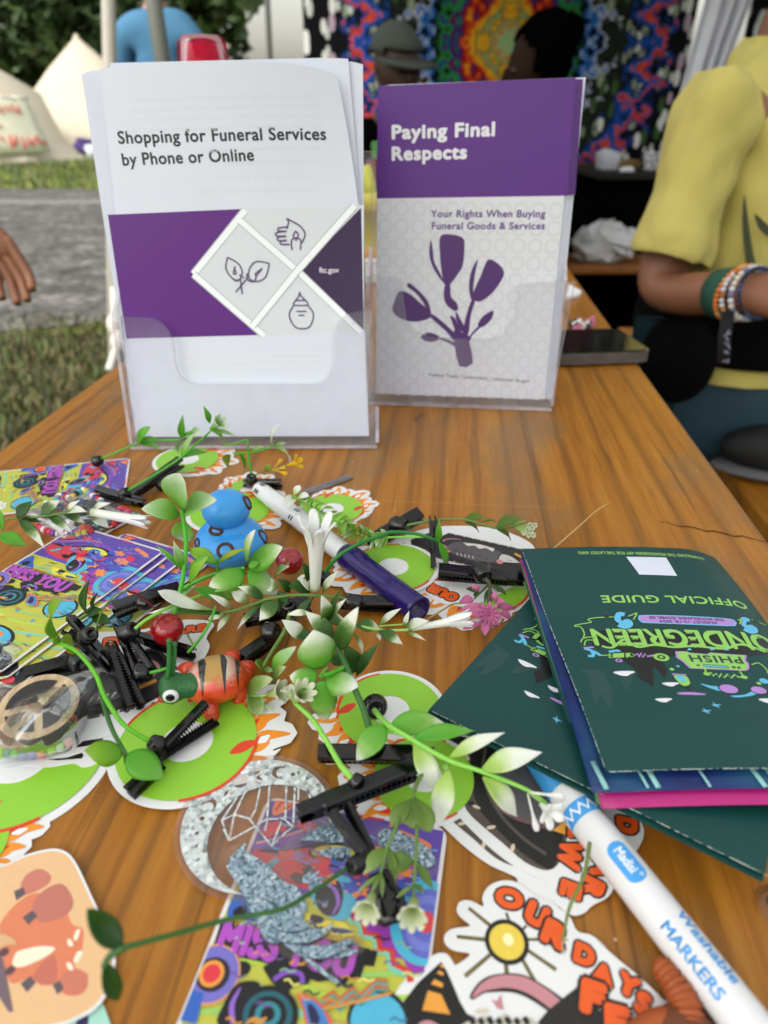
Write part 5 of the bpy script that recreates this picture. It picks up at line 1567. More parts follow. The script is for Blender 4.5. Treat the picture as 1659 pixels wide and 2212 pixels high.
# (6) the bottom sticker: OUR DAYS ARE FEW around a small sun
h = .0009
A = Art(TP(h))
ol = outline([A.T(p) for p in [ZN(*q) for q in ((150, 1120), (160, 1000), (220, 880), (300, 760), (390, 670), (470, 600), (540, 565), (600, 570), (640, 620), (665, 645), (760, 570), (650, 545), (590, 500), (585, 440), (640, 395), (760, 375), (700, 320), (668, 270), (690, 210), (760, 200), (850, 240), (845, 180), (880, 110), (950, 70), (1040, 62), (1120, 95), (1200, 160), (1320, 220), (1440, 300), (1500, 410), (1600, 440), (1700, 520))] + [R7(*q) for q in ((660, 1120), (780, 1230), (900, 1330), (1000, 1420), (1060, 1480), (1130, 1490), (1100, 1530), (1010, 1570), (1000, 1700), (600, 1900), (0, 2000))]], 4)
for a0, a1, wd in (((750, 252), (912, 384), 1), ((668, 450), (900, 475), 1), ((1010, 285), (1040, 370), .8), ((1125, 400), (1150, 375), .7), ((1160, 470), (1255, 470), .8), ((1145, 535), (1355, 680), 1), ((1105, 580), (1215, 775), 1), ((1005, 615), (1018, 735), 1.1), ((930, 550), (725, 725), 1)):
 A.stroke([ZN(*a0), ZN(*a1)], .0036*wd, BLK, taper=[.25, 1, 1, .3])
 A.stroke([ZN(*a0), ZN(*a1)], .0021*wd, '#9c8a30', taper=[.1, 1, 1, .15])
A.ell(ZN(1014, 486), .0058, .0058, BLK); A.ell(ZN(1014, 486), .0046, .0046, '#d8c04a'); A.ell(ZN(1024, 472), .0014, .0016, '#f0e6ae')
A.poly([ZN(*q) for q in ((560, 625), (400, 770), (300, 900), (250, 1060), (240, 1200), (640, 1240), (860, 1040), (740, 985), (690, 900), (640, 780), (600, 690))], BLK)
for pl in (((430, 960), (470, 825), (560, 850), (625, 990)), ((490, 780), (515, 745), (575, 775), (570, 805)), ((530, 705), (545, 685), (578, 700), (575, 722)), ((550, 660), (560, 640), (580, 650), (578, 670))):
 A.poly([ZN(*q) for q in pl], '#d8963a')
A.stroke([ZN(*q) for q in ((765, 880), (850, 800), (980, 770), (1120, 785), (1260, 860), (1400, 960), (1500, 1030))], .0048, BLK, sm=5, taper=[.2, .8, 1, 1, 1])
A.stroke([ZN(*q) for q in ((775, 872), (855, 800), (980, 762), (1120, 777), (1260, 852), (1400, 962), (1500, 1030))], .0034, PNK, sm=5, taper=[.1, .8, 1, 1, 1])
A.poly([ZN(*q) for q in ((1180, 1100), (1300, 960), (1500, 800), (1560, 820), (1680, 1000), (1700, 1200), (1200, 1200))], '#211f1f')
A.poly([ZN(*q) for q in ((640, 1100), (760, 1030), (860, 1000), (930, 1040), (1000, 980), (1060, 1030), (1180, 1010), (1260, 1080), (1240, 1200), (640, 1220))], '#b9b4a6', sm=0)
A.poly([ZN(*q) for q in ((800, 960), (880, 950), (890, 980), (810, 985))], '#c9c3ae', sm=4)
A.poly([ZN(*q) for q in ((905, 885), (945, 900), (975, 850), (985, 920), (995, 960), (950, 950))], PNK)
A.poly([ZN(*q) for q in ((400, 1060), (480, 1030), (560, 1090), (420, 1150))], PNK, sm=4)
for i in range(7): A.stroke([ZN(760+i*62, 1010+10*(i % 2)), ZN(790+i*62, 1060)], .0014, BLK)
for s, a, b, hs in (('O', (945, 225), (1110, 260), .0048), ('U', (1140, 325), (1255, 390), .0055), ('R', (1260, 465), (1390, 535), .0058)):
 bubble(A, s, ZN(*a), ZN(*b), hs)
for s, a, b, hs in (('D', (545, 1245), (640, 1285), .0046), ('A', (650, 1355), (750, 1400), .0044), ('Y', (790, 1410), (890, 1470), .0046), ('S', (895, 1530), (955, 1565), .0046), ('F', (590, 1530), (700, 1570), .0068), ('E', (740, 1690), (850, 1720), .0068)):
 bubble(A, s, R7(*a), R7(*b), hs)
flat(A, 'sticker', ol, h, m_vinyl, 'possum sticker with a small yellow sun and the large words OUR DAYS', 'sticker', 'possum stickers')
# ---------------------------------------------------------------- peach fox sticker and the teal one below it
h = .0014
A = Art(TP(h))
PCH = '#d9b184'
A.poly([ZP(*q) for q in ((-400, 480), (0, 425), (300, 300), (560, 235), (700, 245), (800, 310), (900, 470), (1050, 800), (1250, 1230), (1300, 1500), (1230, 1800), (1100, 2000), (900, 2130), (650, 2220), (0, 2330), (-500, 2300))], PCH, sm=4)
for pl, c in ((((0, 1180), (0, 1080), (180, 850), (400, 720), (640, 760), (760, 900), (840, 1080), (960, 1130), (960, 1300), (930, 1440), (860, 1560), (1010, 1640), (1000, 1780), (880, 1890), (740, 1880), (640, 1760), (480, 1780), (360, 1690), (150, 1760), (60, 1600), (0, 1440)), '#d07a58'),
              (((250, 600), (330, 490), (470, 440), (590, 520), (540, 630), (300, 740), (250, 660)), '#bf7464'), (((380, 860), (470, 720), (640, 620), (760, 640), (850, 820), (780, 960), (600, 1040), (450, 1040)), '#b56e60'),
              (((390, 1700), (480, 1530), (640, 1440), (660, 1700), (560, 1780)), '#bb6b58'), (((690, 1780), (740, 1640), (900, 1600), (1020, 1720), (960, 1870), (800, 1890)), '#c2735e')):
 A.poly([ZP(*q) for q in pl], c, sm=4)
for pl in (((150, 1540), (190, 1410), (240, 1380), (460, 1330), (640, 1350), (520, 1460), (260, 1570)), ((850, 1240), (890, 1140), (930, 1150), (890, 1260)), ((780, 1260), (820, 1250), (850, 1320), (800, 1330)), ((850, 1500), (900, 1390), (960, 1400), (900, 1510)), ((770, 1530), (820, 1520), (850, 1600), (800, 1600))):
 A.poly([ZP(*q) for q in pl], '#e3dcc4', sm=3)
for a, b in (((180, 750), (290, 690)), ((300, 1040), (410, 950)), ((280, 1810), (390, 1710)), ((640, 1830), (720, 1770))):
 A.stroke([ZP(*a), ZP(*b)], .0032, '#5d5055', taper=[1, 1, .8])
A.poly([ZP(*q) for q in ((-100, 1300), (0, 1360), (60, 1560), (160, 2080), (110, 2090), (0, 1920), (-100, 1800))], '#6e5c62')
for q in ((55, 1400), (125, 1610)): A.ell(ZP(*q), .0012, .0011, '#5a4048', n=12)
A.poly([ZP(*q) for q in ((-60, 1240), (40, 1190), (150, 1240), (200, 1310), (80, 1320), (0, 1360))], '#cda57a', sm=4)
ol = outline([A.T(ZP(*q)) for q in ((-420, 460), (0, 405), (300, 275), (560, 208), (710, 215), (825, 290), (930, 460), (1080, 790), (1285, 1220), (1335, 1500), (1260, 1820), (1120, 2030), (910, 2160), (650, 2250), (0, 2360), (-520, 2330))], 4)
flat(A, 'sticker', ol, h, m_vinyl, 'peach rounded sticker with orange foxes at the bottom left corner', 'sticker', th=.0005)
h = .0004
A = Art(TP(h))
A.poly([ZP(*q) for q in ((200, 2500), (260, 2200), (400, 2150), (480, 2190), (470, 2500))], '#b5366c', sm=3)
A.poly([ZP(*q) for q in ((880, 2200), (1000, 2100), (1020, 2220), (900, 2400))], '#332a5c', sm=3)
ol = [tuple(A.T(ZP(*q))) for q in ((100, 2000), (1140, 1880), (1200, 2010), (1290, 2260), (1320, 2600), (100, 2600))]
flat(A, 'sticker', ol, h, ink('#9fcfc0'), 'pale teal sticker peeping out below the peach fox sticker', 'sticker')
# ---------------------------------------------------------------- MISS YOU cards
YEL, PUP, VIO, CYA, RED_, ORA, BLU = '#b3b545', '#5c45a0', '#8b3b9e', '#4aa9c9', '#c93a48', '#e0854a', '#2f5cb0'
CARDF = {}
def card_frame(tl, bl, tr, h):
 a, b, c = P(*bl, h), P(*tl, h), P(*tr, h)
 up = (b-a).normalized()
 x = V((up.y, -up.x, 0))
 return Frame(a, x, up)
CB = card_frame(R8(560, 235), R8(85, 1420), R8(1475, 540), .0006)       # the large one at the bottom
CW = CB.uv(R8(1475, 540)).x
CHT = CB.uv(R8(560, 235)).y
SX = CW
def card_art():
 """everything traced in the frame of the front card, then shared by all"""
 A = Art()
 q = lambda p: CB.uv(R8(*p))/SX
 D = []
 def poly(pts, c, sm=4): D.append(('p', [q(p) for p in pts], c, sm))
 def raw(pts, c, sm=4): D.append(('p', [V(p) for p in pts], c, sm))
 def st(pts, w, c, sm=4, tp=None, r=False): D.append(('s', [V(p) if r else q(p) for p in pts], w, c, sm, tp))
 def el(p, a, b, c, rot=0, r=False): D.append(('e', V(p) if r else q(p), a, b, c, rot))
 top = CHT/SX
 raw([(0.02, .62), (0.98, .62), (.98, top-.02), (.02, top-.02)], PUP, 0)                      # purple sky of the upper half
 raw([(.02, -.62), (.98, -.62), (.98, .62), (.02, .62)], YEL, 0)                              # yellow-green ground
 for i in range(11):                                                                           # green wave bands on the yellow
  st([(.03, -.55+i*.1), (.3, -.5+i*.1), (.6, -.58+i*.1), (.97, -.5+i*.1)], .022, ('#8fbf62', '#7fc2a0', '#a8c84a')[i % 3], r=True)
 poly([(1010, 880), (1060, 800), (1220, 780), (1420, 760), (1370, 1150), (1300, 1160), (1260, 1080), (1160, 1060), (1130, 960), (1050, 950)], VIO, 0)   # magenta stairs
 el((1370, 880), .16, .2, CYA); el((1385, 890), .125, .16, '#5a63b8')
 for k in range(3): el((1380, 890), .1-.03*k, .13-.04*k, ('#6f78c8', '#5a63b8', RED_)[k])
 st([(980, 800), (1010, 880), (1050, 880), (1060, 950), (1130, 960), (1140, 1030), (1200, 1040), (1210, 1110), (1290, 1150), (1300, 1200)], .03, '#c23a3a', 0)
 st([(960, 820), (990, 890), (1030, 895), (1045, 965), (1110, 975), (1120, 1045), (1180, 1055), (1190, 1125), (1270, 1165)], .02, '#6fc0a8', 0)
 poly([(500, 500), (620, 545), (760, 500), (800, 560), (930, 660), (950, 770), (780, 720), (600, 680), (470, 600)], RED_, 3)   # red face panel
 for p in ((600, 570), (640, 605), (700, 540), (690, 575), (560, 600)): el(p, .035, .014, CYA, .5)
 poly([(780, 640), (860, 640), (980, 660), (1020, 760), (960, 880), (840, 840), (780, 740)], CYA)   # cyan cheek
 poly([(850, 660), (930, 680), (950, 760), (920, 850), (850, 850), (805, 780), (815, 700)], '#17161c')
 st([(850, 690), (905, 720), (925, 790), (895, 850)], .02, '#8a5fc0', tp=[.3, 1, 1, .4])
 el((855, 800), .014, .014, '#8a7aa0')
 poly([(670, 640), (700, 590), (780, 595), (780, 640), (720, 690)], '#17161c')
 poly([(500, 515), (680, 505), (760, 488), (880, 470), (1030, 500), (1100, 540), (1090, 560), (1000, 505), (880, 490), (770, 500), (620, 530)], '#14131a', 3)
 poly([(770, 525), (830, 485), (920, 480), (1010, 500), (1080, 560), (1000, 605), (900, 600), (820, 575)], '#14131a')
 poly([(785, 525), (835, 495), (920, 490), (1000, 510), (1060, 558), (990, 592), (900, 588), (830, 562)], '#d6d24a')
 el((925, 552), .06, .045, '#2f5fb8'); el((935, 550), .028, .024, '#10131c'); el((945, 545), .01, .01, '#dfe6ea')
 for i in range(3): st([(800+20*i, 535), (860+20*i, 560-20*i)], .006, '#6aa052')
 st([(480, 500), (620, 470), (760, 430), (900, 440), (1050, 490), (1200, 560), (1400, 640)], .035, '#7a4ab0')
 st([(500, 480), (640, 445), (780, 405), (920, 415)], .012, '#c98aa0')
 for pl in (((1000, 290), (1060, 300), (1150, 330), (1160, 360), (1080, 350), (1010, 320)), ((540, 390), (590, 370), (600, 420), (560, 450), (530, 430)), ((1240, 520), (1330, 560), (1320, 600), (1250, 570))): poly(pl, RED_)
 poly([(585, 330), (600, 260), (640, 235), (720, 245), (690, 290), (640, 320)], ORA)
 st([(600, 310), (640, 260), (670, 290), (700, 255)], .016, RED_)
 poly([(1240, 410), (1300, 430), (1400, 480), (1390, 510), (1290, 460), (1240, 440)], ORA)
 poly([(700, 850), (760, 840), (840, 880), (950, 890), (1000, 960), (860, 950), (760, 930)], '#d6cf3e')
 poly([(790, 850), (850, 870), (830, 900), (780, 880)], '#17161c'); poly([(880, 920), (960, 925), (1000, 945), (900, 950)], '#22386a')
 poly([(380, 760), (430, 720), (470, 800), (520, 880), (440, 880), (350, 860)], BLU)
 poly([(380, 830), (440, 800), (450, 850), (400, 870)], '#17161c')
 poly([(320, 880), (560, 900), (800, 960), (1130, 1040), (1110, 1120), (1060, 1115), (1040, 1180), (980, 1180), (960, 1220), (900, 1190), (820, 1200), (700, 1160), (540, 1100), (270, 1040)], '#17151a', 0)   # black title panel
 D.append(('t', 'WWW.JAMBANDGRAVEYARD.ORG', q((335, 905)), q((1050, 1010)), '#b8892f', .035, .01, 1.15))
 D.append(('t', 'MISS YOU', q((295, 1030)), q((985, 1172)), '#a548b4', .125, .055, 1.1))
 el((430, 1130), .035, .03, '#17161c')
 poly([(540, 1120), (620, 1110), (760, 1160), (770, 1210), (700, 1220), (660, 1250), (600, 1220), (560, 1170)], '#17161c')
 st([(590, 1190), (660, 1150), (730, 1160), (740, 1210)], .02, '#7a4ab0')
 el((270, 1160), .125, .125, '#d0925a'); el((272, 1158), .115, .115, '#6d68b8'); el((276, 1162), .075, .07, '#24202c'); el((270, 1158), .055, .055, '#d8923a'); el((270, 1158), .038, .038, '#cf3340')
 poly([(105, 1400), (170, 1240), (230, 1260), (190, 1420)], BLU, 0)
 poly([(300, 1420), (330, 1320), (390, 1220), (470, 1195), (520, 1215), (500, 1290), (450, 1360), (420, 1440)], '#17161c')
 st([(380, 1420), (375, 1320), (420, 1230)], .022, '#8a5fc0', tp=[1, 1, .3])
 el((560, 1370), .13, .11, '#17161c');
 for k in range(4): el((560, 1370), .105-.025*k, .088-.02*k, ('#1f5a66', '#17161c', '#2f7f8c', '#17161c')[k])
 poly([(715, 1262), (790, 1280), (860, 1340), (900, 1440), (840, 1450), (760, 1420), (740, 1340)], '#c9584a'); poly([(735, 1280), (790, 1295), (845, 1350), (875, 1440), (780, 1430), (755, 1350)], '#3f78b8'); poly([(765, 1320), (800, 1330), (830, 1400), (790, 1430)], '#241f48')
 el((1130, 1400), .13, .12, '#17161c'); el((1130, 1405), .115, .105, CYA)
 for i in range(4): st([(840, 1290+i*22), (900, 1250+i*22), (930, 1290+i*20), (1000, 1230+i*20), (1040, 1270+i*18), (1120, 1190+i*18), (1180, 1200+i*16)], .012, ('#c25a34', '#4f9a90', '#c25a34', '#3f8f88')[i], 0)
 st([(850, 1340), (1000, 1310), (1200, 1260)], .012, '#c98a3a')
 # lower end of the card
 raw([(.05, -.5), (.95, -.5), (.95, -.36), (.6, -.3), (.3, -.36), (.05, -.3)], '#1b1a20')
 for x in (.25, .62):
  el((x, -.27), .2, .125, '#1b1a20', r=True); el((x, -.27), .17, .105, CYA, r=True); el((x-.02, -.26), .1, .05, ORA, .4, True); el((x+.06, -.3), .06, .035, ORA, -.3, True)
 for i in range(5): el((.12+.19*i, -.47), .05, .035, '#c8424a', r=True)
 for i in range(14): st([(.08+i*.062, -.385), (.09+i*.062, -.42)], .012, '#7fb8b0', 0, r=True)
 for x, y in ((.2, -.05), (.4, -.1), (.75, -.02), (.86, -.15), (.55, .02)): el((x, y), .018, .018, '#6f9aa8', r=True)
 # flecks over the purple
 rb = random.Random(21)
 for k in range(70):
  x, y = rb.uniform(.08, .9), rb.uniform(-.3, .6); a = rb.uniform(-.3, .3)
  D.append(('s', [V((x, y)), V((x+.02, y+.012+a*.02)), V((x+.045, y+a*.05)), V((x+.07, y+.012+a*.06))], rb.uniform(.006, .012), rb.choice(['#7fb08a', '#c98a3a', '#3f6f8a', '#6a4a90', '#2a2a34', '#d8d070']), 3, None))
 for c_, n_, lo_, hi_ in ((RED_, 9, .72, top-.12), (ORA, 7, .62, top-.15), ('#3f55b4', 5, .7, top-.2)):
  for k in range(n_):
   x, y = rb.uniform(.45, .93) if c_ != RED_ else rb.uniform(.1, .93), rb.uniform(lo_, hi_); r_ = rb.uniform(.025, .05)
   raw([(x+r_*(1+.45*(j % 2)*1.2)*math.cos(j*PI/6)*1.5*.8, y+r_*(.6+.5*(j % 2))*math.sin(j*PI/6)) for j in range(12)], c_, 2)
 for k in range(46):
  x, y = rb.uniform(.08, .92), rb.uniform(.75, top-.08)
  D.append(('s', [V((x, y)), V((x+rb.uniform(.02, .08), y+rb.uniform(-.02, .02)))], .01, rb.choice(['#7f8ad0', '#8f6fc8', '#6aa0d8']), 0, None))
 return D
CARD = card_art()
CTOP = CHT/SX
CBOT = -.52
def rrect(x0, y0, x1, y1, r, n=6):
 out = []
 for cx_, cy_, a0 in ((x1-r, y0+r, -PI/2), (x1-r, y1-r, 0), (x0+r, y1-r, PI/2), (x0+r, y0+r, PI)):
  for k in range(n+1): out.append((cx_+r*math.cos(a0+k*PI/2/n), cy_+r*math.sin(a0+k*PI/2/n)))
 return out
m_card = mat('card_edge', '#d4d2d2', .3, .02)
def card(F, s, label, lift=0, bend=0, th=.0004):
 A = Art()
 for d in CARD:
  if d[0] == 'p': A.poly(d[1], d[2], sm=d[3])
  elif d[0] == 's': A.stroke(d[1], d[2], d[3], sm=d[4], taper=d[5])
  elif d[0] == 'e': A.ell(d[1], d[2], d[3], d[4], rot=d[5], n=28)
  else: A.text(d[1], d[2], d[3], d[4], bold=d[6], hs=d[5], sp=d[7])
 lo, hi = .012, .988
 # trim everything to the printed area
 def clampf(v):
  return V((min(hi, max(lo, v[0])), min(CTOP-.012, max(CBOT+.012, v[1]))))
 A.items = [([tuple(clampf(p)) for p in it[0]], *it[1:]) for it in A.items]
 A.DZ = 1.6e-5
 o = A.build('card', lambda u, v, z: F.w(u*s, v*s, z+lift+bend*(v-CBOT)**2), [rrect(0, CBOT, 1, CTOP, .07)], m_card, th=th,
    cuts=[((0, CBOT+(CTOP-CBOT)*i/10, 0), (0, 1, 0)) for i in range(1, 10)] if bend else None)
 return tag(o, label, 'card', 'bright MISS YOU cards')
def card_at(a_px, b_px, h, scale_from, **k):
 """a,b: photo points of the ends of the MISS YOU baseline"""
card(CB, SX, 'bright patterned MISS YOU card under the glitter whale sticker')
# the others share its size: place by the baseline of their title
tA = CB.uv(R8(295, 1030))/SX; tB = CB.uv(R8(985, 1172))/SX
def frame_by_title(pa, pb, h):
 A_, B_ = P(*pa, h), P(*pb, h)
 L_ = (tB-tA).length
 s = SX
 x = (B_-A_).normalized(); d = tB-tA; ang = math.atan2(d.y, d.x)
 # rotate so that the traced baseline lands on A->B
 ex = V((x.x*math.cos(-ang)-x.y*math.sin(-ang), x.x*math.sin(-ang)+x.y*math.cos(-ang), 0))
 ey = V((-ex.y, ex.x, 0))
 o = (A_+B_)/2 - (ex*(tA.x+tB.x)/2+ey*(tA.y+tB.y)/2)*s
 return Frame(o, ex, ey)
card(frame_by_title(ZD(625, 330), ZD(1140, 505), .0004), SX, 'lowest MISS YOU card of the fan, mostly hidden by the ones above', .0002)
card(frame_by_title(ZD(250, 380), ZD(760, 560), .001), SX, 'second MISS YOU card of the fan, its corner showing under the long clip', .0012)
card(frame_by_title(ZD(150, 330), ZD(660, 505), .0012), SX, 'third MISS YOU card of the fan, edge showing below the top one', .0022)
card(frame_by_title(ZD(95, 305), ZD(610, 480), .0015), SX, 'topmost MISS YOU card of the fan left of the blue duck', .0034)
card(frame_by_title(ZA(530, 215), ZA(440, 480), .0004), SX, 'MISS YOU card lying crossways at the far left under the bag of beads', 0)
# ================================================================ guides, markers, toys, bags, shiny stickers
# ---------------------------------------------------------------- dark green guides
GR2, TEAL, LIM, LIL, CYN, DKT = '#1d4a47', '#1b4644', '#86bf5a', '#a87fc4', '#5ab0d6', '#173a39'
m_guide = mat('guide_cover', '#12403e', .42, .05, 700, spec=.32)
GF = None
def guide_frame(h_far, h_near):
 bl, br, tl = P(*R6(745, 1355), h_near) if False else P(1309, 1668, h_near), P(1659, 1673, h_near), P(1126, 1187, h_far)
 x = (br-bl).normalized()
 return Frame(bl, x, tl-bl)
GF = guide_frame(.018, .021)
GH = GF.uv((1126, 1187)).y
gtl = GF.uv((1126, 1187)); GWD = GF.uv((1524, 1197)).x
T6 = lambda p: GF.uv(R6(*p))
def guide_art():
 D = []
 poly = lambda pts, c, sm=0: D.append(('p', [T6(p) for p in pts], c, sm))
 st = lambda pts, w, c, sm=4, tp=None: D.append(('s', [T6(p) for p in pts], w, c, sm, tp))
 tx = lambda s, a, b, c, bold=.02, hs=None, sp=1.08: D.append(('t', s, T6(a), T6(b), c, bold, hs, sp))
 el = lambda c, rx, ry, col, rot=0: D.append(('e', T6(c), rx, ry, col, rot))
 # forest silhouettes (upside down as the cover lies)
 poly([(560, 870), (620, 900), (640, 1000), (660, 1070), (690, 1010), (740, 1100), (760, 1060), (750, 980), (700, 880)], '#1a403d')
 poly([(800, 930), (840, 1000), (870, 960), (880, 900)], '#1a403d')
 poly([(640, 640), (1655, 700), (1655, 780), (1560, 800), (1300, 790), (1110, 800), (1040, 820), (1075, 880), (1060, 935), (1030, 900), (1005, 870), (985, 880), (1000, 920), (990, 990), (960, 960), (930, 945), (900, 920), (905, 890), (860, 850), (800, 810), (780, 760), (700, 740)], '#0d1211')
 # title, blocky letters with dark backing
 tx('MONDEGREEN', (1800, 688), (632, 640), '#0d1211', .06, .0098, 1.02)
 tx('MONDEGREEN', (1800, 680), (634, 636), LIM, .038, .0095, 1.02)
 st([(700, 735), (760, 745), (830, 700), (900, 745), (1000, 735), (1110, 750), (1230, 745), (1400, 760), (1500, 735), (1640, 770)], .0011, LIM)
 tx('OFFICIAL GUIDE', (1522, 480), (692, 450), LIM, .024, .0046, 1.06)
 tx('DOWNLOAD THE MONDEGREEN APP FOR THE LATEST INFO', (1280, 222), (560, 200), '#8fb86a', .02, .0026, 1.1)
 poly([(836, 240), (1066, 243), (1128, 352), (912, 343)], '#cdd3e2')
 # pill with the date
 poly([(905, 575), (960, 562), (1400, 585), (1470, 605), (1474, 625), (1420, 638), (980, 616), (920, 606)], '#0f1a1c', 4)
 poly([(909, 576), (962, 565), (1400, 588), (1466, 607), (1468, 622), (1418, 633), (984, 612), (924, 602)], CYN, 4)
 poly([(918, 578), (968, 570), (1398, 592), (1455, 609), (1456, 620), (1416, 627), (988, 606), (932, 598)], LIL, 4)
 tx('AUGUST 15-18, 2024', (1356, 609), (1028, 596), '#2a1540', .03, .0015, 1.05)
 tx('THE WOODLANDS, DOVER, DE', (1396, 592), (968, 573), '#2a1540', .03, .0015, 1.05)
 # curly blue creatures beside the pill
 for dx, dy in ((0, 0), (720, 30)):
  st([(830+dx, 560+dy), (800+dx, 555+dy), (790+dx, 585+dy), (820+dx, 605+dy), (850+dx, 595+dy), (860+dx, 615+dy), (830+dx, 628+dy), (795+dx, 615+dy)], .0034, '#101a1c')
  st([(830+dx, 560+dy), (800+dx, 555+dy), (790+dx, 585+dy), (820+dx, 605+dy), (850+dx, 595+dy), (860+dx, 615+dy), (830+dx, 628+dy), (795+dx, 615+dy)], .0024, CYN)
 # cables and little fittings
 for pl in ([(770, 570), (700, 570), (650, 572), (620, 580), (640, 595), (560, 606), (545, 615), (580, 620), (600, 660), (590, 690)], [(850, 570), (880, 560), (900, 555), (880, 590)], [(1480, 600), (1500, 590), (1490, 620)], [(1560, 580), (1655, 590)], [(580, 710), (590, 690), (630, 680), (660, 690)], [(600, 730), (610, 700), (650, 700)],
               [(1560, 850), (1600, 840), (1640, 870), (1655, 900)], [(690, 790), (735, 790)]):
  st(pl, .0009, '#0f1a1c'); st(pl, .0005, LIM)
 for c in ((725, 565), (1590, 582), (1610, 610)): el(c, .0012, .0008, '#101a1c')
 # blue octopus shape and speaker
 st([(600, 745), (640, 760), (650, 790), (620, 790)], .0013, CYN); st([(640, 760), (670, 775), (690, 790)], .0013, CYN); st([(595, 742), (655, 740)], .0008, LIL)
 poly([(734, 778), (830, 776), (832, 808), (736, 810)], '#0f1a1c'); poly([(738, 781), (826, 779), (828, 805), (740, 807)], LIM)
 el((755, 798), .0006, .0005, '#10201c'); el((757, 787), .0006, .0005, '#10201c')
 st([(740, 770), (790, 764), (800, 772)], .0012, CYN); el((797, 822), .0013, .001, LIL); el((797, 822), .0006, .0005, '#14302c')
 poly([(835, 780), (850, 780), (852, 806), (838, 806)], LIM); el((866, 792), .0012, .0012, LIM); el((870, 792), .0006, .001, '#0d1211')
 st([(890, 792), (905, 785), (912, 805), (925, 780), (935, 808), (948, 786), (960, 802), (1000, 796)], .0008, LIL, 0)
 el((1040, 808), .0028, .0022, LIM); el((1040, 808), .0015, .0012, '#0d1211'); el((1040, 808), .0007, .0006, LIM)
 # ticket with PHISH
 tk = [(1115, 772), (1180, 772), (1190, 780), (1300, 790), (1320, 780), (1440, 790), (1535, 795), (1530, 830), (1548, 845), (1550, 880), (1530, 893), (1400, 888), (1200, 880), (1180, 860), (1150, 830), (1120, 810)]
 poly(tk, '#0f1a1c');
 def inset(pts, k):
  cx_ = sum(p[0] for p in pts)/len(pts); cy2 = sum(p[1] for p in pts)/len(pts)
  return [(cx_+(p[0]-cx_)*k, cy2+(p[1]-cy2)*(k-.04)) for p in pts]
 poly(inset(tk, .98), LIL); poly(inset(tk, .92), LIM)
 tx('PHISH', (1490, 808), (1195, 798), '#26343a', .035, .0036, 1.12)
 st([(1280, 858), (1425, 868)], .0014, '#12201f', 0); st([(1284, 859), (1420, 868)], .0008, CYN, 0)
 el((1456, 868), .0007, .0006, '#12201f'); el((1485, 870), .0007, .0006, '#12201f'); el((1250, 858), .0006, .0005, '#12201f')
 for x in (1330, 1415, 1200): poly([(x, 755), (x+18, 768), (x-14, 770)], CYN)
 st([(1300, 908), (1325, 900), (1335, 920), (1355, 905), (1370, 928), (1385, 905), (1400, 930), (1420, 908), (1440, 932), (1460, 910), (1480, 925), (1515, 925)], .0007, LIM, 0)
 el((1300, 908), .0012, .0009, LIM); el((1515, 925), .0012, .0009, LIM)
 st([(1290, 880), (1296, 905)], .0006, LIM, 0); st([(1490, 890), (1510, 920)], .0006, LIM, 0)
 # goblet
 poly([(1098, 905), (1180, 910), (1184, 918), (1102, 913)], LIL)
 poly([(1106, 915), (1184, 920), (1210, 960), (1200, 980), (1170, 985), (1140, 970)], '#0f1a1c', 4); poly([(1110, 917), (1180, 922), (1203, 958), (1196, 975), (1170, 980), (1144, 966)], LIM, 4)
 poly([(1120, 922), (1165, 925), (1178, 955), (1150, 950)], CYN, 4); st([(1185, 985), (1205, 1020)], .0009, '#0f1a1c', 0)
 poly([(1132, 1022), (1200, 1018), (1290, 1028), (1270, 1036), (1150, 1032)], LIL, 4)
 # clouds
 for c, k in (((825, 902), 1.0), ((1090, 972), .8), ((1050, 1065), .8), ((1650, 1065), .9)):
  x, y = c
  cl = [(x-62*k, y-10*k), (x-20*k, y-16*k), (x+50*k, y-14*k), (x+62*k, y-6*k), (x+40*k, y+2*k), (x+20*k, y+14*k), (x-10*k, y+12*k), (x-30*k, y+6*k)]
  poly([(x+(a-x)*1.08, y+(b-y)*1.18) for a, b in cl], '#0f1a1c', 3); poly(cl, '#d5dae0', 3)
 # comets
 poly([(1262, 966), (1330, 980), (1400, 985), (1410, 1005), (1370, 1010), (1310, 990)], CYN, 4); el((1425, 997), .0036, .0026, '#0f1a1c'); el((1425, 997), .0031, .0022, LIL)
 poly([(1434, 1040), (1520, 1030), (1580, 995), (1610, 1010), (1560, 1035), (1480, 1048)], CYN, 4); el((1598, 1002), .0031, .0022, '#0f1a1c'); el((1598, 1002), .0026, .0018, LIL)
 # birds
 for x, y in ((1352, 1095), (1295, 1130)):
  poly([(x-34, y-28), (x-4, y-8), (x+40, y-8), (x+12, y+8), (x+30, y+28), (x-2, y+12), (x-38, y+2), (x-16, y-6)], '#0f1a1c'); poly([(x-29, y-23), (x-2, y-4), (x+32, y-5), (x+8, y+6), (x+24, y+22), (x-2, y+8), (x-30, y), (x-12, y-5)], CYN)
 el((1630, 945), .0016, .0013, CYN); el((1600, 960), .0008, .0007, LIM); el((1100, 880), .0008, .0007, LIM); el((1135, 862), .0006, .0005, CYN)
 return D
GART = guide_art()
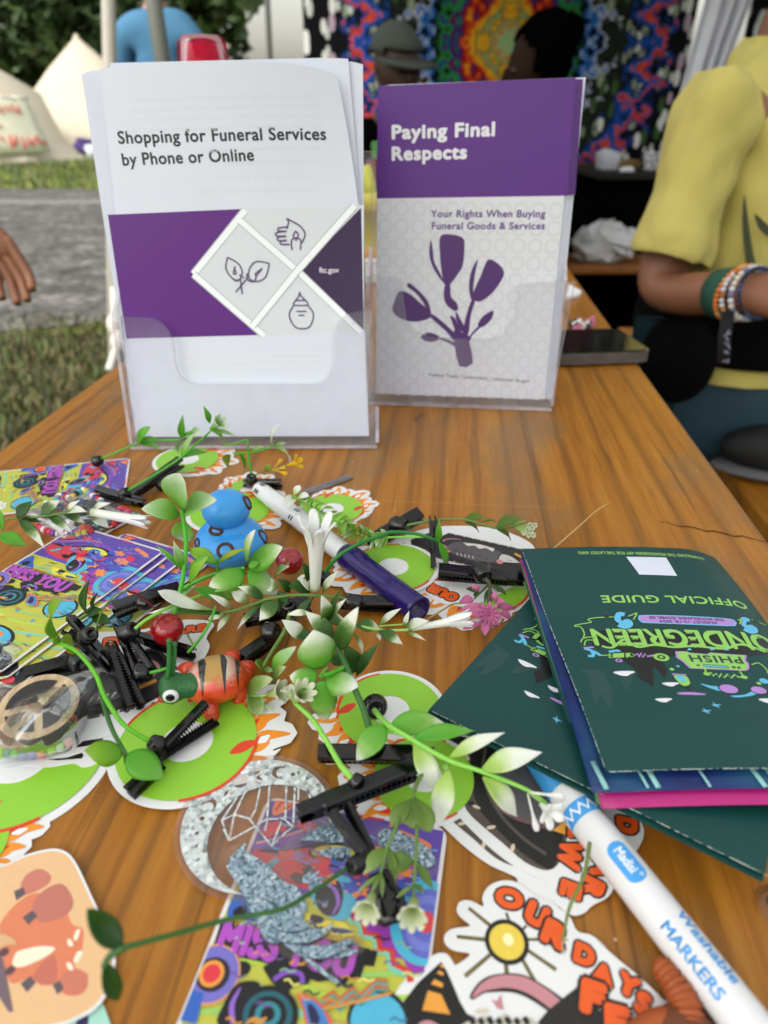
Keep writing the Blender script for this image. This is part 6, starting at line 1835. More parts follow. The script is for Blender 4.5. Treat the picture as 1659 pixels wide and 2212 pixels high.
def guide_build(name, F, wmap, ol, m, th, parent=None, **k):
 A = Art()
 for d in GART:
  if d[0] == 'p': A.poly(d[1], d[2], sm=d[3])
  elif d[0] == 's': A.stroke(d[1], d[2], d[3], sm=d[4], taper=d[5])
  elif d[0] == 'e': A.ell(d[1], d[2], d[3], d[4], n=16)
  else: A.text(d[1], d[2], d[3], d[4], bold=d[5], hs=d[6], sp=d[7])
 u0, u1 = min(p[0] for p in ol), max(p[0] for p in ol); v0, v1 = min(p[1] for p in ol), max(p[1] for p in ol)
 A.items = [([(min(u1-.0006, max(u0+.0006, p[0])), min(v1-.0006, max(v0+.0006, p[1]))) for p in it[0]], *it[1:]) for it in A.items]
 A.DZ = 1.5e-5
 cuts = [((u0+(u1-u0)*i/30, 0, 0), (1, 0, 0)) for i in range(1, 30)]+[((0, v0+(v1-v0)*i/24, 0), (0, 1, 0)) for i in range(1, 24)]
 return A.build(name, wmap, [ol], m, th=th, cuts=cuts, parent=parent, **k)
m_gedge = mat('guide_paper_edge', '#b9c4bf', .6, .1, 900)
def bendg(u, v):
 # the cover arches a little and drops at the fold on the right and at the far edge
 z = .0018*math.sin(PI*min(1, max(0, u/.1)))
 r = max(0, u-(GWD-.012)); z -= r*r*12 if r < .03 else .0108+(r-.03)*.72
 f = max(0, v-(GH-.012)); z -= f*f*2.5
 z += .0006*math.sin(v*60+u*30)
 return z
gx = GWD+.006
gol = [(0, 0), (.03, -.0002), (gx, 0), (gx, GH), (gtl.x+.03, GH+.0008), (gtl.x, GH)]
gol = [(0.0, 0.0), (gx, 0.0), (gx, GH), (gtl.x, GH)]
t = thing('guide_booklet', 'upper folded dark green festival guide, blank white square near its top', 'booklet', GF.w(.05, .07, -.012), 'dark green festival guides')
guide_build('cover', GF, lambda u, v, z: GF.w(u, v, z+bendg(u, v)), gol, m_guide, .0003, t)
def page(nm, dn, du, dv, m, slope=0.0, th=.00025, wob=1.0):
 bm = nb()
 n = 16
 rows = []
 for j in range(n+1):
  v = -dv+(GH+dv)*j/n
  r = []
  for i in range(n+1):
   dj = du*(1-j/n)
   u = -dj+(gx+dj)*i/n + gtl.x*(j/n)*(1-i/n)
   r.append(bm.verts.new(GF.w(u, v, dn+bendg(max(u, 0), v)*.9 - slope*(1-j/n)*(1-i/n))))
  rows.append(r)
 for j in range(n):
  for i in range(n): bm.faces.new((rows[j][i], rows[j][i+1], rows[j+1][i+1], rows[j+1][i]))
 return obj(nm, bm, m, t, solid=th)
def navy():
 m = noise_mat('page_navy', [(.35, '#0d1c44'), (.5, '#142a63'), (.62, '#1d4f6c'), (.7, '#2a6f7c'), (.76, '#7fa7b8')], 34, rough=.35, bump=0, fine=9)
 return m
page('page', -.0028, .0045, .0040, navy(), .0012)
page('page', -.0058, .0020, .0072, mat('page_magenta', '#a3126c', .4, .05, 60), .001)
page('page', -.0068, .0026, .005, mat('page_green', '#3f7a3f', .45), .001)
page('page', -.0084, .004, .002, m_guide, .0)
# fold lines of teal artwork along the front of the navy page
bm = nb()
for i, u in enumerate((.004, .016, .019, .034, .05, .054, .07)):
 A_, B_ = GF.w(u-.0045, -.0041, -.0026+bendg(u, 0)*.9), GF.w(u-.006, .006, -.0026+bendg(u, 0)*.9)
 tube(bm, [A_, B_], .0005 if i % 2 else .0009, 6, flat=.4)
obj('page_print', bm, mat('print_pale_teal', '#7fb4b4', .4), t)
# lower guide, turned anticlockwise, lying flat
LG = Frame(P(*ZL(735, 190), .0138), P(1656, 1892, .0142)-P(*ZL(735, 190), .0138), P(1150, 1330, .0085)-P(*ZL(735, 190), .0138))
LW = LG.uv((1652, 1890)).x
scl = GH and 1.0
# share the artwork: its own origin is the lower left corner of the cover
t2 = thing('guide_booklet', 'lower dark green festival guide turned aslant under the folded one', 'booklet', LG.w(.06, .05, -.006), 'dark green festival guides')
# the lower cover is traced by where its clouds and birds lie: its art frame
a_src, b_src = T6((1050, 1065)), T6((825, 902))
a_dst, b_dst = LG.uv(R6(290, 1012)), LG.uv(R6(262, 835))
def simil(a, b, A_, B_):
 d0, d1 = b-a, B_-A_
 k = d1.length/d0.length; an = math.atan2(d1.y, d1.x)-math.atan2(d0.y, d0.x)
 c_, s_ = math.cos(an)*k, math.sin(an)*k
 return lambda p: V((A_.x+c_*(p[0]-a.x)-s_*(p[1]-a.y), A_.y+s_*(p[0]-a.x)+c_*(p[1]-a.y)))
SM = simil(a_src, b_src, a_dst, b_dst)
A = Art()
far = LG.uv((1659, 860)).y
LH = LG.uv((1150, 1330)).y
lol = [(0, 0), (LW, 0), (LW, .12), (0, .12)]
kk = (b_dst-a_dst).length/(b_src-a_src).length
for d in GART:
 if d[0] == 'p': A.poly([SM(p) for p in d[1]], d[2], sm=d[3])
 elif d[0] == 's': A.stroke([SM(p) for p in d[1]], d[2]*kk, d[3], sm=d[4], taper=d[5])
 elif d[0] == 'e': A.ell(SM(d[1]), d[2]*kk, d[3]*kk, d[4], n=16)
 elif d[1] != 'DOWNLOAD THE MONDEGREEN APP FOR THE LATEST INFO': A.text(d[1], SM(d[2]), SM(d[3]), d[4], bold=d[5], hs=d[6]*kk, sp=d[7])
A.items = [([(min(LW-.0006, max(.0006, p[0])), min(.1194, max(.0006, p[1]))) for p in it[0]], *it[1:]) for it in A.items]
A.DZ = 1.5e-5
A.build('cover', lambda u, v, z: LG.w(u, v, z), [lol], m_guide, th=.0003, parent=t2)
for i, (dn, du) in enumerate(((-.0009, .0012), (-.0017, .0004))):
 bm = nb(); slab(bm, LG, [(-du*.3, -du), (LW, -du), (LW, .12), (-du*.3, .12)], dn-.0007, dn); obj('page', bm, [m_guide if i != 1 else m_gedge], t2, smooth=False)
bm = nb()
rb = random.Random(6)
for i in range(60):
 u = LW*(i+rb.random())/60; l_ = rb.uniform(.0003, .0028)
 tube(bm, [LG.w(u, -.0001, .0003), LG.w(u+l_, -.0001, .0003)], .00013*rb.uniform(.4, 1.3), 4)
obj('worn_edge', bm, m_gedge, t2)
bm = nb()
for i in range(70):
 v = GH*(i+rb.random())/71; v2 = min(GH, v+rb.uniform(.0003, .0026))
 tube(bm, [GF.w(gtl.x*v/GH, v, .0004+bendg(gtl.x*v/GH, v)), GF.w(gtl.x*v2/GH, v2, .0004+bendg(0, v2))], .00012*rb.uniform(.4, 1.3), 4)
for i in range(60):
 u = gx*(i+rb.random())/61; l_ = rb.uniform(.0003, .0026)
 tube(bm, [GF.w(u, -.0001, .0003+bendg(u, 0)), GF.w(u+l_, -.0001, .0003+bendg(u, 0))], .00013*rb.uniform(.4, 1.3), 4)
obj('worn_edge', bm, m_gedge, t)
# ---------------------------------------------------------------- markers
def marker(a, b, r, body_m, label, prof, mats_, print_=None):
 d = V(b)-V(a); L_ = d.length
 t = thing('marker', label, 'marker', V(a)-V((0, 0, r)))
 return t, d.normalized(), L_
m_wht = mat('marker_white', '#d6d8da', .25, .02, 60, coat=.3)
m_pur = mat('marker_purple', '#1d0a58', .22, .05, 60, coat=.15)
r_ = .0052
a, b = P(562, 1058, r_+.001), P(905, 1318, r_+.002)
d = (b-a).normalized(); L_ = (b-a).length
jn = (P(752, 1205, r_)-a).length
t = thing('marker', 'white marker with a purple cap lying between duck and record sticker', 'marker', a.lerp(b, .5)-V((0, 0, r_)))
bm = nb(); lathe(bm, [(0, -.004), (.002, -.0045), (.0040, -.002), (.0047, .002), (.0049, .012), (r_, .016), (r_, jn)], a, d, 32); obj('barrel', bm, m_wht, t)
bm = nb(); rr = r_+.0006; lathe(bm, [(r_-.0003, jn-.0015), (rr, jn-.001), (rr+.0006, jn+.002), (rr+.0006, jn+.010), (rr, jn+.013), (rr+.0003, L_-.002), (rr+.0005, L_), (rr-.0012, L_), (rr-.0014, L_-.03), (0, L_-.03)], a, d, 36); obj('cap', bm, m_pur, t)
def on_barrel(a, d, r, s, phi):
 """point on a cylinder: distance s along, angle phi from straight up towards the camera side"""
 s1 = d.cross(V((0, 0, 1))).normalized(); u1 = s1.cross(d)
 return V(a)+d*s+(u1*math.cos(phi)+s1*math.sin(phi))*r
def barrel_art(A, a, d, r, name, m, parent):
 bm = nb()
 for vs, fs, lay, bb, mi, dz in A.items:
  vv = [bm.verts.new((v[0], v[1], lay)) for v in vs]
  for f in fs:
   try: bm.faces.new([vv[i] for i in f]).material_index = mi
   except ValueError: pass
 for k in range(-12, 13):
  bmesh.ops.bisect_plane(bm, geom=list(bm.verts)+list(bm.edges)+list(bm.faces), plane_co=(0, k*r*.14, 0), plane_no=(0, 1, 0))
 for v in bm.verts: v.co = on_barrel(a, d, r+.00004+v.co.z*.00003, v.co.x, v.co.y/r)
 return obj(name, bm, A.mats, parent)
# zigzag printed rings
A = Art()
for s0 in (.004, .0415, .062):
 for k in (-2.2, -1.1, 0, 1.1, 2.2):
  y = k*r_
  for j in (-.0011, .0011):
   A.poly([(s0+j-.0004, y-.0012), (s0+j+.0008, y-.0012), (s0+j+.0002, y+.0014), (s0+j-.001, y+.0014)], '#15131f', T=False)
barrel_art(A, a, d, r_, 'printed_rings', None, t)
r2 = .0057
a2, b2 = P(1198, 1685, .0062), P(1652, 2262, .0066)
d2 = (b2-a2).normalized(); L2 = (b2-a2).length
t = thing('marker', 'white marker with blue lettering lying across the lower right, its tip under the guide', 'marker', a2.lerp(b2, .5)-V((0, 0, r2)))
sA = lambda x, y: (P(x, y, .0063)-a2).dot(d2)
bm = nb(); lathe(bm, [(r2-.0004, sA(1215, 1712)), (r2, sA(1220, 1718)), (r2, L2+.03), (r2-.001, L2+.034), (0, L2+.034)], a2, d2, 36); obj('barrel', bm, m_wht, t)
bm = nb(); lathe(bm, [(0, -.024), (.003, -.024), (.0040, -.016), (.0048, -.006), (r2-.0002, sA(1212, 1708)), (r2-.0005, sA(1215, 1713))], a2, d2, 32); obj('cap', bm, mat('cap_blue', '#2f8cc8', .3, coat=.3), t)
A = Art(); BLM = '#3f94d6'
s0, s1 = sA(1248, 1748), sA(1272, 1778)
A.poly([(s0, -.012), (s1, -.012), (s1, .012), (s0, .012)], BLM, T=False)
for off in (0,):
 zz = []
 for k in range(-7, 8): zz.append((s0+(s1-s0)*(.25 if k % 2 else .75), k*.0016))
 A.stroke(zz, .0011, '#dfe6ec', T=False)
p0, p1 = sA(1322, 1842), sA(1388, 1925)
cyl = -.0012
pl = []
for k in range(24):
 an = 2*PI*k/24
 pl.append(((p0+p1)/2+math.copysign(1, math.cos(an))*((p1-p0)/2-.0026)+.0026*math.cos(an), cyl+.0031*math.sin(an)))
A.poly(pl, BLM, T=False)
A.text('Madisi', (p0+.0022, cyl-.0012), (p1-.003, cyl-.0012), '#dfe8ef', bold=.03, hs=.0027, T=False)
A.ring((p1-.0016, cyl+.0012), .0003, .0005, '#dfe8ef', T=False, n=14)
A.text('Washable', (sA(1450, 1998), .0006), (sA(1568, 2156), .0006), BLM, bold=.035, hs=.0031, T=False)
A.text('MARKERS', (sA(1440, 2010), -.0052), (sA(1560, 2170), -.0052), BLM, bold=.035, hs=.0029, T=False)
A.items = [([(p[0], -p[1]) for p in it[0]], *it[1:]) for it in A.items]
barrel_art(A, a2, d2, r2, 'lettering', None, t)
# ---------------------------------------------------------------- rubber duck, seen from behind
m_duck = mat('duck_blue', '#3493dc', .38, .05, 80, sss=0, coat=.15, bump=.12, bs=260)
m_spot = mat('duck_spot', '#43230f', .5)
dk_c = P(498, 1205, 0)
hw = (P(578, 1180, .012)-P(420, 1180, .012)).length/2
t = thing('rubber_duck', 'small blue rubber duck with brown ring spots, turned away', 'toy duck', dk_c)
fdir = V((-.25, .97, 0)).normalized(); sdir = V((fdir.y, -fdir.x, 0))
Rd = Matrix((sdir, fdir, V((0, 0, 1)))).transposed()
bm = nb()
bc = dk_c+V((0, .004, 0))
prof = [(0, 0), (.62, 0), (.86, .1), (1.0, .36), (.98, .58), (.82, .84), (.62, 1.0), (.53, 1.08), (.52, 1.14), (.60, 1.25), (.66, 1.42), (.66, 1.6), (.58, 1.8), (.42, 1.96), (.2, 2.04), (0, 2.06)]
prof = [(p.x*hw, p.y*hw*.93) for p in cr([V(p) for p in prof], 4)]
prof = [(max(0, r), z) for r, z in prof]; prof[0] = (0, 0); prof[-1] = (0, prof[-1][1])
lathe(bm, prof, bc, (0, 0, 1), 48)
for v in bm.verts:
 q = v.co-bc; z = q.z/hw
 al = q.dot(fdir)
 if z < .9:
  v.co += fdir*(al*.12)                                  # body longer than wide
  if al < 0: v.co.z += max(0, -al/hw-.55)*hw*.5*max(0, min(1, z*1.4))   # tail tipped up
 else:
  v.co += fdir*hw*.12
body = obj('duck_body', bm, m_duck, t)
bm = nb(); ball(bm, bc+fdir*hw*.78+V((0, 0, hw*1.18)), hw*.22, n=12, sq=(1.1, 1.2, .45), rot=Rd); obj('beak', bm, mat('duck_beak', '#c8631c', .4), t)
for k in (-1, 1):
 bm = nb(); ball(bm, bc+sdir*k*hw*.3+fdir*hw*.66+V((0, 0, hw*1.42)), hw*.08, n=10); obj('eye', bm, mat('duck_eye', '#101010', .2), t)
 bm = nb(); ball(bm, bc+sdir*k*hw*.92-fdir*hw*.05+V((0, 0, hw*.42)), hw*.3, n=14, sq=(.28, 1.2, .7), rot=Rd); obj('wing', bm, m_duck, t)
dg = bpy.context.evaluated_depsgraph_get()
# ring spots: little tori pressed onto the surface where the photo shows them
def hit(px):
 d = ray(*px); o = CAM-WLOC[body]
 me = body.data
 from mathutils.bvhtree import BVHTree
 global DBV
 if 'DBV' not in globals():
  off = body.location+t.location - WLOC[body] if False else V((0, 0, 0))
  DBV = BVHTree.FromPolygons([v.co+WLOC[body] for v in me.vertices], [p.vertices[:] for p in me.polygons])
 loc, nor, idx, dist = DBV.ray_cast(CAM, d.normalized())
 return loc, nor
for px, r, k in ((ZE(990, 108), .0034, .62), (ZE(1090, 320), .0036, 1), (ZC(250, 895), .0032, 1), (ZC(150, 700), .0034, .7), (ZE(1490, 170), .003, 1.2), (ZE(800, 235), .003, .5)):
 loc, nor = hit(px)
 if loc is None: continue
 if nor.dot(CAM-loc) < 0: nor = -nor
 s1 = nor.cross(V((0, 0, 1))); s1 = s1.normalized() if s1.length > .1 else V((1, 0, 0)); u1 = s1.cross(nor)
 pts = []
 for i in range(25):
  an = 2*PI*i/24
  q = loc+s1*math.cos(an)*r+u1*math.sin(an)*r*k
  l2, n2, _, _ = DBV.find_nearest(q)
  pts.append(l2)
 bm = nb(); tube(bm, pts, .00085*(1 if r > .0031 else .8), 8, cap=False); obj('spot', bm, m_spot, t)
# ---------------------------------------------------------------- toy turtle
m_or = mat('turtle_orange', '#c23c12', .3, .15, 160, coat=.4)
m_tg = mat('turtle_green', '#1f5a2a', .4, .2, 300, bump=.3, bs=900)
tc_ = P(*ZJ(1010, 700), 0)
t = thing('toy_turtle', 'orange toy turtle with striped shell, green bobbing head and antennae', 'toy turtle', tc_)
pA, pB = P(*ZJ(760, 660), .010), P(*ZJ(1290, 560), .010)
tf = (pA-pB).normalized(); tf.z = 0; tf.normalize(); ts = V((tf.y, -tf.x, 0)); Rt = Matrix((ts, tf, V((0, 0, 1)))).transposed()
cen = P(*ZJ(1000, 600), .0095)
LL = (pA-pB).length/2*1.27
def shell_mat():
 m = bpy.data.materials.new('turtle_shell'); m.use_nodes = True
 N, L = m.node_tree.nodes, m.node_tree.links
 b = N['Principled BSDF']; b.inputs['Roughness'].default_value = .28; b.inputs['Coat Weight'].default_value = .5
 uv = N.new('ShaderNodeUVMap'); sp = N.new('ShaderNodeSeparateXYZ'); L.new(uv.outputs[0], sp.inputs[0])
 tc = N.new('ShaderNodeTexCoord'); nz = N.new('ShaderNodeTexNoise'); nz.inputs['Scale'].default_value = 420; nz.inputs['Detail'].default_value = 4
 L.new(tc.outputs['Object'], nz.inputs['Vector'])
 def mth(op, a, b_=None, c_=None):
  n = N.new('ShaderNodeMath'); n.operation = op
  for i, v in enumerate((a, b_, c_)):
   if v is None: continue
   if isinstance(v, (int, float)): n.inputs[i].default_value = v
   else: L.new(v, n.inputs[i])
  return n.outputs[0]
 along = ramp(N, [(.0, '#b9866f'), (.2, '#c98f86'), (.36, '#a07a38'), (.6, '#a8823c'), (.68, '#b8b0a0'), (.85, '#b4512c'), (1, '#b8401a')])
 L.new(sp.outputs[0], along.inputs[0])
 low = ramp(N, [(.42, 0.0), (.62, 1.0)])        # sprayed orange towards the rim, speckled edge
 L.new(mth('ADD', sp.outputs[1], mth('MULTIPLY', mth('SUBTRACT', nz.outputs['Fac'], .5), .75)), low.inputs[0])
 mx = N.new('ShaderNodeMix'); mx.data_type = 'RGBA'; L.new(low.outputs[0], mx.inputs[0]); L.new(along.outputs[0], mx.inputs[6]); mx.inputs[7].default_value = lin('#c23c12')+(1,)
 # black tapering stripes
 def stripe(c0, w):
  d = mth('ABSOLUTE', mth('SUBTRACT', mth('ADD', sp.outputs[0], mth('MULTIPLY', sp.outputs[1], .05)), c0))
  return mth('LESS_THAN', d, mth('MULTIPLY', mth('MAXIMUM', mth('SUBTRACT', .92, sp.outputs[1]), 0), w))
 s = mth('MAXIMUM', mth('MAXIMUM', stripe(.33, .07), stripe(.66, .055)), stripe(.86, .04))
 m2 = N.new('ShaderNodeMix'); m2.data_type = 'RGBA'; L.new(s, m2.inputs[0]); L.new(mx.outputs[2], m2.inputs[6]); m2.inputs[7].default_value = lin('#0e0c0b')+(1,)
 L.new(m2.outputs[2], b.inputs['Base Color'])
 return m
bm = nb(); uvl = bm.loops.layers.uv.new('UVMap')
vs = ball(bm, cen, LL, n=40, sq=(.84, 1.0, .84), rot=Rt)
for v in bm.verts:
 q = v.co-cen
 if q.z < 0: v.co.z = cen.z+q.z*.55
for f in bm.faces:
 for l in f.loops:
  q = l.vert.co-cen
  l[uvl].uv = (.5-q.dot(tf)/LL*.5, min(1, max(0, abs(math.atan2(q.dot(ts), max(q.z, 1e-5)))/(PI/2))))
obj('shell', bm, shell_mat(), t)
# head on its neck
hA, hB = P(*ZJ(850, 620), .0125), P(*ZJ(440, 670), .012)
bm = nb()
hd_dir = (hB-hA).normalized(); HL = (hB-hA).length
lathe(bm, [(0, -.002), (.0042, -.001), (.0046, HL*.2), (.0044, HL*.45), (.0052, HL*.62), (.0060, HL*.78), (.0054, HL*.92), (.0036, HL*1.03), (.0015, HL*1.08), (0, HL*1.09)], hA, hd_dir, 24)
hdo = obj('turtle_head', bm, m_tg, t)
hs_ = hd_dir.cross(V((0, 0, 1))).normalized()
if hs_.dot(CAM-hA) < 0: hs_ = -hs_
ec = hA+hd_dir*HL*.74
for k in (1, -1):
 e = ec+hs_*k*.0050+V((0, 0, .0006))
 bm = nb(); ball(bm, e, .0029, n=18, sq=(.45, 1, 1), rot=Matrix((hs_, hd_dir, V((0, 0, 1)))).transposed()); ey = obj('eye', bm, mat('toy_eye_white', '#d5d8d8', .3), hdo)
 bm = nb(); ball(bm, e+hs_*k*.0009+V((0, 0, .0002)), .0017, n=14, sq=(.45, 1, 1), rot=Matrix((hs_, hd_dir, V((0, 0, 1)))).transposed()); obj('pupil', bm, mat('toy_pupil', '#080808', .2), hdo)
 bm = nb(); base_ = hA+hd_dir*HL*(.70 if k > 0 else .8)+V((0, 0, .0055))-hs_*k*.001
 tip = Q(*(ZJ(565, 210) if k > 0 else ZJ(510, 180)), (base_-CAM).dot(FW)-.004)
 tube(bm, cr([base_, base_.lerp(tip, .5)+RX*.0003, tip], 6), .00085, 8); ball(bm, tip, .0011, n=8); obj('antenna', bm, mat('antenna_green', '#2a6a30', .4, .2, 300), t)
bm = nb(); ball(bm, hA+hd_dir*HL*1.0-V((0, 0, .0036))+hs_*.001, .0021, n=12, sq=(1, 1, .6)); obj('mouth', bm, mat('toy_red', '#a32018', .4), hdo)
# feet
for nm, pth, rr in (('flipper', (ZJ(900, 690), ZJ(910, 790), ZJ(960, 960)), (.0048, .0042, .0026)), ('flipper', (ZJ(1260, 540), ZJ(1260, 640), ZJ(1230, 780)), (.0050, .0046, .003)), ('flipper', (ZJ(720, 480), ZJ(670, 480), ZJ(650, 500)), (.004, .0036, .0028)), ('flipper', (ZJ(1150, 360), ZJ(1180, 335), ZJ(1190, 330)), (.004, .0036, .003)), ('tail', (ZJ(1290, 480), ZJ(1340, 450), ZJ(1370, 450)), (.0045, .0035, .002))):
 hts = (.0085, .006, .002) if nm == 'flipper' and pth[0][1] > 1440 else (.008, .007, .005)
 rr = tuple(v*(1.0 if pth[0][1] > 1480 else .82) for v in rr)
 bm = nb()
 c3 = [P(*q, h) for q, h in zip(pth, hts)]
 pp = cr(c3, 6); n_ = len(pp)
 rad_ = [rr[0]+(rr[1]-rr[0])*min(1, 2*i/(n_-1)) if i < n_/2 else rr[1]+(rr[2]-rr[1])*(2*i/(n_-1)-1) for i in range(n_)]
 tube(bm, pp, rad_, 14)
 ball(bm, pp[0], rr[0]*1.02, n=14); ball(bm, pp[-1], rr[2]*1.02, n=12)
 obj(nm, bm, m_or, t)
# ---------------------------------------------------------------- bags with beads
m_film = clearmat('bag_film', '#f8f9fa', .045, .12, '#dfe4e6', bump=.3, bs=45, gl=.5)
def film(bm, pts_top, h0, h1, seed, n=14, amp=.0006, lift=None):
 """crumpled clear film over a quad (photo corners a,b,c,d), double layered"""
 rnd = random.Random(seed)
 ph = [rnd.uniform(0, 6) for _ in range(6)]
 a, b, c, d = pts_top
 for lay in (0, 1):
  g = []
  for i in range(n+1):
   row = []
   for j in range(n+1):
    u, v = i/n, j/n
    x = (a[0]*(1-u)+b[0]*u)*(1-v)+(d[0]*(1-u)+c[0]*u)*v
    y = (a[1]*(1-u)+b[1]*u)*(1-v)+(d[1]*(1-u)+c[1]*u)*v
    e = (math.sin(PI*u)*math.sin(PI*v))**.5 if 0 < u < 1 and 0 < v < 1 else 0
    h = h0 + (h1*e + (lift(u, v) if lift else 0) if lay else 0) + amp*(math.sin(u*9+ph[0]+v*5)+math.sin(v*13+ph[1]-u*7)+.7*math.sin(u*23+v*19+ph[2]))*(.35+.65*e)*(1 if lay else .2) + amp*1.2*lay
    row.append(bm.verts.new(P(x, y, max(.0003, h))))
   g.append(row)
  for i in range(n):
   for j in range(n): bm.faces.new((g[i][j], g[i+1][j], g[i+1][j+1], g[i][j+1]))
BEADC = {'r': '#b3202c', 'o': '#cf5a1c', 'y': '#c9b425', 'g': '#2f8a52', 't': '#4fa3a0', 'b': '#23409a', 'p': '#7c3f96', 'k': '#c4427a', 'w': '#d8dadb', 'n': '#141416', 'l': '#9ac23a', 'm': '#8a6f9a'}
def bead(bm, c, r, ax):
 lathe(bm, [(r*.35, -r*.62), (r*.8, -r*.6), (r, -r*.3), (r, r*.3), (r*.8, r*.6), (r*.35, r*.62)], c, ax, 12)
def bracelet(label, path, hs, r, cols, seed, mats_r=.25):
 p3 = [P(*q, h) for q, h in zip(path, hs)]
 pp = cr(p3, 30, False)
 t = thing('bead_bracelet', label, 'bracelet', p3[0])
 acc = 0; last = pp[0]; k = 0
 bm0 = nb(); tube(bm0, pp[::6], .0003, 5); obj('elastic', bm0, mat('elastic', '#cfcfcf', .5), t)
 for i in range(1, len(pp)):
  acc += (pp[i]-pp[i-1]).length
  if acc >= r*1.28:
   acc = 0
   c = cols[k % len(cols)]; k += 1
   bm = nb(); bead(bm, pp[i], r, (pp[i]-pp[i-1]).normalized()); obj('bead', bm, mat('bead_plastic_'+c, BEADC[c], mats_r, .08, 200), t)
 return t
# bag A (back left)
bracelet('red and pink bead string along the lower left edge of the clear bag', [ZA(370, 800), ZA(470, 850), ZA(580, 890), ZA(700, 880)], [.004]*4, .0019, 'rkwrkpwrk', 1)
bracelet('red orange and yellow bead cluster at the near corner of the clear bag', [ZA(700, 930), ZA(790, 920), ZA(870, 890), ZA(940, 870), ZA(890, 825), ZA(820, 850)], [.004, .004, .005, .005, .006, .006], .0022, 'gyyrroyrr', 2)
bracelet('bead string of teal, black and violet beads in the middle of the clear bag', [ZA(960, 800), ZA(1030, 800), ZA(1090, 780), ZA(1150, 690), ZA(1050, 700)], [.004]*5, .0020, 'tntmgnt', 3)
bracelet('magenta and red bead string at the right side of the clear bag', [ZA(1140, 820), ZA(1190, 780), ZA(1240, 640), ZA(1300, 640), ZA(1340, 680)], [.004]*5, .0019, 'rrkrpkk', 4)
bracelet('pale mixed bead string at the far end of the clear bag', [ZA(430, 590), ZA(560, 560), ZA(640, 490), ZA(730, 520), ZA(860, 440), ZA(960, 500), ZA(1060, 560)], [.004]*7, .0020, 'wytmwbrwynt', 5)
t = thing('plastic_bag', 'clear zip bag full of bright beads on the crossways card', 'bag', P(*ZA(800, 720)))
bm = nb(); film(bm, [ZA(240, 660), ZA(840, 400), ZA(1460, 680), ZA(660, 1030)], .0008, .0095, 3); obj('film', bm, m_film, t)
bm = nb(); tube(bm, cr([P(*q, .0012) for q in (ZA(650, 1020), ZA(720, 1010), ZA(1000, 930), ZA(1250, 800), ZA(1450, 690))], 6), .0008, 6, flat=.5); obj('seam', bm, mat('film_edge', '#c9cdcf', .3), t)
# black card inside it
bm = nb(); bm.faces.new([bm.verts.new(P(*q, .0022)) for q in (ZA(760, 800), ZA(900, 520), ZA(1080, 560), ZA(1000, 860))]); tag(obj('black_card', bm, mat('card_black', '#111113', .5), solid=.0004), 'small black card among the beads inside the clear bag', 'card')
# bag B: wooden peace sign and bead bracelet
pc = P(*ZI(400, 850), .0135)
u0 = P(*ZI(830, 690), .0145); u1 = P(*ZI(-20, 1000), .0125); w0 = P(*ZI(560, 530), .0145); w1 = P(*ZI(130, 1165), .0115)
ex = (u0-u1)/2; Rr = ex.length; ex.normalize()
pn = V((.05, -.16, 1)).normalized(); ex = (ex-pn*ex.dot(pn)).normalized(); ey = pn.cross(ex)
t = thing('wooden_disc', 'round wooden slice with a pale peace sign inside the clear bag', 'peace sign', pc-V((0, 0, .0135)))
m_pale = noise_mat('pale_wood', [(.3, '#8d7757'), (.5, '#b8a283'), (.7, '#cbb899')], 300, rough=.6, stretch=(1, .12, 1), bump=.2, dist=.0003)
m_burn = mat('burnt_wood', '#2a2826', .6, .2, 200)
m_brk = noise_mat('bark_edge', [(.3, '#15120f'), (.6, '#2c2620'), (.8, '#3a332b')], 200, rough=.8, bump=.6, dist=.0006)
bm = nb(); lathe(bm, [(0, -.0115), (Rr*1.0, -.0115), (Rr*1.06, -.009), (Rr*1.06, -.002), (Rr*1.01, 0), (0, 0)], pc, pn, 48); obj('bark_rim', bm, m_brk, t)
def disc_poly(bm, pts, z): bm.faces.new([bm.verts.new(pc+ex*p[0]*Rr+ey*p[1]*Rr+pn*z) for p in pts])
bm = nb(); disc_poly(bm, [(1.0*math.cos(2*PI*k/64), 1.0*math.sin(2*PI*k/64)) for k in range(64)], .0003); obj('face', bm, m_pale, t, smooth=False)
ang0 = math.atan2((P(*ZI(650, 610), .0145)-pc).dot(ey), (P(*ZI(650, 610), .0145)-pc).dot(ex))
bm = nb()
# four burnt sectors leave the pale peace mark: a diameter and two arms
wdt = .105; ri = .80
spokes = [ang0, ang0+PI, ang0+PI+.79, ang0+PI-.79]
spokes = sorted(s_ % (2*PI) for s_ in spokes)
for i in range(4):
 s0, s1 = spokes[i], spokes[(i+1) % 4]+(2*PI if i == 3 else 0)
 g0 = wdt/ri
 hp = wdt/math.sin((s1-s0)/2)
 mid = (s0+s1)/2
 pts = [(hp*math.cos(mid), hp*math.sin(mid))]
 for k in range(17):
  a_ = s0+g0+(s1-s0-2*g0)*k/16
  pts.append((ri*math.cos(a_), ri*math.sin(a_)))
 disc_poly(bm, pts, .0006)
obj('burnt_panel', bm, m_burn, t, smooth=False)
bracelet('strung bracelet of blue, orange, white and yellow beads below the peace sign', [ZI(-40, 1290), ZI(60, 1325), ZI(190, 1345), ZI(330, 1335), ZI(470, 1320), ZI(590, 1270), ZI(690, 1225), ZI(760, 1165)], [.0035]*8, .0021, 'lbgbbolwooyylwk', 6)
t = thing('plastic_bag', 'clear bag holding the wooden peace sign at the left edge', 'bag', P(*ZI(400, 950)))
bm = nb(); film(bm, [ZI(-60, 620), ZI(1180, 410), ZI(780, 1330), ZI(-120, 1480)], .0009, .0195, 8, n=20, amp=.0006); obj('film', bm, m_film, t)
